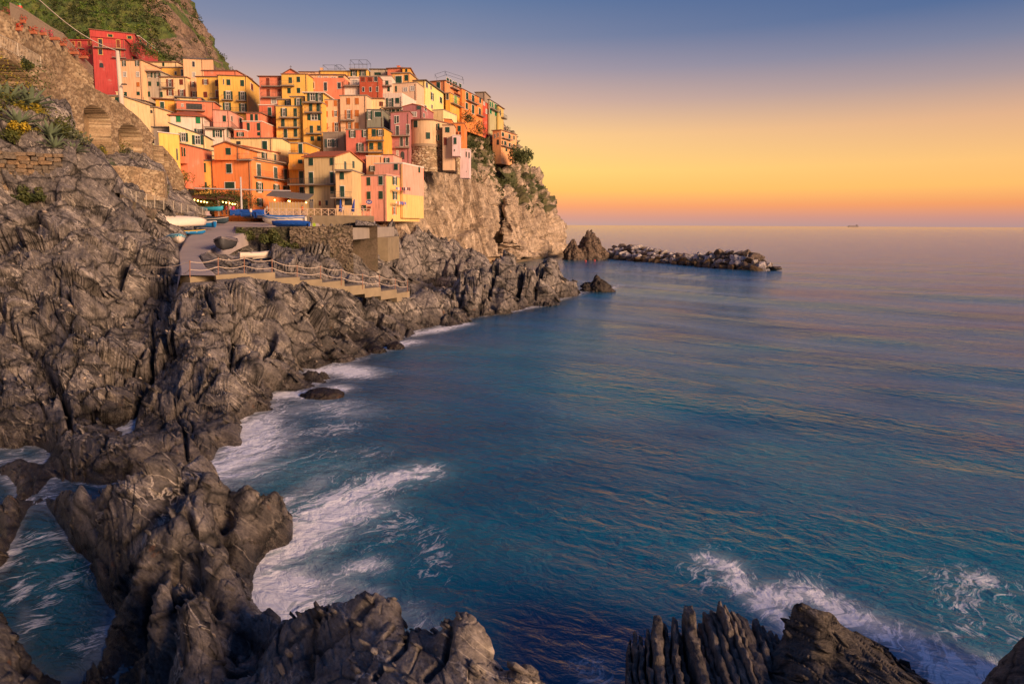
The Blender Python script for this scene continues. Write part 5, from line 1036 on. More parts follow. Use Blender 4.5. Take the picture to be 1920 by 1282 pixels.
# ---------- lower left (frame D)
frame(280, 210, 6.4)
r = H('tall orange house with pale bands facing the slipway', 'orange', 107, 780, 1242, 578, 1180, xc=1692, L=12.5, wins='g 958 680 60 104;g 968 880 110 74;k 1150 1115 66 130;k 880 1130 40 100',
      swins='b 1312 712 44 166;b 1512 745 40 150;b 1632 762 34 140;og 1320 905 86 116;og 1523 932 76 116;og 1643 948 78 112;og 1325 1085 90 90', bal='b 1086 1240 577', sbal='b 1250 1690 800;b 1246 1690 590', rc='slab', over=.05)
H('', 'orange', 107.1, 780, 1086, 418, 577, root=r, wins='g 950 474 58 78', roof='gf', pk=366, rc='brown', over=.35, down=0, back=10)
H('', 'peach', 110.5, 1085, 1130, 415, 590, xc=1560, L=11, root=r, swins='g 1165 470 40 56;og 1376 528 92 80;b 1500 558 36 96', rc='red', over=.25, down=0)
m = MB(); 
for yy in (800, 990):
    A = at(fx(790), fy(yy), 106.9); B = at(fx(1240), fy(yy), 106.9)
r = H('cream gabled house with a grey roof between the orange and yellow houses', 'pale', 119, 985, 1486, 318, 640, xc=1702, L=8, roof='gs', pk=290, rc='gray', wins='k 1070 372 50 38;g 1387 410 56 112', over=.25)
H('amber house with stacked dark balconies between the orange and beige houses', 'yor', 116, 1690, 1905, 505, 1060, wins='g 1815 440 46 110;g 1812 608 46 66;g 1825 785 50 140;g 1830 960 50 112', bal='p 1690 1880 690;b 1690 1900 868;b 1790 1890 1028', rc='slab', over=.1)
H('upper amber stage with a small sun awning and green door', 'yor', 118, 1700, 1880, 380, 620, wins='g 1815 440 44 80;g 1815 607 44 62', bal='b 1700 1870 540', rc='slab', over=.2)
r = H('pale yellow house with a long sloping roofline and wide green shutters', (0.84,0.66,0.33), 112, 265, 690, 150, 640, roof='lshed', pk=292, rc='gray', wins='og 410 305 116 100;og 582 338 134 106;og 510 512 100 96', bal='b 465 560 600', over=.2, xc=778, L=6)
H('mustard yellow house with two wide open green shuttered windows', 'yel', 108.5, 535, 782, 590, 950, wins='og 620 670 124 108;og 632 890 124 94', rc='gray', over=.15)
H('narrow pale house strip with a hanging green balcony beside the mustard house', 'pale', 109.5, 465, 545, 480, 900, bal='b 470 530 800', rc='slab', over=.05)
r = H('lemon yellow house with a pale tiled roof below the arched wall', (0.82,0.53,0.12), 101, 130, 372, 262, 640, roof='lshed', pk=275, rc='white', wins='b 335 510 16 130', xc=380, L=4, over=.15)
H('small coral house with a pale balcony hanging over the shrubs', 'salmon', 103, 372, 462, 375, 700, wins='g 398 480 14 110;g 428 490 16 110', bal='p 395 466 612', roof='lshed', pk=400, rc='gray', over=.25)
H('dark slate roofed house behind the lemon yellow house', (0.35,0.28,0.22), 113, 60, 268, 190, 420, roof='shed', pk=170, rc='gray', over=.3)
# ---------- lower centre (frame E)
frame(530, 240, 6.4)
r = H('beige house with tall green shutters and a big terracotta roof facing the harbour', 'beige', 110, 275, 642, 342, 975, xc=968, L=11, roof='gs', pk=245, rc='red', wins='g 343 408 50 84;g 596 405 50 84;g 345 600 48 132;g 597 597 48 132;g 350 747 50 86;g 600 747 50 86;e 350 930 40 80;d 340 870 18 22;d 362 870 18 22;r 450 903 24 55;b 530 900 26 54', swins='b 747 450 24 90;b 845 440 24 80', bal='b 90 640 678', over=.35)
H('', (0.72,0.48,0.24), 107, 645, 838, 512, 975, root=r, wins='g 713 575 50 84;g 717 765 50 130;k 680 890 70 70;k 790 890 90 74', bal='b 590 836 838;b 645 838 512', rc='slab', over=.15)
r = H('pink and yellow house with laundry lines at the foot of the cliff', 'pink', 112, 840, 1248, 574, 1080, xc=1640, L=14, yaw=None, down=.6, wins='g 898 650 40 94;g 1033 642 44 94;g 1178 632 48 100;g 900 817 40 90;g 1035 810 44 90;g 1180 805 48 90;k 905 950 40 60;g 975 960 56 66;r 1040 970 42 52', rc='slab', over=.08)
hl = [c for c in r.children if c.name.startswith('wall')][0]
H('', (0.82,0.50,0.18), 112.02, 1200, 1250, 562, 1040, root=r, xc=1640, L=14, swins='og 1342 637 84 92;og 1482 653 80 86;og 1343 812 80 90;g 1487 822 40 92;on 1337 995 84 86', rc='pink', over=.04, down=1.2)
H('', 'pink', 117, 1100, 1440, 425, 600, root=r, xc=1692, L=9.5, wins='og 1075 487 70 60;g 1362 468 44 70', swins='', rc='white', over=.08)
H('', (0.82,0.50,0.18), 117.0, 1432, 1441, 432, 760, root=r, xc=1690, L=9.5, swins='g 1635 500 22 72', rc='white', over=.1, down=5)
H('', 'pink', 121, 1185, 1330, 328, 440, root=r, xc=1430, L=6, wins='og 1250 388 70 54', rc='brown', over=.1)
H('peach house block with a blank wall behind the pink house terrace', (0.78,0.42,0.22), 121, 1005, 1200, 345, 560, rc='white', over=.06, wins='og 1075 487 70 60')
print('village', time.time() - T0)
# ================================================================ ROCKS THAT STAND ALONE
def rock_blob(name, label, c, size, mat, seed, sub=5, amp=.3, peaks=None, group=None, cat='rock', ridge=1.0, parent=None):
    """closed rough boulder or stack"""
    import bmesh
    bm = bmesh.new(); bmesh.ops.create_icosphere(bm, subdivisions=sub, radius=1); me = bpy.data.meshes.new(name); bm.to_mesh(me); bm.free()
    P = np.empty(len(me.vertices) * 3, np.float32); me.vertices.foreach_get('co', P); P = P.reshape(-1, 3); D = P / np.linalg.norm(P, axis=1)[:, None]
    Q = rotv(D, 'Y', 25) * (1.6, 1.6, .7) + seed * 3.7
    F1, F2, ID, C = vor(Q * 1.5); d = (ID / 255. - .5) * .5 + ((Q * 1.5 - C) * G[(ID * 3) % 256]).sum(1) * .5 - .25 * np.exp(-((F2 - F1) / .06) ** 2)
    d = d * .8 + (1 - 2.2 * np.abs(perlin(Q * 2.6))) * .16 * ridge + (1 - 2.2 * np.abs(perlin(Q * 6))) * .07 * ridge + perlin(Q * 14) * .03
    P = P * (1 + amp * d)[:, None]
    if peaks is not None:                                       # (x, height) profile across the view
        hx = np.interp(P[:, 0], *zip(*peaks)); P[:, 2] = np.where(P[:, 2] > 0, P[:, 2] * hx, P[:, 2])
    P = P * np.array(size); me.vertices.foreach_set('co', P.astype(np.float32).ravel()); me.polygons.foreach_set('use_smooth', np.ones(len(me.polygons), bool)); me.update()
    o = link(name, me, mat, parent); o.location = c
    if label: tag(o, label, cat, group)
    return o
M_stack = rock_mat('sea_stack_rock', (0.05,0.035,0.026), (0.14,0.092,0.062), (0.26,0.18,0.12), 0.8, vein=0.2, wet=.8, lichen=.2, strata=((0.2, 0.5, 0.0), (1.8, 1.8, 0.4)))
Yk = 186
def wpos(px, py, Y): return at(px, py, Y)
s_ = Yk / F
c = at_z(1074, 481, 0); rock_blob('sea_stack', 'short dark pointed rock where the mole ends at the breakwater', (at(1076, 470, Yk).x, Yk, 0), (3.1, 3.0, 4.6), M_stack, 1, 5, .6, [(-1, .8), (-.2, 1.15), (.1, 1.1), (.4, .75), (1, .7)])
rock_blob('sea_stack', 'taller blunt rock tower at the landward end of the breakwater', (at(1107, 470, Yk + 3).x, Yk + 3, 0), (4.4, 3.4, 6.9), M_stack, 2, 5, .55, [(-1, .8), (-.3, 1.1), (.25, 1.12), (.55, 1.05), (1, .9)])
rock_blob('boulder', 'lone round boulder between the rock tower and the breakwater', (at(1133, 464, Yk + 2).x, Yk + 2, 1.3), (1.5, 1.4, 1.4), M_stack, 3, 4, .3)
p = at_z(1118, 545, 0); rock_blob('sea_rock', 'small black rock standing alone in the water off the headland', (p.x, p.y, -.1), (2.3, 1.7, 1.9), rock_mat('black_rock', (0.02,0.016,0.013), (0.05,0.036,0.026), (0.10,0.07,0.05), 1.2, vein=0, wet=.6), 4, 5, .75, [(-1, .9), (-.7, .9), (-.35, .7), (.0, 1.15), (.4, 1.0), (1, .6)])
p = at_z(1140, 546, 0); rock_blob('sea_rock', 'low pale streaked lump on the seaward side of the small black rock', (p.x, p.y, -.1), (1.1, .9, .6), M_stack, 5, 4, .4)
M_wet = rock_mat('wet_rock', (0.02,0.015,0.012), (0.06,0.04,0.028), (0.13,0.085,0.055), 1.2, vein=.1, wet=1, lichen=.7)
for (px, py, sx, sz, lab) in [(665, 663, 1.1, .6, 'low wet rock among foam, the widest of the row off the shore'), (706, 660, .8, .6, 'small wet rock in the middle of the row off the shore'), (742, 654, .75, .7, 'small dark rock farthest out in the row off the shore'), (606, 742, 1.3, .6, 'low dark rock awash in foam beside the long ledge'), (1160, 541, .5, .2, 'tiny half sunk rock beyond the small black rock')]:
    p = at_z(px, py, 0); rock_blob('sea_rock', lab, (p.x, p.y, -.15), (sx, sx * .7, sz), M_wet, px % 13, 4, .4)
# ---- breakwater of tipped boulders
bl = {}
BM = [('pale boulder', rock_mat('marble_boulder', (0.34,0.29,0.27), (0.55,0.48,0.45), (0.72,0.66,0.62), 1.0, vein=0, wet=.9, crack=.5), 'pale'), ('dark brown boulder', rock_mat('dark_boulder', (0.06,0.042,0.03), (0.14,0.10,0.075), (0.26,0.19,0.14), 1.0, vein=.2, wet=.9, crack=.5), 'dark'),
      ('ochre wet boulder', rock_mat('ochre_boulder', (0.06,0.035,0.015), (0.18,0.105,0.035), (0.30,0.19,0.07), 1.0, vein=0, wet=.5, crack=.5), 'ochre')]
protos = []
for i, (lb, mt, nm) in enumerate(BM):
    for k in range(5):
        import bmesh
        bm = bmesh.new(); rp = np.random.RandomState(40 + i * 7 + k); pts = rp.normal(size=(13, 3)); pts = pts / np.linalg.norm(pts, axis=1)[:, None] * (.8 + .4 * rp.rand(13, 1))
        for q in pts: bm.verts.new(q)
        bmesh.ops.convex_hull(bm, input=bm.verts); bmesh.ops.delete(bm, geom=[v for v in bm.verts if not v.link_faces], context='VERTS'); bmesh.ops.bevel(bm, geom=bm.edges[:], offset=.07, segments=1, affect='EDGES')
        me = bpy.data.meshes.new('boulder'); bm.to_mesh(me); bm.free(); protos.append((i, link('boulder', me, mt)))
A, B = at_z(1116, 483, 0), at_z(1424, 509, 0); rb = random.Random(11); ax = (B - A); Ln = ax.length; ax.normalize(); nr = Vector((-ax.y, ax.x, 0)); nr = nr if nr.y > 0 else -nr
cnt = {}
for row, (dn, z, num, pr) in enumerate([(0.2, .15, 40, (0.05, .3, .65)), (1.6, 1.0, 40, (.45, .4, .15)), (3.2, 1.9, 38, (.5, .45, .05)), (4.8, 2.7, 35, (.3, .7, 0)), (6.6, 2.4, 30, (.15, .85, 0)), (8.4, 1.2, 26, (.1, .8, .1))]):
    for j in range(num):
        t = (j + rb.uniform(.1, .9)) / num; i = rb.choices((0, 1, 2), pr)[0]; pro = rb.choice([q for a, q in protos if a == i]); end = min(1, (1 - t) * 7 + .25, t * 8 + .5)
        o = pro.copy(); COL.objects.link(o); s = rb.uniform(.75, 1.45) * (1.1 if row < 4 else 1.0); p = A + ax * (Ln * t) + nr * (dn * (1 if t < .93 else .8) + rb.uniform(-.5, .5))
        o.location = (p.x, p.y, z * 1.25 * end * (.85 + .25 * math.sin(t * 9)) + rb.uniform(-.2, .25)); o.scale = (s * rb.uniform(.9, 1.5), s * rb.uniform(.8, 1.2), s * rb.uniform(.6, .95)); o.rotation_euler = (rb.uniform(-.5, .5), rb.uniform(-.5, .5), rb.uniform(0, 6.28))
        where = ('at the waterline' if row == 0 else 'low on the harbour face' if row == 1 else 'high on the harbour face' if row == 2 else 'on the crest' if row == 3 else 'behind the crest' if row == 4 else 'at the seaward edge')
        seg = ('nearest the shore', 'in the first third', 'near the middle', 'in the outer third', 'at the tip')[min(4, int(t * 5))]; mean = (o.scale[0] + o.scale[1]) / 2; sz = 'big ' if mean > 1.5 else 'small ' if mean < 1.05 else ''; shp = 'flat ' if o.scale[2] < .55 * mean else 'blocky ' if o.scale[2] > .78 * mean else ''
        tag(o, f'{sz}{shp}{BM[i][0]} {where} {seg} of the breakwater', 'boulder', 'boulders of the breakwater')
for a, q in protos: bpy.data.objects.remove(q)
tag(strip('breakwater_core', '', [A + nr * 2.5 + ax * 1, A + nr * 2.5 + ax * (Ln - 5)], 1.2, 5, BM[1][1], None), None, kind='stuff'); bpy.data.objects['breakwater_core']['label'] = 'dark rubble packed between the boulders of the breakwater'
# ---- ribbed rock at the bottom: upright strata as separate slabs
M_rib = rock_mat('ribbed_slab', (0.06,0.05,0.043), (0.17,0.14,0.12), (0.34,0.28,0.235), 2.2, strata=((0.0, 0.0, -0.12), (3.0, .25, .8)), vein=.15, wet=.9, bump=1.0, crack=.35)
rr_ = random.Random(3)
rib = empty('ribbed_rock', at_z(1300, 1240, 0)); tag(rib, 'rock outcrop of upright parallel slabs at the water', 'rock')
tops = [(1178,1194,1186),(1188,1190,1200),(1199,1184,1214),(1212,1180,1232),(1224,1172,1244),(1236,1180,1262),(1229,1160,1256),(1246,1163,1276),(1262,1158,1292),(1272,1180,1312),(1285,1139,1350),(1298,1172,1366),(1311,1157,1384),(1322,1142,1398),(1334,1141,1416),(1346,1137,1434),(1358,1137,1450),(1370,1146,1462),(1384,1142,1478),(1398,1150,1492),(1412,1156,1500),(1426,1164,1512),(1440,1172,1524),(1454,1182,1530),(1466,1196,1536)]
for i, (tx, ty, bx) in enumerate(tops):
    bx = 1178 + (bx - 1178) * .9
    Yt = 13.2 - (i / 24.) * .3; T = at(tx, ty, Yt); Bp = at(bx + (bx - tx) * .6, 1400, 9.6); wdt = rr_.uniform(.045, .085) * (1.7 if i in (10, 6, 18) else 1); n = 60; k = 9; lift = rr_.uniform(-.10, .08) + (.12 if i == 10 else 0); V = []
    for j in range(n):
        s = j / (n - 1); c = T.lerp(Bp, s); c.z -= .25 * math.sin(math.pi * s) * .3; prof = min(1, .35 + s * 9)
        for q in range(k):
            a = math.pi * q / (k - 1); V.append((c.x - math.cos(a) * wdt * prof, c.y, c.z + lift + abs(math.sin(a)) ** .45 * wdt * 1.2 * prof - (1.6 if q in (0, k - 1) else .22 if q in (1, k - 2) else 0) - (0 if s > .02 else .3)))
    V = np.array(V, np.float32); base = np.array(rib.location, np.float32); nse = perlin(V * (4, 2.5, 4) + i) * .10 + perlin(V * (9, 9, 9) + i) * .06 + (1 - 2.2 * np.abs(perlin(V * (16, 5, 16)))) * .012
    st = np.floor(V[:, 1] * 1.7 + i * .37); nse += ((st * 7919 + i * 31) % 11 / 11 - .5) * .17; V[:, 0] += perlin(V * (6, 5, 6) + i * 3) * .05
    V[:, 2] += nse; V[:, 0] += perlin(V * (.5, 1.4, .5) + 9) * .07
    link('slab', mesh_np('slab', V - base, grid_quads(n, k), False), M_rib, rib)
m = MB(); V = [at(1186, 1230, 12.9), at(1450, 1215, 12.9), at(1490, 1420, 9.4), at(1190, 1420, 9.4)]
m.add([(v.x, v.y, v.z - .42) for v in V] + [(v.x, v.y, -2) for v in V], [(0,3,2,1),(4,5,6,7),(0,1,5,4),(1,2,6,5),(2,3,7,6),(3,0,4,7)])
for i in range(8): m.v[i] = (m.v[i][0] - rib.location.x, m.v[i][1] - rib.location.y, m.v[i][2] - rib.location.z)
m.build('core', M_wet, rib)
# ---- craggy rock beside it, and a corner of another
def local_ground(name, label, pts, sea, mat, u0, u1, y0, y1, nu, nv, amp):
    CPx = [at(*p) for p in pts] + [at_z(*p) for p in sea]; f = Field(CPx, u0, u1, y0, y1, 90, 90)
    f_ = lambda U, L: np.zeros_like(U); o = build_ground(f, name, label, mat, u0, u1, y0, y1, nu, nv, -.6, amp, kind=None); o['category'] = 'rock'; return o
M_dark = rock_mat('dark_foreshore_rock', (0.03,0.026,0.023), (0.085,0.070,0.060), (0.20,0.165,0.135), 1.8, vein=.25, wet=.7, lichen=.35, strata=((0.9, -0.2, 0.3), (.5, .5, 2.4)))
local_ground('craggy_rock', 'jagged dark rock split from the ribbed outcrop by a run of white water', [(1490,1150,12.6),(1520,1158,12.5),(1545,1168,12.4),(1580,1182,12.3),(1620,1196,12.1),(1660,1225,11.9),(1690,1250,11.6),(1725,1280,11.2),(1500,1200,11.8),(1560,1220,11.5),(1620,1250,11.2),(1540,1282,10.6),(1600,1300,10.2),(1700,1330,9.8),(1500,1300,10.4),(1560,1380,9.2),(1750,1380,9.0)],
             [(1482,1128,-1.6),(1540,1130,-2),(1600,1150,-2),(1660,1180,-2),(1720,1215,-2),(1760,1250,-2),(1800,1290,-2),(1850,1380,-2),(1468,1180,-.2),(1490,1240,-.5),(1510,1290,-.5),(1520,1350,-.5),(1455,1150,-2),(1455,1250,-2),(1455,1400,-2),(1560,1100,-3),(1700,1150,-3)], M_dark, .44, .82, 7.0, 15.5, 300, 260, 1.0); shards('broken_rock', 'jagged plates on the craggy rock beside the ribbed outcrop', GROUND['craggy_rock'][GROUND['craggy_rock'][:, 2] > .2], 260, M_dark, 9, .005, .018, flat=(.08, .22))
local_ground('corner_rock', 'edge of a brown rock rising from the foam at the far side of the inlet', [(1905,1215,11.4),(1940,1200,11.4),(1895,1250,11),(1990,1190,11.4),(1930,1270,10.6),(2000,1300,10)], [(1885,1225,-1),(1880,1282,-1),(1900,1190,-2),(1950,1170,-2),(2020,1160,-2),(1870,1350,-2)], M_dark, .80, 1.0, 8.0, 13.5, 120, 90, .6)

# ================================================================ RAILS, STEPS, POLES
M_post = simple('rusty_post', (0.28, 0.13, 0.08), .7); M_chain = simple('galvanised_chain', (0.55, 0.44, 0.36), .5); M_galv = simple('galvanised_rail', (0.42, 0.36, 0.28), .5)
steps = [((356,519,44),(462,508,47.5),1.0),((462,514,47.5),(516,520,49.5),.8),((516,522,49.5),(562,524,51),.7),((562,526,51),(604,526,52.6),.6),((604,530,52.6),(646,533,55),.6),((646,537,55),(684,536,56.6),.6),((684,541,56.6),(714,541,58),.6),((714,546,58),(744,546,60),.6),((744,550,60),(768,550,62),.6)]
st_ = empty('stepped_path', at(560, 530, 51)); tag(st_, 'ochre concrete path stepping down along the rocks below the slipway', 'path')
for (a, b, th) in steps:
    A_, B_ = at(*a), at(*b); B_.z = A_.z; d = (B_ - A_).normalized(); nrm = Vector((-d.y, d.x, 0)); m = MB(); q = [A_, B_, B_ + nrm * 1.5, A_ + nrm * 1.5]; l = st_.location
    m.add([(p.x - l.x, p.y - l.y, p.z - th - .25 - l.z) for p in q] + [(p.x - l.x, p.y - l.y, p.z - l.z) for p in q], [(0,3,2,1),(4,5,6,7),(0,1,5,4),(1,2,6,5),(2,3,7,6),(3,0,4,7)]); m.build('step', M_conc2, st_)
posts = [(356,518,490,44),(409,513,484,46),(458,511,483,47.5),(510,515,487,49.5),(557,524,498,51),(601,523,499,52.6),(640,533,505,54.6),(680,540,514,56.4),(711,543,516,58),(741,543,523,60),(764,546,526,61.5)]
rl = empty('chain_railing', at(560, 524, 51)); tag(rl, 'rusty posts strung with two pale chains along the stepped path', 'railing')
l = rl.location; tp = []
for (px, pb, pt, Y) in posts:
    b_ = at(px, pb, Y); b_.z -= .1; t_ = at(px, pt, Y); m = MB(); m.bar(b_ - l, t_ - l, .035, 6); m.bar(t_ - l, t_ - l + Vector((0, 0, .06)), .05, 6); m.build('post', M_post, rl); tp.append((b_, t_))
first = [(at(238, 500, 47), at(288, 502, 46)), None]
for lev in (.97, .5):
    m = MB(); pts = [b.lerp(t, lev) for b, t in tp]
    pts = [at(286 if lev > .9 else 329, 501 if lev > .9 else 516, 45.5)] + pts
    for p, q in zip(pts[:-1], pts[1:]):
        seg = [p.lerp(q, i / 6) - Vector((0, 0, .16 * math.sin(math.pi * i / 6))) - l for i in range(7)]; m.tube(seg, .026, 4)
    m.build('chain', M_chain, rl)
# railed walkway with mesh infill
wr = [(234,362,352,60.5),(255,379,359,64),(274,387,364,67),(290,390,368,70),(307,394,372,73),(325,396,377,76.5),(340,399,381,80),(352,400,384,83),(366,402,387,86.5),(380,403,389,90),(388,403,391,92)]
rl = empty('walkway_railing', at(307, 394, 73)); l = rl.location; tag(rl, 'pale posts and wire mesh along the walkway above the boats', 'railing'); tp = []
for (px, pb, pt, Y) in wr:
    b_, t_ = at(px, pb, Y), at(px, pt, Y); m = MB(); m.bar(b_ - l, t_ - l, .05, 5); m.build('post', M_galv, rl); tp.append((b_, t_))
m = MB(); m.tube([t - l for b, t in tp], .03); m.tube([b.lerp(t, .1) - l for b, t in tp], .02); m.build('rail', M_galv, rl); m = MB()
for (b, t), (b2, t2) in zip(tp[:-1], tp[1:]):
    for i in range(1, 9): f = i / 9; m.bar(b.lerp(b2, f) - l, t.lerp(t2, f) - l, .008, 3)
    for i in range(1, 6): f = i / 6; m.bar(b.lerp(t, f) - l, b2.lerp(t2, f) - l, .008, 3)
m.build('mesh_panel', M_galv, rl)
# railing on the arched wall
rl = empty('road_railing', at(30, 100, 61)); l = rl.location; tag(rl, 'iron railing with close upright bars on top of the arched wall', 'railing')
pb = [at(x, y, Y) for x, y, Y in [(-40,62,57),(0,90,60),(34,106,62.5),(77,129,66)]]; ptt = [p + Vector((0, 0, 1.25)) for p in pb]
for b, t in zip(pb[1:], ptt[1:]): m = MB(); m.bar(b - l, t - l, .055, 5); m.build('post', M_galv, rl)
m = MB()
for (b, t), (b2, t2) in zip(list(zip(pb, ptt))[:-1], list(zip(pb, ptt))[1:]):
    m.bar(t - l, t2 - l, .035); m.bar(b.lerp(t, .12) - l, b2.lerp(t2, .12) - l, .03); n = int((b2 - b).length / .22)
    for i in range(1, n): f = i / n; m.bar(b.lerp(b2, f) - l, t.lerp(t2, f) - l, .016, 3)
m.build('bars', M_galv, rl)
# flower fence above
rl = empty('flower_fence', at(70, 56, 69.5)); l = rl.location; tag(rl, 'weathered picket fence hung with pink and red flower boxes above the wall', 'fence'); m = MB()
fl = [(20,30,64),(47,42,67),(70,56,69.5),(96,72,73),(120,84,76),(150,118,78.5),(176,146,80.5)]; q = [at(*p) for p in fl]
for a, b in zip(q[:-1], q[1:]):
    n = int((b - a).length / .16)
    for i in range(n): p = a.lerp(b, i / n); m.box(p.x - l.x - .03, p.x - l.x + .03, p.y - l.y, p.y - l.y + .03, p.z - l.z - .2, p.z - l.z + 1.3)
    m.bar(a + Vector((0, 0, 1.1)) - l, b + Vector((0, 0, 1.1)) - l, .04)
m.build('pickets', simple('weathered_wood', (0.25, 0.19, 0.14), .9), rl)
L_pink = leaf_mat('pink_blossom', (0.10,0.12,0.03), (0.62,0.05,0.11), (0.75,0.12,0.18)); L_red = leaf_mat('red_blossom', (0.09,0.12,0.03), (0.55,0.03,0.02), (0.7,0.10,0.03)); L_yel = leaf_mat('yellow_blossom', (0.09,0.11,0.02), (0.25,0.2,0.02), (0.72,0.48,0.02))
for i, (px, py, Y, r_, mt, lab) in enumerate([(30,50,65,.5,L_red,'flower box of red blossom nearest the viewer on the picket fence'),(57,56,68,.6,L_red,'flower box of orange red blossom second along the picket fence'),(74,58,70,.7,L_pink,'small pink flower box in the middle of the picket fence'),(92,65,72.5,1.15,L_pink,'largest mass of magenta flowers on the picket fence'),(110,78,75,.8,L_red,'flower box of mixed green and red beside the magenta flowers'),(134,94,77,.8,L_red,'red flower box above the green gate'),(152,102,78.5,.8,L_red,'last red flower box next to the white panel'),(10,22,66,1.1,L_pink,'dark pink flowering creeper at the top of the rough wall'),(32,34,66,.8,L_red,'terracotta trough of red flowers over the rough wall')]):
    c = at(px, py, Y); fb = empty('flower_box', c); tag(fb, lab, 'flower box', 'flower boxes on the picket fence'); m = MB(); m.box(-r_, r_, -.15, .15, -.28 - r_ * .3, -r_ * .3 + .02); m.build('box', simple('terracotta', (0.42, 0.14, 0.07), .8), fb)
    rs = np.random.RandomState(i); link('foliage', leaf_mesh('foliage', rs.uniform(-1, 1, (9, 3)) * (r_, .2, r_ * .35), .32, 26, .07, i), mt, fb)
# flag on the hill
c = at(38, 20, 75); fg = empty('beacon', c); tag(fg, 'small red and green beacon on a post above the rough wall', 'beacon'); m = MB(); m.bar((0,0,-1.5),(0,0,0),.05,6); m.build('post', M_galv, fg); m = MB(); m.bar((0,0,0),(0,0,.5),.22,8); m.build('lamp', simple('beacon_red', (.6,.03,.02), .5), fg); m = MB(); m.bar((0,0,.503),(0,0,.75),.12,8); m.build('cap', simple('beacon_green', (.03,.25,.06), .5), fg)
# pole with lamp and cable
p0, p1 = at(230, 208, 100), at(220, 96, 100); po = empty('utility_pole', p0); tag(po, 'tall pale tapering pole carrying a lamp and a cable beside the tenements', 'pole')
m = MB(); m.bar((0,0,-3), p1 - p0, .42, 12, .26); m.build('shaft', simple('pale_concrete_pole', (0.62, 0.50, 0.40), .8), po, True)
a_ = at(227, 160, 99.5) - p0; m = MB(); m.bar(a_, a_ + Vector((.5, -.2, .12)), .06); m.box(a_.x + .3, a_.x + 1.0, a_.y - .4, a_.y - .05, a_.z, a_.z + .16); m.build('lamp', M_rail, po)
m = MB(); A_, B_ = at(62, -10, 80), p1; m.tube([A_.lerp(B_, i / 12) - p0 - Vector((0, 0, 1.0 * math.sin(math.pi * i / 12))) for i in range(13)], .06, 4); m.build('cable', simple('pale_cable', (0.6, 0.52, 0.42), .6), po)
# X railing of the terrace
xr_ = empty('terrace_railing', at(600, 404, 101)); l = xr_.location; tag(xr_, 'pale wooden railing of crossed diagonals along the terrace edge', 'railing'); M_xr = simple('pale_timber', (0.66, 0.47, 0.32), .8)
xs = [at(x, 404, 101).x for x in np.linspace(497, 695, 16)]; z0, hh = l.z, 1.05
for i, x in enumerate(xs):
    m = MB(); m.box(x - l.x - .05, x - l.x + .05, -.05, .05, 0, hh); m.build('post', M_xr, xr_)
    if i: m = MB(); a, b = xs[i - 1] - l.x, x - l.x; m.bar((a + .05, 0, .08), (b - .05, 0, hh - .1), .035); m.bar((a + .05, .04, hh - .1), (b - .05, .04, .08), .035); m.build('cross', M_xr, xr_)
m = MB(); m.box(xs[0] - l.x, xs[-1] - l.x, -.06, .06, hh + .003, hh + .09); m.build('rail', M_xr, xr_)
# crane post with long boom in front of the orange house
cr_ = empty('crane', at(453, 392, 100)); l = cr_.location; tag(cr_, 'slim pale boat crane with a long horizontal boom before the orange house', 'crane'); m = MB(); t_ = at(451, 332, 100) - l; m.bar((0,0,0), t_, .16, 8, .12); m.build('mast', simple('grey_paint', (0.45,0.42,0.42), .5), cr_)
m = MB(); m.bar(at(365, 353, 99.5) - l, at(545, 358, 101) - l, .10, 6); m.build('boom', simple('grey_paint', (0.45,0.42,0.42), .5), cr_)

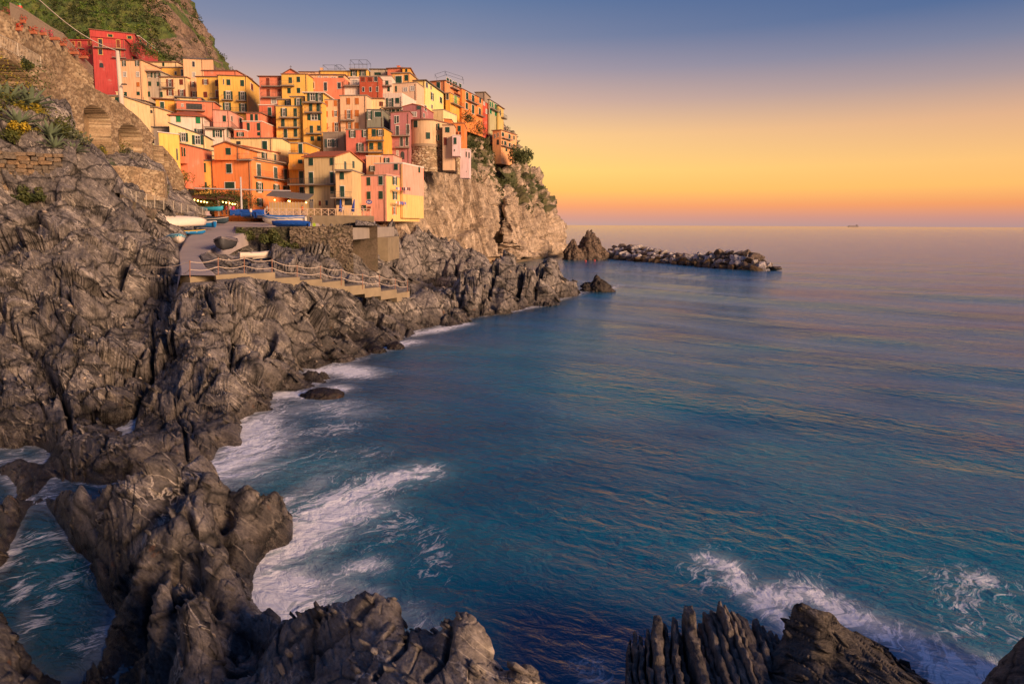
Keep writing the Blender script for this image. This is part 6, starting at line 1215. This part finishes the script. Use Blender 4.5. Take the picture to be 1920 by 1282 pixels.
# ================================================================ BOATS
def boat(label, loc, rz, Lb, Wb, Hb, hull, cover=None, inside=None, gun=None, roll=0.0, pitch=0.0, over=False, stripes=None, group='boats drawn up at the harbour', name='rowing_boat', cat='boat', band=None, stern=.55):
    root = empty(name, loc, rz); root.rotation_euler = (roll, pitch, rz); tag(root, label, cat, group); n = 18; S2 = np.linspace(0, 1, n)
    bm_ = lambda s: Wb / 2 * np.sin(np.pi * np.clip(s, 0, 1) ** .8 * (1 - .0) ) ** .75 if stern == 0 else Wb / 2 * (np.where(s < .5, stern + (1 - stern) * np.sin(np.pi * s) ** .8, np.sin(np.pi * np.clip(s, .5, 1)) ** .7))
    sheer = lambda s: Hb * (1 + .28 * (2 * s - 1) ** 2 * np.where(s > .5, 1.4, .5)); keel = lambda s: Hb * (.55 * np.clip((s - .82) / .18, 0, 1) ** 2)
    prof = [(0, 0), (.45, .10), (.8, .34), (.95, .68), (1.0, 1.0)]; secs = []
    for s in S2:
        b_, sh_, k_ = float(bm_(s)), float(sheer(s)), float(keel(s)); secs.append([(-p * b_, k_ + (sh_ - k_) * q) for p, q in prof[::-1]] + [(p * b_, k_ + (sh_ - k_) * q) for p, q in prof[1:]])
    flip = -1 if over else 1
    V = [((s - .5) * Lb, y, flip * z + (Hb * 1.2 if over else 0)) for s, sec in zip(S2, secs) for y, z in sec]; k = 9
    Q = [tuple(q) for q in grid_quads(n, k)]; me = bpy.data.meshes.new('hull'); me.from_pydata(V, [], Q + [tuple(range(k))]); me.update()
    for p in me.polygons: p.use_smooth = True
    o = link('hull', me, hull, root); md = o.modifiers.new('t', 'SOLIDIFY'); md.thickness = .05
    if band:
        m = MB(); 
        for sgn in (0, 8): 
            pts = [Vector(V[i * k + sgn]) * 1.0 + Vector((0, 0, -.12 * flip)) for i in range(n)]; m.tube(pts, .06, 4)
        m.build('band', band, root)
    gm = gun or M_win; m = MB(); 
    for sgn in (0, 8): m.tube([Vector(V[i * k + sgn]) for i in range(n)], .045, 5)
    m.bar(V[0], V[8], .045); m.build('gunwale', gm, root)
    if cover:
        C2 = []; kk = 7
        for s in S2:
            b_, sh_ = float(bm_(s)) * 1.05 + .03, float(sheer(s)) + .04
            for j in range(kk): f = j / (kk - 1) * 2 - 1; C2.append(((s - .5) * Lb * 1.02, f * b_, flip * (sh_ + .28 * (1 - f * f) * math.sin(math.pi * min(1, s * .9 + .08)) - (.22 if abs(f) > .9 else 0)) ))
        C2 = np.array(C2); C2[:, 2] += perlin(C2 * 2.2 + Lb) * .09; link('tarpaulin', mesh_np('tarpaulin', C2, grid_quads(n, kk)), cover, root)
    elif not over:
        for s in (.25, .5, .72): m = MB(); b_ = float(bm_(s)) * .93; x = (s - .5) * Lb; z = float(sheer(s)) - .14; m.box(x - .13, x + .13, -b_, b_, z - .04, z); m.build('thwart', inside or gm, root)
        F2_ = [((s - .5) * Lb, y * .9, float(keel(s)) + .12 + max(0, 0)) for s in S2 for y in (-float(bm_(s)) * .7, float(bm_(s)) * .7)]; link('floor', mesh_np('floor', F2_, grid_quads(n, 2)), inside or hull, root)
    return root
B_blue = simple('blue_boat_paint', (0.01, 0.17, 0.42), .4); B_turq = simple('turquoise_paint', (0.03, 0.33, 0.48), .45); B_white = simple('white_boat_paint', (0.72, 0.62, 0.52), .45); B_tarp = simple('blue_tarpaulin', (0.012, 0.085, 0.40), .55, var=.3, nscale=3, bump=.5); B_dark = simple('dark_teal_cover', (0.025, 0.05, 0.07), .7); B_grey = simple('grey_tarpaulin', (0.19, 0.16, 0.16), .7, var=.25, nscale=3, bump=.5); B_wood = simple('varnished_wood', (0.30, 0.14, 0.06), .5); B_cream = simple('cream_boat_paint', (0.62, 0.47, 0.34), .5); B_red = simple('red_paint', (0.45, 0.05, 0.03), .5)
def stripes_mat():
    m, t, b, o = new_mat('striped_canvas'); P = N(t, 'ShaderNodeTexCoord').outputs['Object']; w = N(t, 'ShaderNodeTexWave', bands_direction='X'); w.inputs['Scale'].default_value = .75; t.links.new(P, w.inputs[0]); t.links.new(ramp(t, [(.45, (.03,.30,.45)), (.5, (.45,.62,.6))], w.outputs[1], 'CONSTANT').outputs[0], b.inputs['Base Color']); return m
def ground(px, py, lift=0): p = ramp_at(px, py); p.z += lift; return p
boat('long cream boat lying upturned and tilted on the walkway wall', ground(330, 440, 1.3), .95, 7.4, 1.9, .75, B_white, over=True, roll=0.5, gun=B_cream, stern=0)
boat('turquoise and white striped covered boat at the edge of the rocks', ground(331, 459, .15), -.95, 4.2, 1.7, .7, B_white, cover=stripes_mat(), gun=B_turq)
boat('narrow blue and yellow canoe tucked behind the striped boat', ground(352, 441, .1), .75, 4.0, .8, .4, B_blue, gun=simple('yellow_trim', (.6,.42,.03), .5), inside=simple('yellow_trim', (.6,.42,.03), .5), stern=0)
boat('bright blue rowing boat with white gunwale on the slipway', ground(377, 431, .3), math.pi - .15, 4.0, 1.6, .75, B_blue, gun=B_white, inside=B_turq, band=B_white)
boat('low boat under a dark teal cover beside the cream boat', ground(399, 422, .2), -.15, 5.2, 1.8, .7, B_dark, cover=B_dark, gun=B_white)
boat('cream boat with dull red gunwale propped behind the dark covered boat', ground(415, 414, .8), math.pi - .3, 5.0, 1.9, .85, B_cream, gun=B_red, inside=B_cream, cover=B_cream)
boat('turquoise boat lying behind the walkway rail near the pergola', at(396, 396, 101), -.1, 4.2, 1.5, .6, B_turq, gun=B_turq, inside=B_blue)
boat('blue tarpaulin covered boat nearest the pergola', ground(452, 407, .2), .5, 3.4, 1.7, .8, B_tarp, cover=B_tarp, gun=B_tarp)
boat('broad boat wrapped in blue tarpaulin with a white outboard motor', ground(476, 409, .2), .2, 4.0, 1.9, .9, B_tarp, cover=B_tarp, gun=B_tarp)
boat('small blue wrapped boat between the outboard boat and the white hull', ground(492, 411, .15), 1.0, 2.8, 1.5, .8, B_tarp, cover=B_tarp, gun=B_tarp)
c = ground(475, 408, .9); ob = empty('outboard_motor', c); tag(ob, 'white outboard motor hung on the blue wrapped boat', 'motor'); m = MB(); m.bar((0,-.9,0),(0,-.95,.55),.24,8,.2); m.build('cowling', B_white, ob, True); m = MB(); m.bar((0,-.9,-.7),(0,-.9,-.003),.07,6); m.build('leg', M_rail, ob)
boat('large white boat with a bright blue cover on the quay', (at(533, 424, 90).x, 90, 10.35), math.pi, 6.2, 2.1, 1.0, B_white, cover=simple('bright_blue_cover', (0.01, 0.16, 0.50), .5, var=.3, nscale=2), gun=B_white)
boat('low boat hidden under deep blue sheeting beside the large white boat', (at(545, 424, 84).x, 84, 10.05), math.pi - .08, 5.2, 1.6, .55, B_tarp, cover=B_tarp, gun=B_tarp)
boat('grey tarpaulin covered boat pointing down the slip', (at(424, 470, 61).x, 61, at(424, 472, 61).z + .2), -1.3, 4.6, 2.1, .95, simple('dark_hull', (.05,.05,.055), .6), cover=B_grey, gun=B_grey)
boat('small white inflatable dinghy at the foot of the overgrown wall', (at(478, 482, 60).x, 60, at(478, 486, 60).z + .1), .7, 2.9, 1.3, .5, B_white, gun=B_white, inside=B_cream)
boat('upturned white tender beside the inflatable dinghy', (at(496, 482, 61).x, 61, at(496, 486, 61).z + .1), .9, 2.8, 1.2, .5, B_white, over=True, gun=B_white)
p = at_z(942, 494, 0); boat('small white motor boat moored in the harbour by the mole', (p.x, p.y - 2, 0), .5, 5.0, 2.0, 1.0, B_white, gun=B_red, inside=B_wood, group='boats afloat')
for i, (px, py) in enumerate([(1098, 490), (1115, 489)]):
    p = at_z(px, py, 0); by = empty('buoy', p); tag(by, ['red mooring buoy nearer the mole', 'red mooring buoy nearer the breakwater'][i], 'buoy', 'mooring buoys'); m = MB(); m.bar((0,0,-.1),(0,0,.35),.35,8,.25); m.build('float', B_red, by, True); m = MB(); m.bar((0,0,.353),(0,0,.6),.05,5); m.build('ring', M_rail, by)
p = at(1600, 420, 9000); sp = empty('cargo_ship', (p.x, 9000, 0)); tag(sp, 'faint long cargo ship on the horizon', 'ship'); M_ship = simple('hazy_grey', (0.25, 0.2, 0.2), .9); m = MB(); m.box(-75, 75, -9, 9, 0, 16); m.build('hull', M_ship, sp); m = MB(); m.box(45, 66, -8, 8, 16.01, 34); m.box(-60, 30, -7, 7, 16.01, 22); m.build('superstructure', M_ship, sp)
# ================================================================ HARBOUR DETAILS
M_bulb, _t, _b, _o = new_mat('warm_bulb'); _b.inputs['Emission Color'].default_value = (1, .55, .12, 1); _b.inputs['Emission Strength'].default_value = 14; _b.inputs['Base Color'].default_value = (1, .7, .3, 1)
M_canv = simple('dark_red_roof', (0.10, 0.035, 0.025), .8); M_tim = simple('timber_post', (0.45, 0.32, 0.24), .8)
pg = empty('pergola', at(400, 392, 106)); l = pg.location; tag(pg, 'dark roofed open restaurant pergola strung with warm bulbs', 'pergola')
zt_ = at(400, 369, 104).z; x0, x1, x2 = at(356, 390, 103).x, at(410, 390, 104).x, at(449, 390, 106).x
for a, b, ya, yb_ in ((x0, x1, 103, 104), (x1, x2, 104, 106)):
    m = MB(); m.add([(a - l.x, ya - l.y - .4, zt_ - l.z), (b - l.x, yb_ - l.y - .4, zt_ - l.z - .35), (b - l.x, yb_ + 4 - l.y, zt_ - l.z + .5), (a - l.x, ya + 4 - l.y, zt_ - l.z + .6)] + [(a - l.x, ya - l.y - .4, zt_ - l.z - .2), (b - l.x, yb_ - l.y - .4, zt_ - l.z - .55), (b - l.x, yb_ + 4 - l.y, zt_ - l.z + .3), (a - l.x, ya + 4 - l.y, zt_ - l.z + .4)], [(0,1,2,3),(7,6,5,4),(0,4,5,1),(1,5,6,2),(2,6,7,3),(3,7,4,0)]); m.build('roof', M_canv, pg)
for x, y in ((x0 + .3, 103), (x1, 104), (x2 - .3, 106), ((x1 + x2) / 2, 105)): m = MB(); m.box(x - l.x - .1, x - l.x + .1, y - l.y - .1, y - l.y + .1, -1.2, zt_ - l.z - .6); m.build('post', M_tim, pg)
m = MB(); m.box(x0 - l.x, x2 - l.x, 4.5, 4.6, -1, 2.4); m.build('back_wall', simple('brown_boards', (0.16, 0.09, 0.06), .8), pg)
for k, (px, py, Y) in enumerate([(364,375,103.6),(371,376.5,103.6),(377,378,103.6),(383,378.8,103.6),(388,379.5,103.6),(418,379,104.6),(424,380,104.8),(430,381,105),(436,382.5,105.2),(441,383,105.4)]):
    m = MB(); p = at(px, py, Y); m.bar(p - l - Vector((0, 0, .1)), p - l + Vector((0, 0, .1)), .10, 6); m.build('bulb', M_bulb, pg)
# restaurant awning against the orange house
aw = empty('restaurant_veranda', at(540, 404, 105)); l = aw.location; tag(aw, 'glazed restaurant veranda with a grey lean-to roof and lit windows', 'veranda')
A_, B_ = at(499, 366, 104), at(577, 374, 104); m = MB(); q = [A_ - l, B_ - l, B_ - l + Vector((0, 3.2, 1.0)), A_ - l + Vector((0, 3.2, 1.0))]; m.add([tuple(p) for p in q] + [(p.x, p.y, p.z - .14) for p in q], [(0,1,2,3),(7,6,5,4),(0,4,5,1),(1,5,6,2),(2,6,7,3),(3,7,4,0)]); m.build('roof', RM['gray'], aw)
M_lit, _t, _b, _o = new_mat('lit_pane'); _b.inputs['Base Color'].default_value = (.25, .16, .08, 1); _b.inputs['Emission Color'].default_value = (1, .45, .12, 1); _b.inputs['Emission Strength'].default_value = .25; _b.inputs['Roughness'].default_value = .3
xa_, xb_ = A_.x + .3, B_.x - .3; z0 = tz; 
for i in range(13):
    a = xa_ + (xb_ - xa_) * i / 13; b = xa_ + (xb_ - xa_) * (i + 1) / 13; 
    m = MB(); m.box(a - l.x, a - l.x + .12, -.6, -.5, z0 - l.z, z0 - l.z + 2.3); m.build('mullion', M_tim, aw)
    m = MB(); m.box(a - l.x + .125, b - l.x - .005, -.56, -.54, z0 - l.z + .8, z0 - l.z + 2.2); m.build('pane', M_lit, aw)
m = MB(); m.box(xa_ - l.x, xb_ - l.x, -.63, -.61, z0 - l.z, z0 - l.z + .78); m.build('dado', M_tim, aw)
for px, py in ((541, 377), (543, 377.5), (574, 380), (515, 375)): p = at(px, py, 103.6); m = MB(); m.bar(p - l - Vector((0, 0, .08)), p - l + Vector((0, 0, .08)), .09, 6); m.build('bulb', M_bulb, aw)
# furled parasols and a lifebuoy sign, tables
for i, (px, lab) in enumerate([(638, 'furled blue parasol nearer the beige house'), (661, 'furled blue parasol leaning in front of the pink house')]):
    b_ = at(px, 403, 103); u_ = empty('parasol', b_); tag(u_, lab, 'parasol', 'furled parasols on the terrace'); m = MB(); m.bar((0,0,0),(.1 + .25 * i,0,2.6),.04,6); m.build('pole', M_rail, u_); m = MB(); m.bar((.03,0,.5),(.1 + .25 * i,0,2.55),.32,8,.08); m.build('canopy', simple('blue_canvas', (.012,.05,.28), .7), u_, True)
c = at(692, 379, 111.2); sg = empty('wall_sign', c); tag(sg, 'oval dark blue hanging sign on the pink house', 'sign'); m = MB(); m.add([(.55 * math.cos(t), 0, .38 * math.sin(t)) for t in np.linspace(0, 6.28, 17)[:-1]] + [(.55 * math.cos(t), .06, .38 * math.sin(t)) for t in np.linspace(0, 6.28, 17)[:-1]], [tuple(range(16))[::-1], tuple(range(16, 32))] + [(i, (i + 1) % 16, 16 + (i + 1) % 16, 16 + i) for i in range(16)]); m.build('board', simple('sign_blue', (.05,.08,.3), .5), sg); m = MB(); 
for i in range(4): m.box(-.35 + i * .2, -.25 + i * .2, -.03, -.002, -.16 + .05 * (i % 2), .16 - .06 * (i % 3))
m.build('marks', simple('sign_white', (.7,.65,.6), .6), sg)
def person(label, loc, rz, shirt, trousers, sit=False, hgt=1.7):
    s = hgt / 1.7; J = {0:(0,0,.92),1:(0,0,1.15),2:(0,0,1.40),3:(0,0,1.52),4:(0,-.01,1.62),5:(.10,0,.88),6:(.11,-.02 if not sit else -.42,.48 if not sit else .90),7:(.11,.02 if not sit else -.42,.06 if not sit else .45),8:(-.10,0,.88),9:(-.12,-.08 if not sit else -.42,.48 if not sit else .90),10:(-.12,.08 if not sit else -.42,.06 if not sit else .45),
        11:(.19,0,1.38),12:(.25,-.02,1.10),13:(.24,-.14,.88),14:(-.19,0,1.38),15:(-.25,-.02,1.10),16:(-.22,-.16,.90),17:(.11,-.14,.03) if not sit else (.11,-.56,.43),18:(-.12,-.08,.03) if not sit else (-.12,-.56,.43)}
    E = [(0,1),(1,2),(2,3),(3,4),(0,5),(5,6),(6,7),(7,17),(0,8),(8,9),(9,10),(10,18),(2,11),(11,12),(12,13),(2,14),(14,15),(15,16)]
    R_ = [.14,.13,.13,.055,.105,.085,.06,.045,.085,.06,.045,.06,.048,.035,.06,.048,.035,.04,.04]
    me = bpy.data.meshes.new('body'); me.from_pydata([tuple(c * s for c in J[i]) for i in range(19)], E, []); root = empty('person', loc, rz); tag(root, label, 'person', 'people at the harbour')
    o = link('body', me, None, root); o.modifiers.new('s', 'SKIN'); sv = me.skin_vertices[0].data
    for i in range(19): sv[i].radius = (R_[i] * s, R_[i] * s * .85)
    sv[0].use_root = True; o.modifiers.new('u', 'SUBSURF').levels = 1
    dg = bpy.context.evaluated_depsgraph_get(); nm = bpy.data.meshes.new_from_object(o.evaluated_get(dg)); o.modifiers.clear(); o.data = nm
    nm.materials.clear()
    for mt in (simple('skin', (.45,.25,.17), .6), shirt, trousers): nm.materials.append(mt)
    for p in nm.polygons: z = p.center.z / s; p.material_index = 1 if .93 < z < 1.45 and abs(p.center.x) < .27 * s else 2 if .1 < z <= .93 and p.center.x ** 2 < .05 else 0; p.use_smooth = True
    m = MB(); m.bar((0,.02,1.60*s),(0,.03,1.74*s),.105*s,8,.07*s); m.build('hair', simple('dark_hair', (.04,.025,.018), .8), root, True); return root
cw = lambda c: simple('cloth', c, .85)
person('person in dark clothes with a lime bag on the quay below the terrace', (at(583, 424, 92).x, 92, 10.02), .4, cw((.05,.04,.05)), cw((.06,.05,.05)))
m = MB(); q = (at(589, 424, 91.6).x, 91.6, 10.02); bg_ = empty('bag', q); tag(bg_, 'lime green bag beside the person on the quay', 'bag'); m.box(-.2, .2, -.12, .12, 0, .5); m.build('sack', simple('lime_cloth', (.35,.5,.03), .7), bg_); m = MB(); m.tube([(-.1,0,.5),(-.06,0,.68),(.06,0,.68),(.1,0,.5)], .02, 4); m.build('handle', simple('lime_cloth', (.35,.5,.03), .7), bg_)
for px, Y, c1, lab in [(567, 103, (.7,.15,.03), 'person in an orange top at the terrace railing'), (501, 102.5, (.5,.45,.4), 'person in pale clothes at the end of the crossed railing'), (643, 104, (.5,.45,.45), 'person in white by the furled parasol'), (425, 104, (.55,.05,.12), 'diner in crimson under the pergola bulbs'), (433, 104.3, (.6,.45,.4), 'diner in beige under the pergola bulbs'), (438, 104, (.7,.05,.2), 'diner in bright pink at the pergola edge'), (417, 103.5, (.5,.12,.12), 'diner in dull red beside the pergola post'), (680, 104, (.15,.08,.1), 'person in dark purple beside the pink house door')]:
    person(lab, (at(px, 404, Y).x, Y, tz), rnd.uniform(-.8, .8), cw(c1), cw((.06,.05,.06)))
# laundry
for i, (x0, y0, x1, y1, z_, lab) in enumerate([(1325, 712, 1502, 716, 0, 'upper laundry line on the yellow side of the pink house'), (1322, 878, 1450, 890, 1, 'lower laundry line on the yellow side of the pink house')]):
    frame(530, 240, 6.4); A_, B_ = at(fx(x0), fy(y0), 112.6), at(fx(x1), fy(y1), 117.3); ln_ = empty('laundry_line', A_); tag(ln_, lab, 'laundry', 'laundry lines'); off = Vector((.55, -.2, 0)); d = B_ - A_; m = MB(); m.bar(off, d + off, .015, 3); m.build('line', M_galv, ln_)
    cs = [(.08,.12,.4),(.6,.55,.55),(.5,.05,.05),(.02,.02,.03),(.03,.03,.05),(.55,.5,.5),(.03,.03,.04),(.1,.05,.05)] if i == 0 else [(.65,.6,.58),(.6,.1,.1),(.66,.6,.58),(.08,.1,.4),(.1,.12,.45),(.3,.1,.3),(.12,.15,.5)]
    for k, cc in enumerate(cs):
        a = (k + .12) / len(cs); b = (k + .85) / len(cs); pa, pb_ = d * a + off, d * b + off; hh = .45 + .25 * ((k * 37) % 5) / 5; m = MB(); m.add([tuple(pa), tuple(pb_), (pb_.x, pb_.y, pb_.z - hh), ((pa.x + pb_.x) / 2 + .05, (pa.y + pb_.y) / 2, pa.z - hh * .9), (pa.x, pa.y, pa.z - hh)], [(0,1,2,3,4)]); o = m.build('garment', cw(cc), ln_); o.modifiers.new('t', 'SOLIDIFY').thickness = .02
# steel frames on the roofs
M_blue = simple('blue_steel', (0.10, 0.13, 0.2), .5)
def cage(label, pts, h, Ys):
    q = [at(fx(a), fy(b), Ys) for a, b in pts]; r0 = empty('roof_frame', q[0]); tag(r0, label, 'roof frame', 'steel frames on the roofs'); m = MB(); l = q[0]; q2 = [p + Vector((0, 4, 0)) for p in q]
    m.tube([p - l + Vector((0, 0, h)) for p in q], .05, 4); m.tube([p - l + Vector((0, 0, h)) for p in q2], .05, 4); m.build('beams', M_blue, r0)
    for p in q + q2: m = MB(); m.bar(p - l, p - l + Vector((0, 0, h)), .05, 4); m.build('post', M_blue, r0)
    m = MB()
    for p, p2 in zip(q, q2): m.bar(p - l + Vector((0, 0, h)), p2 - l + Vector((0, 0, h)), .05, 4)
    m.build('rafter', M_blue, r0)
frame(470, 90, 6.4); cage('blue steel pergola frame on the highest yellow rooftop', [(1197, 262), (1300, 262), (1397, 262)], 2.3, 154); cage('light steel frame on the long yellow skyline roof', [(870, 283), (1010, 283)], 1.5, 154); cage('short steel frame beside the light one on the skyline', [(1025, 285), (1085, 285)], 1.6, 155)
frame(700, 100, 6.4); cage('blue steel frame over the orange red hilltop house', [(740, 300), (860, 262), (1068, 330)], 1.0, 172)
# ================================================================ PLANTS ON THE NEAR SLOPE
def gz(px, py, lift=0.0): p = coast.hit(px, py); p.z += lift; return p
def bush(label, px, py, rad, mt, n=7, seed=1, grp='bushes on the slope below the arched wall', leaf=.11, dens=120, loc=None, name='bush'):
    p = loc if loc is not None else gz(px, py, .2); r0 = empty(name, p); tag(r0, label, 'bush', grp); rs = np.random.RandomState(seed); C = rs.normal(size=(n, 3)) * (rad * .42, rad * .35, rad * .3) + (0, 0, rad * .45)
    link('foliage', leaf_mesh('foliage', C, rad * .5, dens, leaf, seed), mt, r0); m = MB()
    for c in C[:5]: m.bar((0, 0, -.3), tuple(c), .05, 5, .02)
    m.build('stem', M_bark, r0); return r0
L_by = leaf_mat('spurge_leaves', (0.04,0.055,0.012), (0.10,0.115,0.02), (0.45,0.33,0.03))
for i, (px, py, r_, mt, lab) in enumerate([(22,175,3.1,L_by,'big rounded dark bush in the shade of the nearest arch'),(60,160,1.3,L_yel,'yellow flowering shrub against the arched wall'),(10,235,1.9,L_by,'green shrub under the agaves at the picture edge'),(40,215,1.0,L_yel,'yellow flowers between the two large agaves'),(72,225,1.3,L_yel,'yellow flowering clump beside the second agave'),(48,262,1.2,L_yel,'bright yellow tuft above the dry stone wall'),(28,268,1.0,L_by,'small green shrub above the dry stone wall'),(122,262,1.7,L_by,'olive green shrub with yellow tips above the big boulder'),(85,182,1.1,L_olive,'grey green bush halfway up the slope'),(140,278,1.1,L_olive,'silvery low bush beside the boulder top'),
    (216,305,1.9,L_by,'round green bush at the foot of the second arch'),(180,298,1.2,L_by,'low green growth at the foot of the first arch'),(245,308,1.3,L_by,'dark green shrub over the garden wall'),(265,310,1.3,L_yel,'yellow green shrub over the end of the garden wall'),(285,312,1.2,L_by,'yellowish shrub at the corner of the garden wall'),(305,318,2.0,L_dark,'dark trailing shrub below the small arch'),(330,335,2.0,L_by,'tall grassy clump on the slope beside the lemon yellow house'),(318,345,1.8,L_olive,'grey green clump above the walkway'),(345,350,1.9,L_by,'green bush at the foot of the coral house'),(302,368,1.1,L_dark,'small green bush beside the walkway rail'),(275,370,1.0,L_dark,'low weeds along the walkway'),(40,382,.9,L_dark,'green tuft at the foot of the dry stone wall'),(70,383,.7,L_dark,'small tuft beside the dark crevice'),(50,85,.6,L_dark,'little weed growing from the arched wall top')]):
    bush(lab, px, py, r_ * (.65 if mt is L_yel else 1), mt, 8, i + 3, loc=at(50, 126, 63.5) if 'weed growing' in lab else None)
tr = bush('broad dark fig tree over the pergola in front of the orange house', 420, 372, 3.4, L_dark, 12, 60, 'trees', .16, 230, loc=at(418, 384, 105.5), name='fig_tree'); tr['category'] = 'tree'; tr.scale = (1.3, .7, .75)
tr = bush('lone bushy tree leaning out beside the cliff brow house', 975, 300, 2.6, L_dark, 9, 61, 'trees', .2, 200, loc=at(976, 303, 184), name='cliff_tree'); tr['category'] = 'tree'; tr.scale = (1.4, 1, 1.5)
for i, (px, py, Y, r_, lab) in enumerate([(262,100,176,2.6,'shrubs spilling over the wall of the crimson mansion'),(290,108,180,2.4,'bright green shrub beyond the crimson mansion'),(875,228,168,2.2,'ivy hanging below the vivid orange house'),(895,250,170,2.6,'dark ivy tumbling down the cliff under the olive house'),(860,262,140,1.8,'green shrub behind the lilac house'),(540,470,76.2,1.3,'hanging caper plant on the overgrown wall'),(458,448,77,1.3,'bushy green plant at the near end of the overgrown wall'),(508,450,76.6,1.3,'bushy green plant midway along the overgrown wall')]):
    bush(lab, 0, 0, r_, L_dark if i != 1 else L_bright, 8, 80 + i, 'shrubs on walls', .16, 110, loc=at(px, py, Y))
M_agave = simple('agave_leaf', (0.17, 0.22, 0.13), .55, var=.3, nscale=2)
def agave(label, px, py, rad, seed):
    p = gz(px, py, .15); r0 = empty('agave', p); tag(r0, label, 'agave', 'agaves on the slope'); rs = random.Random(seed)
    for i in range(26):
        an = i * 2.4; el = .25 + 1.0 * (i / 26); Lf = rad * rs.uniform(.75, 1.05); m = MB(); k = 5; V = []
        for j in range(k):
            s = j / (k - 1); r_ = Lf * s * math.cos(el - .5 * s * (1 - i / 30)); z = Lf * s * math.sin(el) - .25 * Lf * s * s * (1 - i / 26); w = .10 * rad * (1 - s) ** .6 * (.6 + s * 1.2) + .004
            for q, dz in ((-w, .03 * rad), (0, -.02 * rad), (w, .03 * rad)): V.append((math.cos(an) * r_ - math.sin(an) * q, math.sin(an) * r_ + math.cos(an) * q, z + dz))
        link('leaf', mesh_np('leaf', V, grid_quads(k, 3)), M_agave, r0)
for i, (px, py, r_, lab) in enumerate([(12,205,2.6,'largest blue green agave with long arching leaves near the big bush'),(58,208,2.5,'second large agave with upright leaves beside the yellow flowers'),(36,242,2.0,'agave with drooping grey leaves lower on the slope'),(95,262,1.9,'compact agave rosette above the dry stone wall end'),(104,285,1.5,'small agave rosette at the edge of the boulder'),(138,290,1.3,'pale little agave beside the silvery bush'),(197,318,1.5,'spiky agave at the foot of the arched wall')]): agave(lab, px, py, r_, i)
# ---- dry stone wall at the left, each stone its own piece
dw = empty('dry_stone_wall', at(50, 370, 53)); tag(dw, 'dry stone wall of big flat tan stones above the rock slope', 'wall'); l = dw.location
import bmesh
smesh = []
for k in range(10):
    bm = bmesh.new(); bmesh.ops.create_cube(bm, size=1); bmesh.ops.bevel(bm, geom=bm.edges[:], offset=.16, segments=1, affect='EDGES')
    for v in bm.verts: v.co += Vector((rnd.uniform(-.07, .07), rnd.uniform(-.06, .06), rnd.uniform(-.08, .08)))
    me = bpy.data.meshes.new('stone'); bm.to_mesh(me); bm.free(); me.materials.append(rock_mat('wall_stone', *[((0.13,0.09,0.055), (0.26,0.18,0.11), (0.38,0.28,0.18)), ((0.16,0.10,0.055), (0.32,0.20,0.10), (0.42,0.3,0.18)), ((0.10,0.08,0.06), (0.19,0.145,0.10), (0.3,0.24,0.17))][k % 3], 2.0, vein=.0, wet=0, crack=.3) if k < 3 else smesh[k % 3].materials[0]); smesh.append(me)
A_, B_ = at(-70, 372, 51.5), at(108, 370, 54.5); top0 = at(0, 284, 52.6).z; zb_ = at(0, 384, 52).z; Lw = (B_ - A_).length; ux = (B_ - A_); ux.z = 0; ux.normalize(); rz = math.atan2(ux.y, ux.x); z = zb_; rs = random.Random(9); cntr = 0
while z < top0:
    hrow = rs.uniform(.26, .5) * (1.15 if z < zb_ + 1.5 else .9); s = -rs.uniform(0, .5)
    lim = Lw * (1 if z > zb_ + (top0 - zb_) * .45 else .72 + .28 * (z - zb_) / (top0 - zb_) / .45)
    while s < lim and cntr < 295:
        w = hrow * rs.uniform(1.1, 2.6); c = A_ + ux * (s + w / 2); c.z = z + hrow / 2 + rs.uniform(-.05, .05); o = child('stone', smesh[rs.randrange(10)], dw, c - l, (w * .97, rs.uniform(.6, .85), hrow * .95), rz + rs.choice((0, math.pi)) + rs.uniform(-.08, .08)); o.rotation_euler[1] = rs.uniform(-.06, .06); s += w; cntr += 1
    z += hrow * .93
m = MB(); q = [A_ + Vector((0, .35, 0)), B_ + Vector((0, .35, 0))]; m.add([(q[0].x - l.x, q[0].y - l.y, zb_ - 1 - l.z), (q[1].x - l.x, q[1].y - l.y, zb_ - 1 - l.z), (q[1].x - l.x, q[1].y + 2 - l.y, zb_ - 1 - l.z), (q[0].x - l.x, q[0].y + 2 - l.y, zb_ - 1 - l.z), (q[0].x - l.x, q[0].y - l.y, top0 - .1 - l.z), (q[1].x - l.x, q[1].y - l.y, top0 - .1 - l.z), (q[1].x - l.x, q[1].y + 2 - l.y, top0 - .1 - l.z), (q[0].x - l.x, q[0].y + 2 - l.y, top0 - .1 - l.z)], [(0,3,2,1),(4,5,6,7),(0,1,5,4),(1,2,6,5),(2,3,7,6),(3,0,4,7)]); m.build('core', M_stoned, dw)
print('stones', cntr, 'done', time.time() - T0)
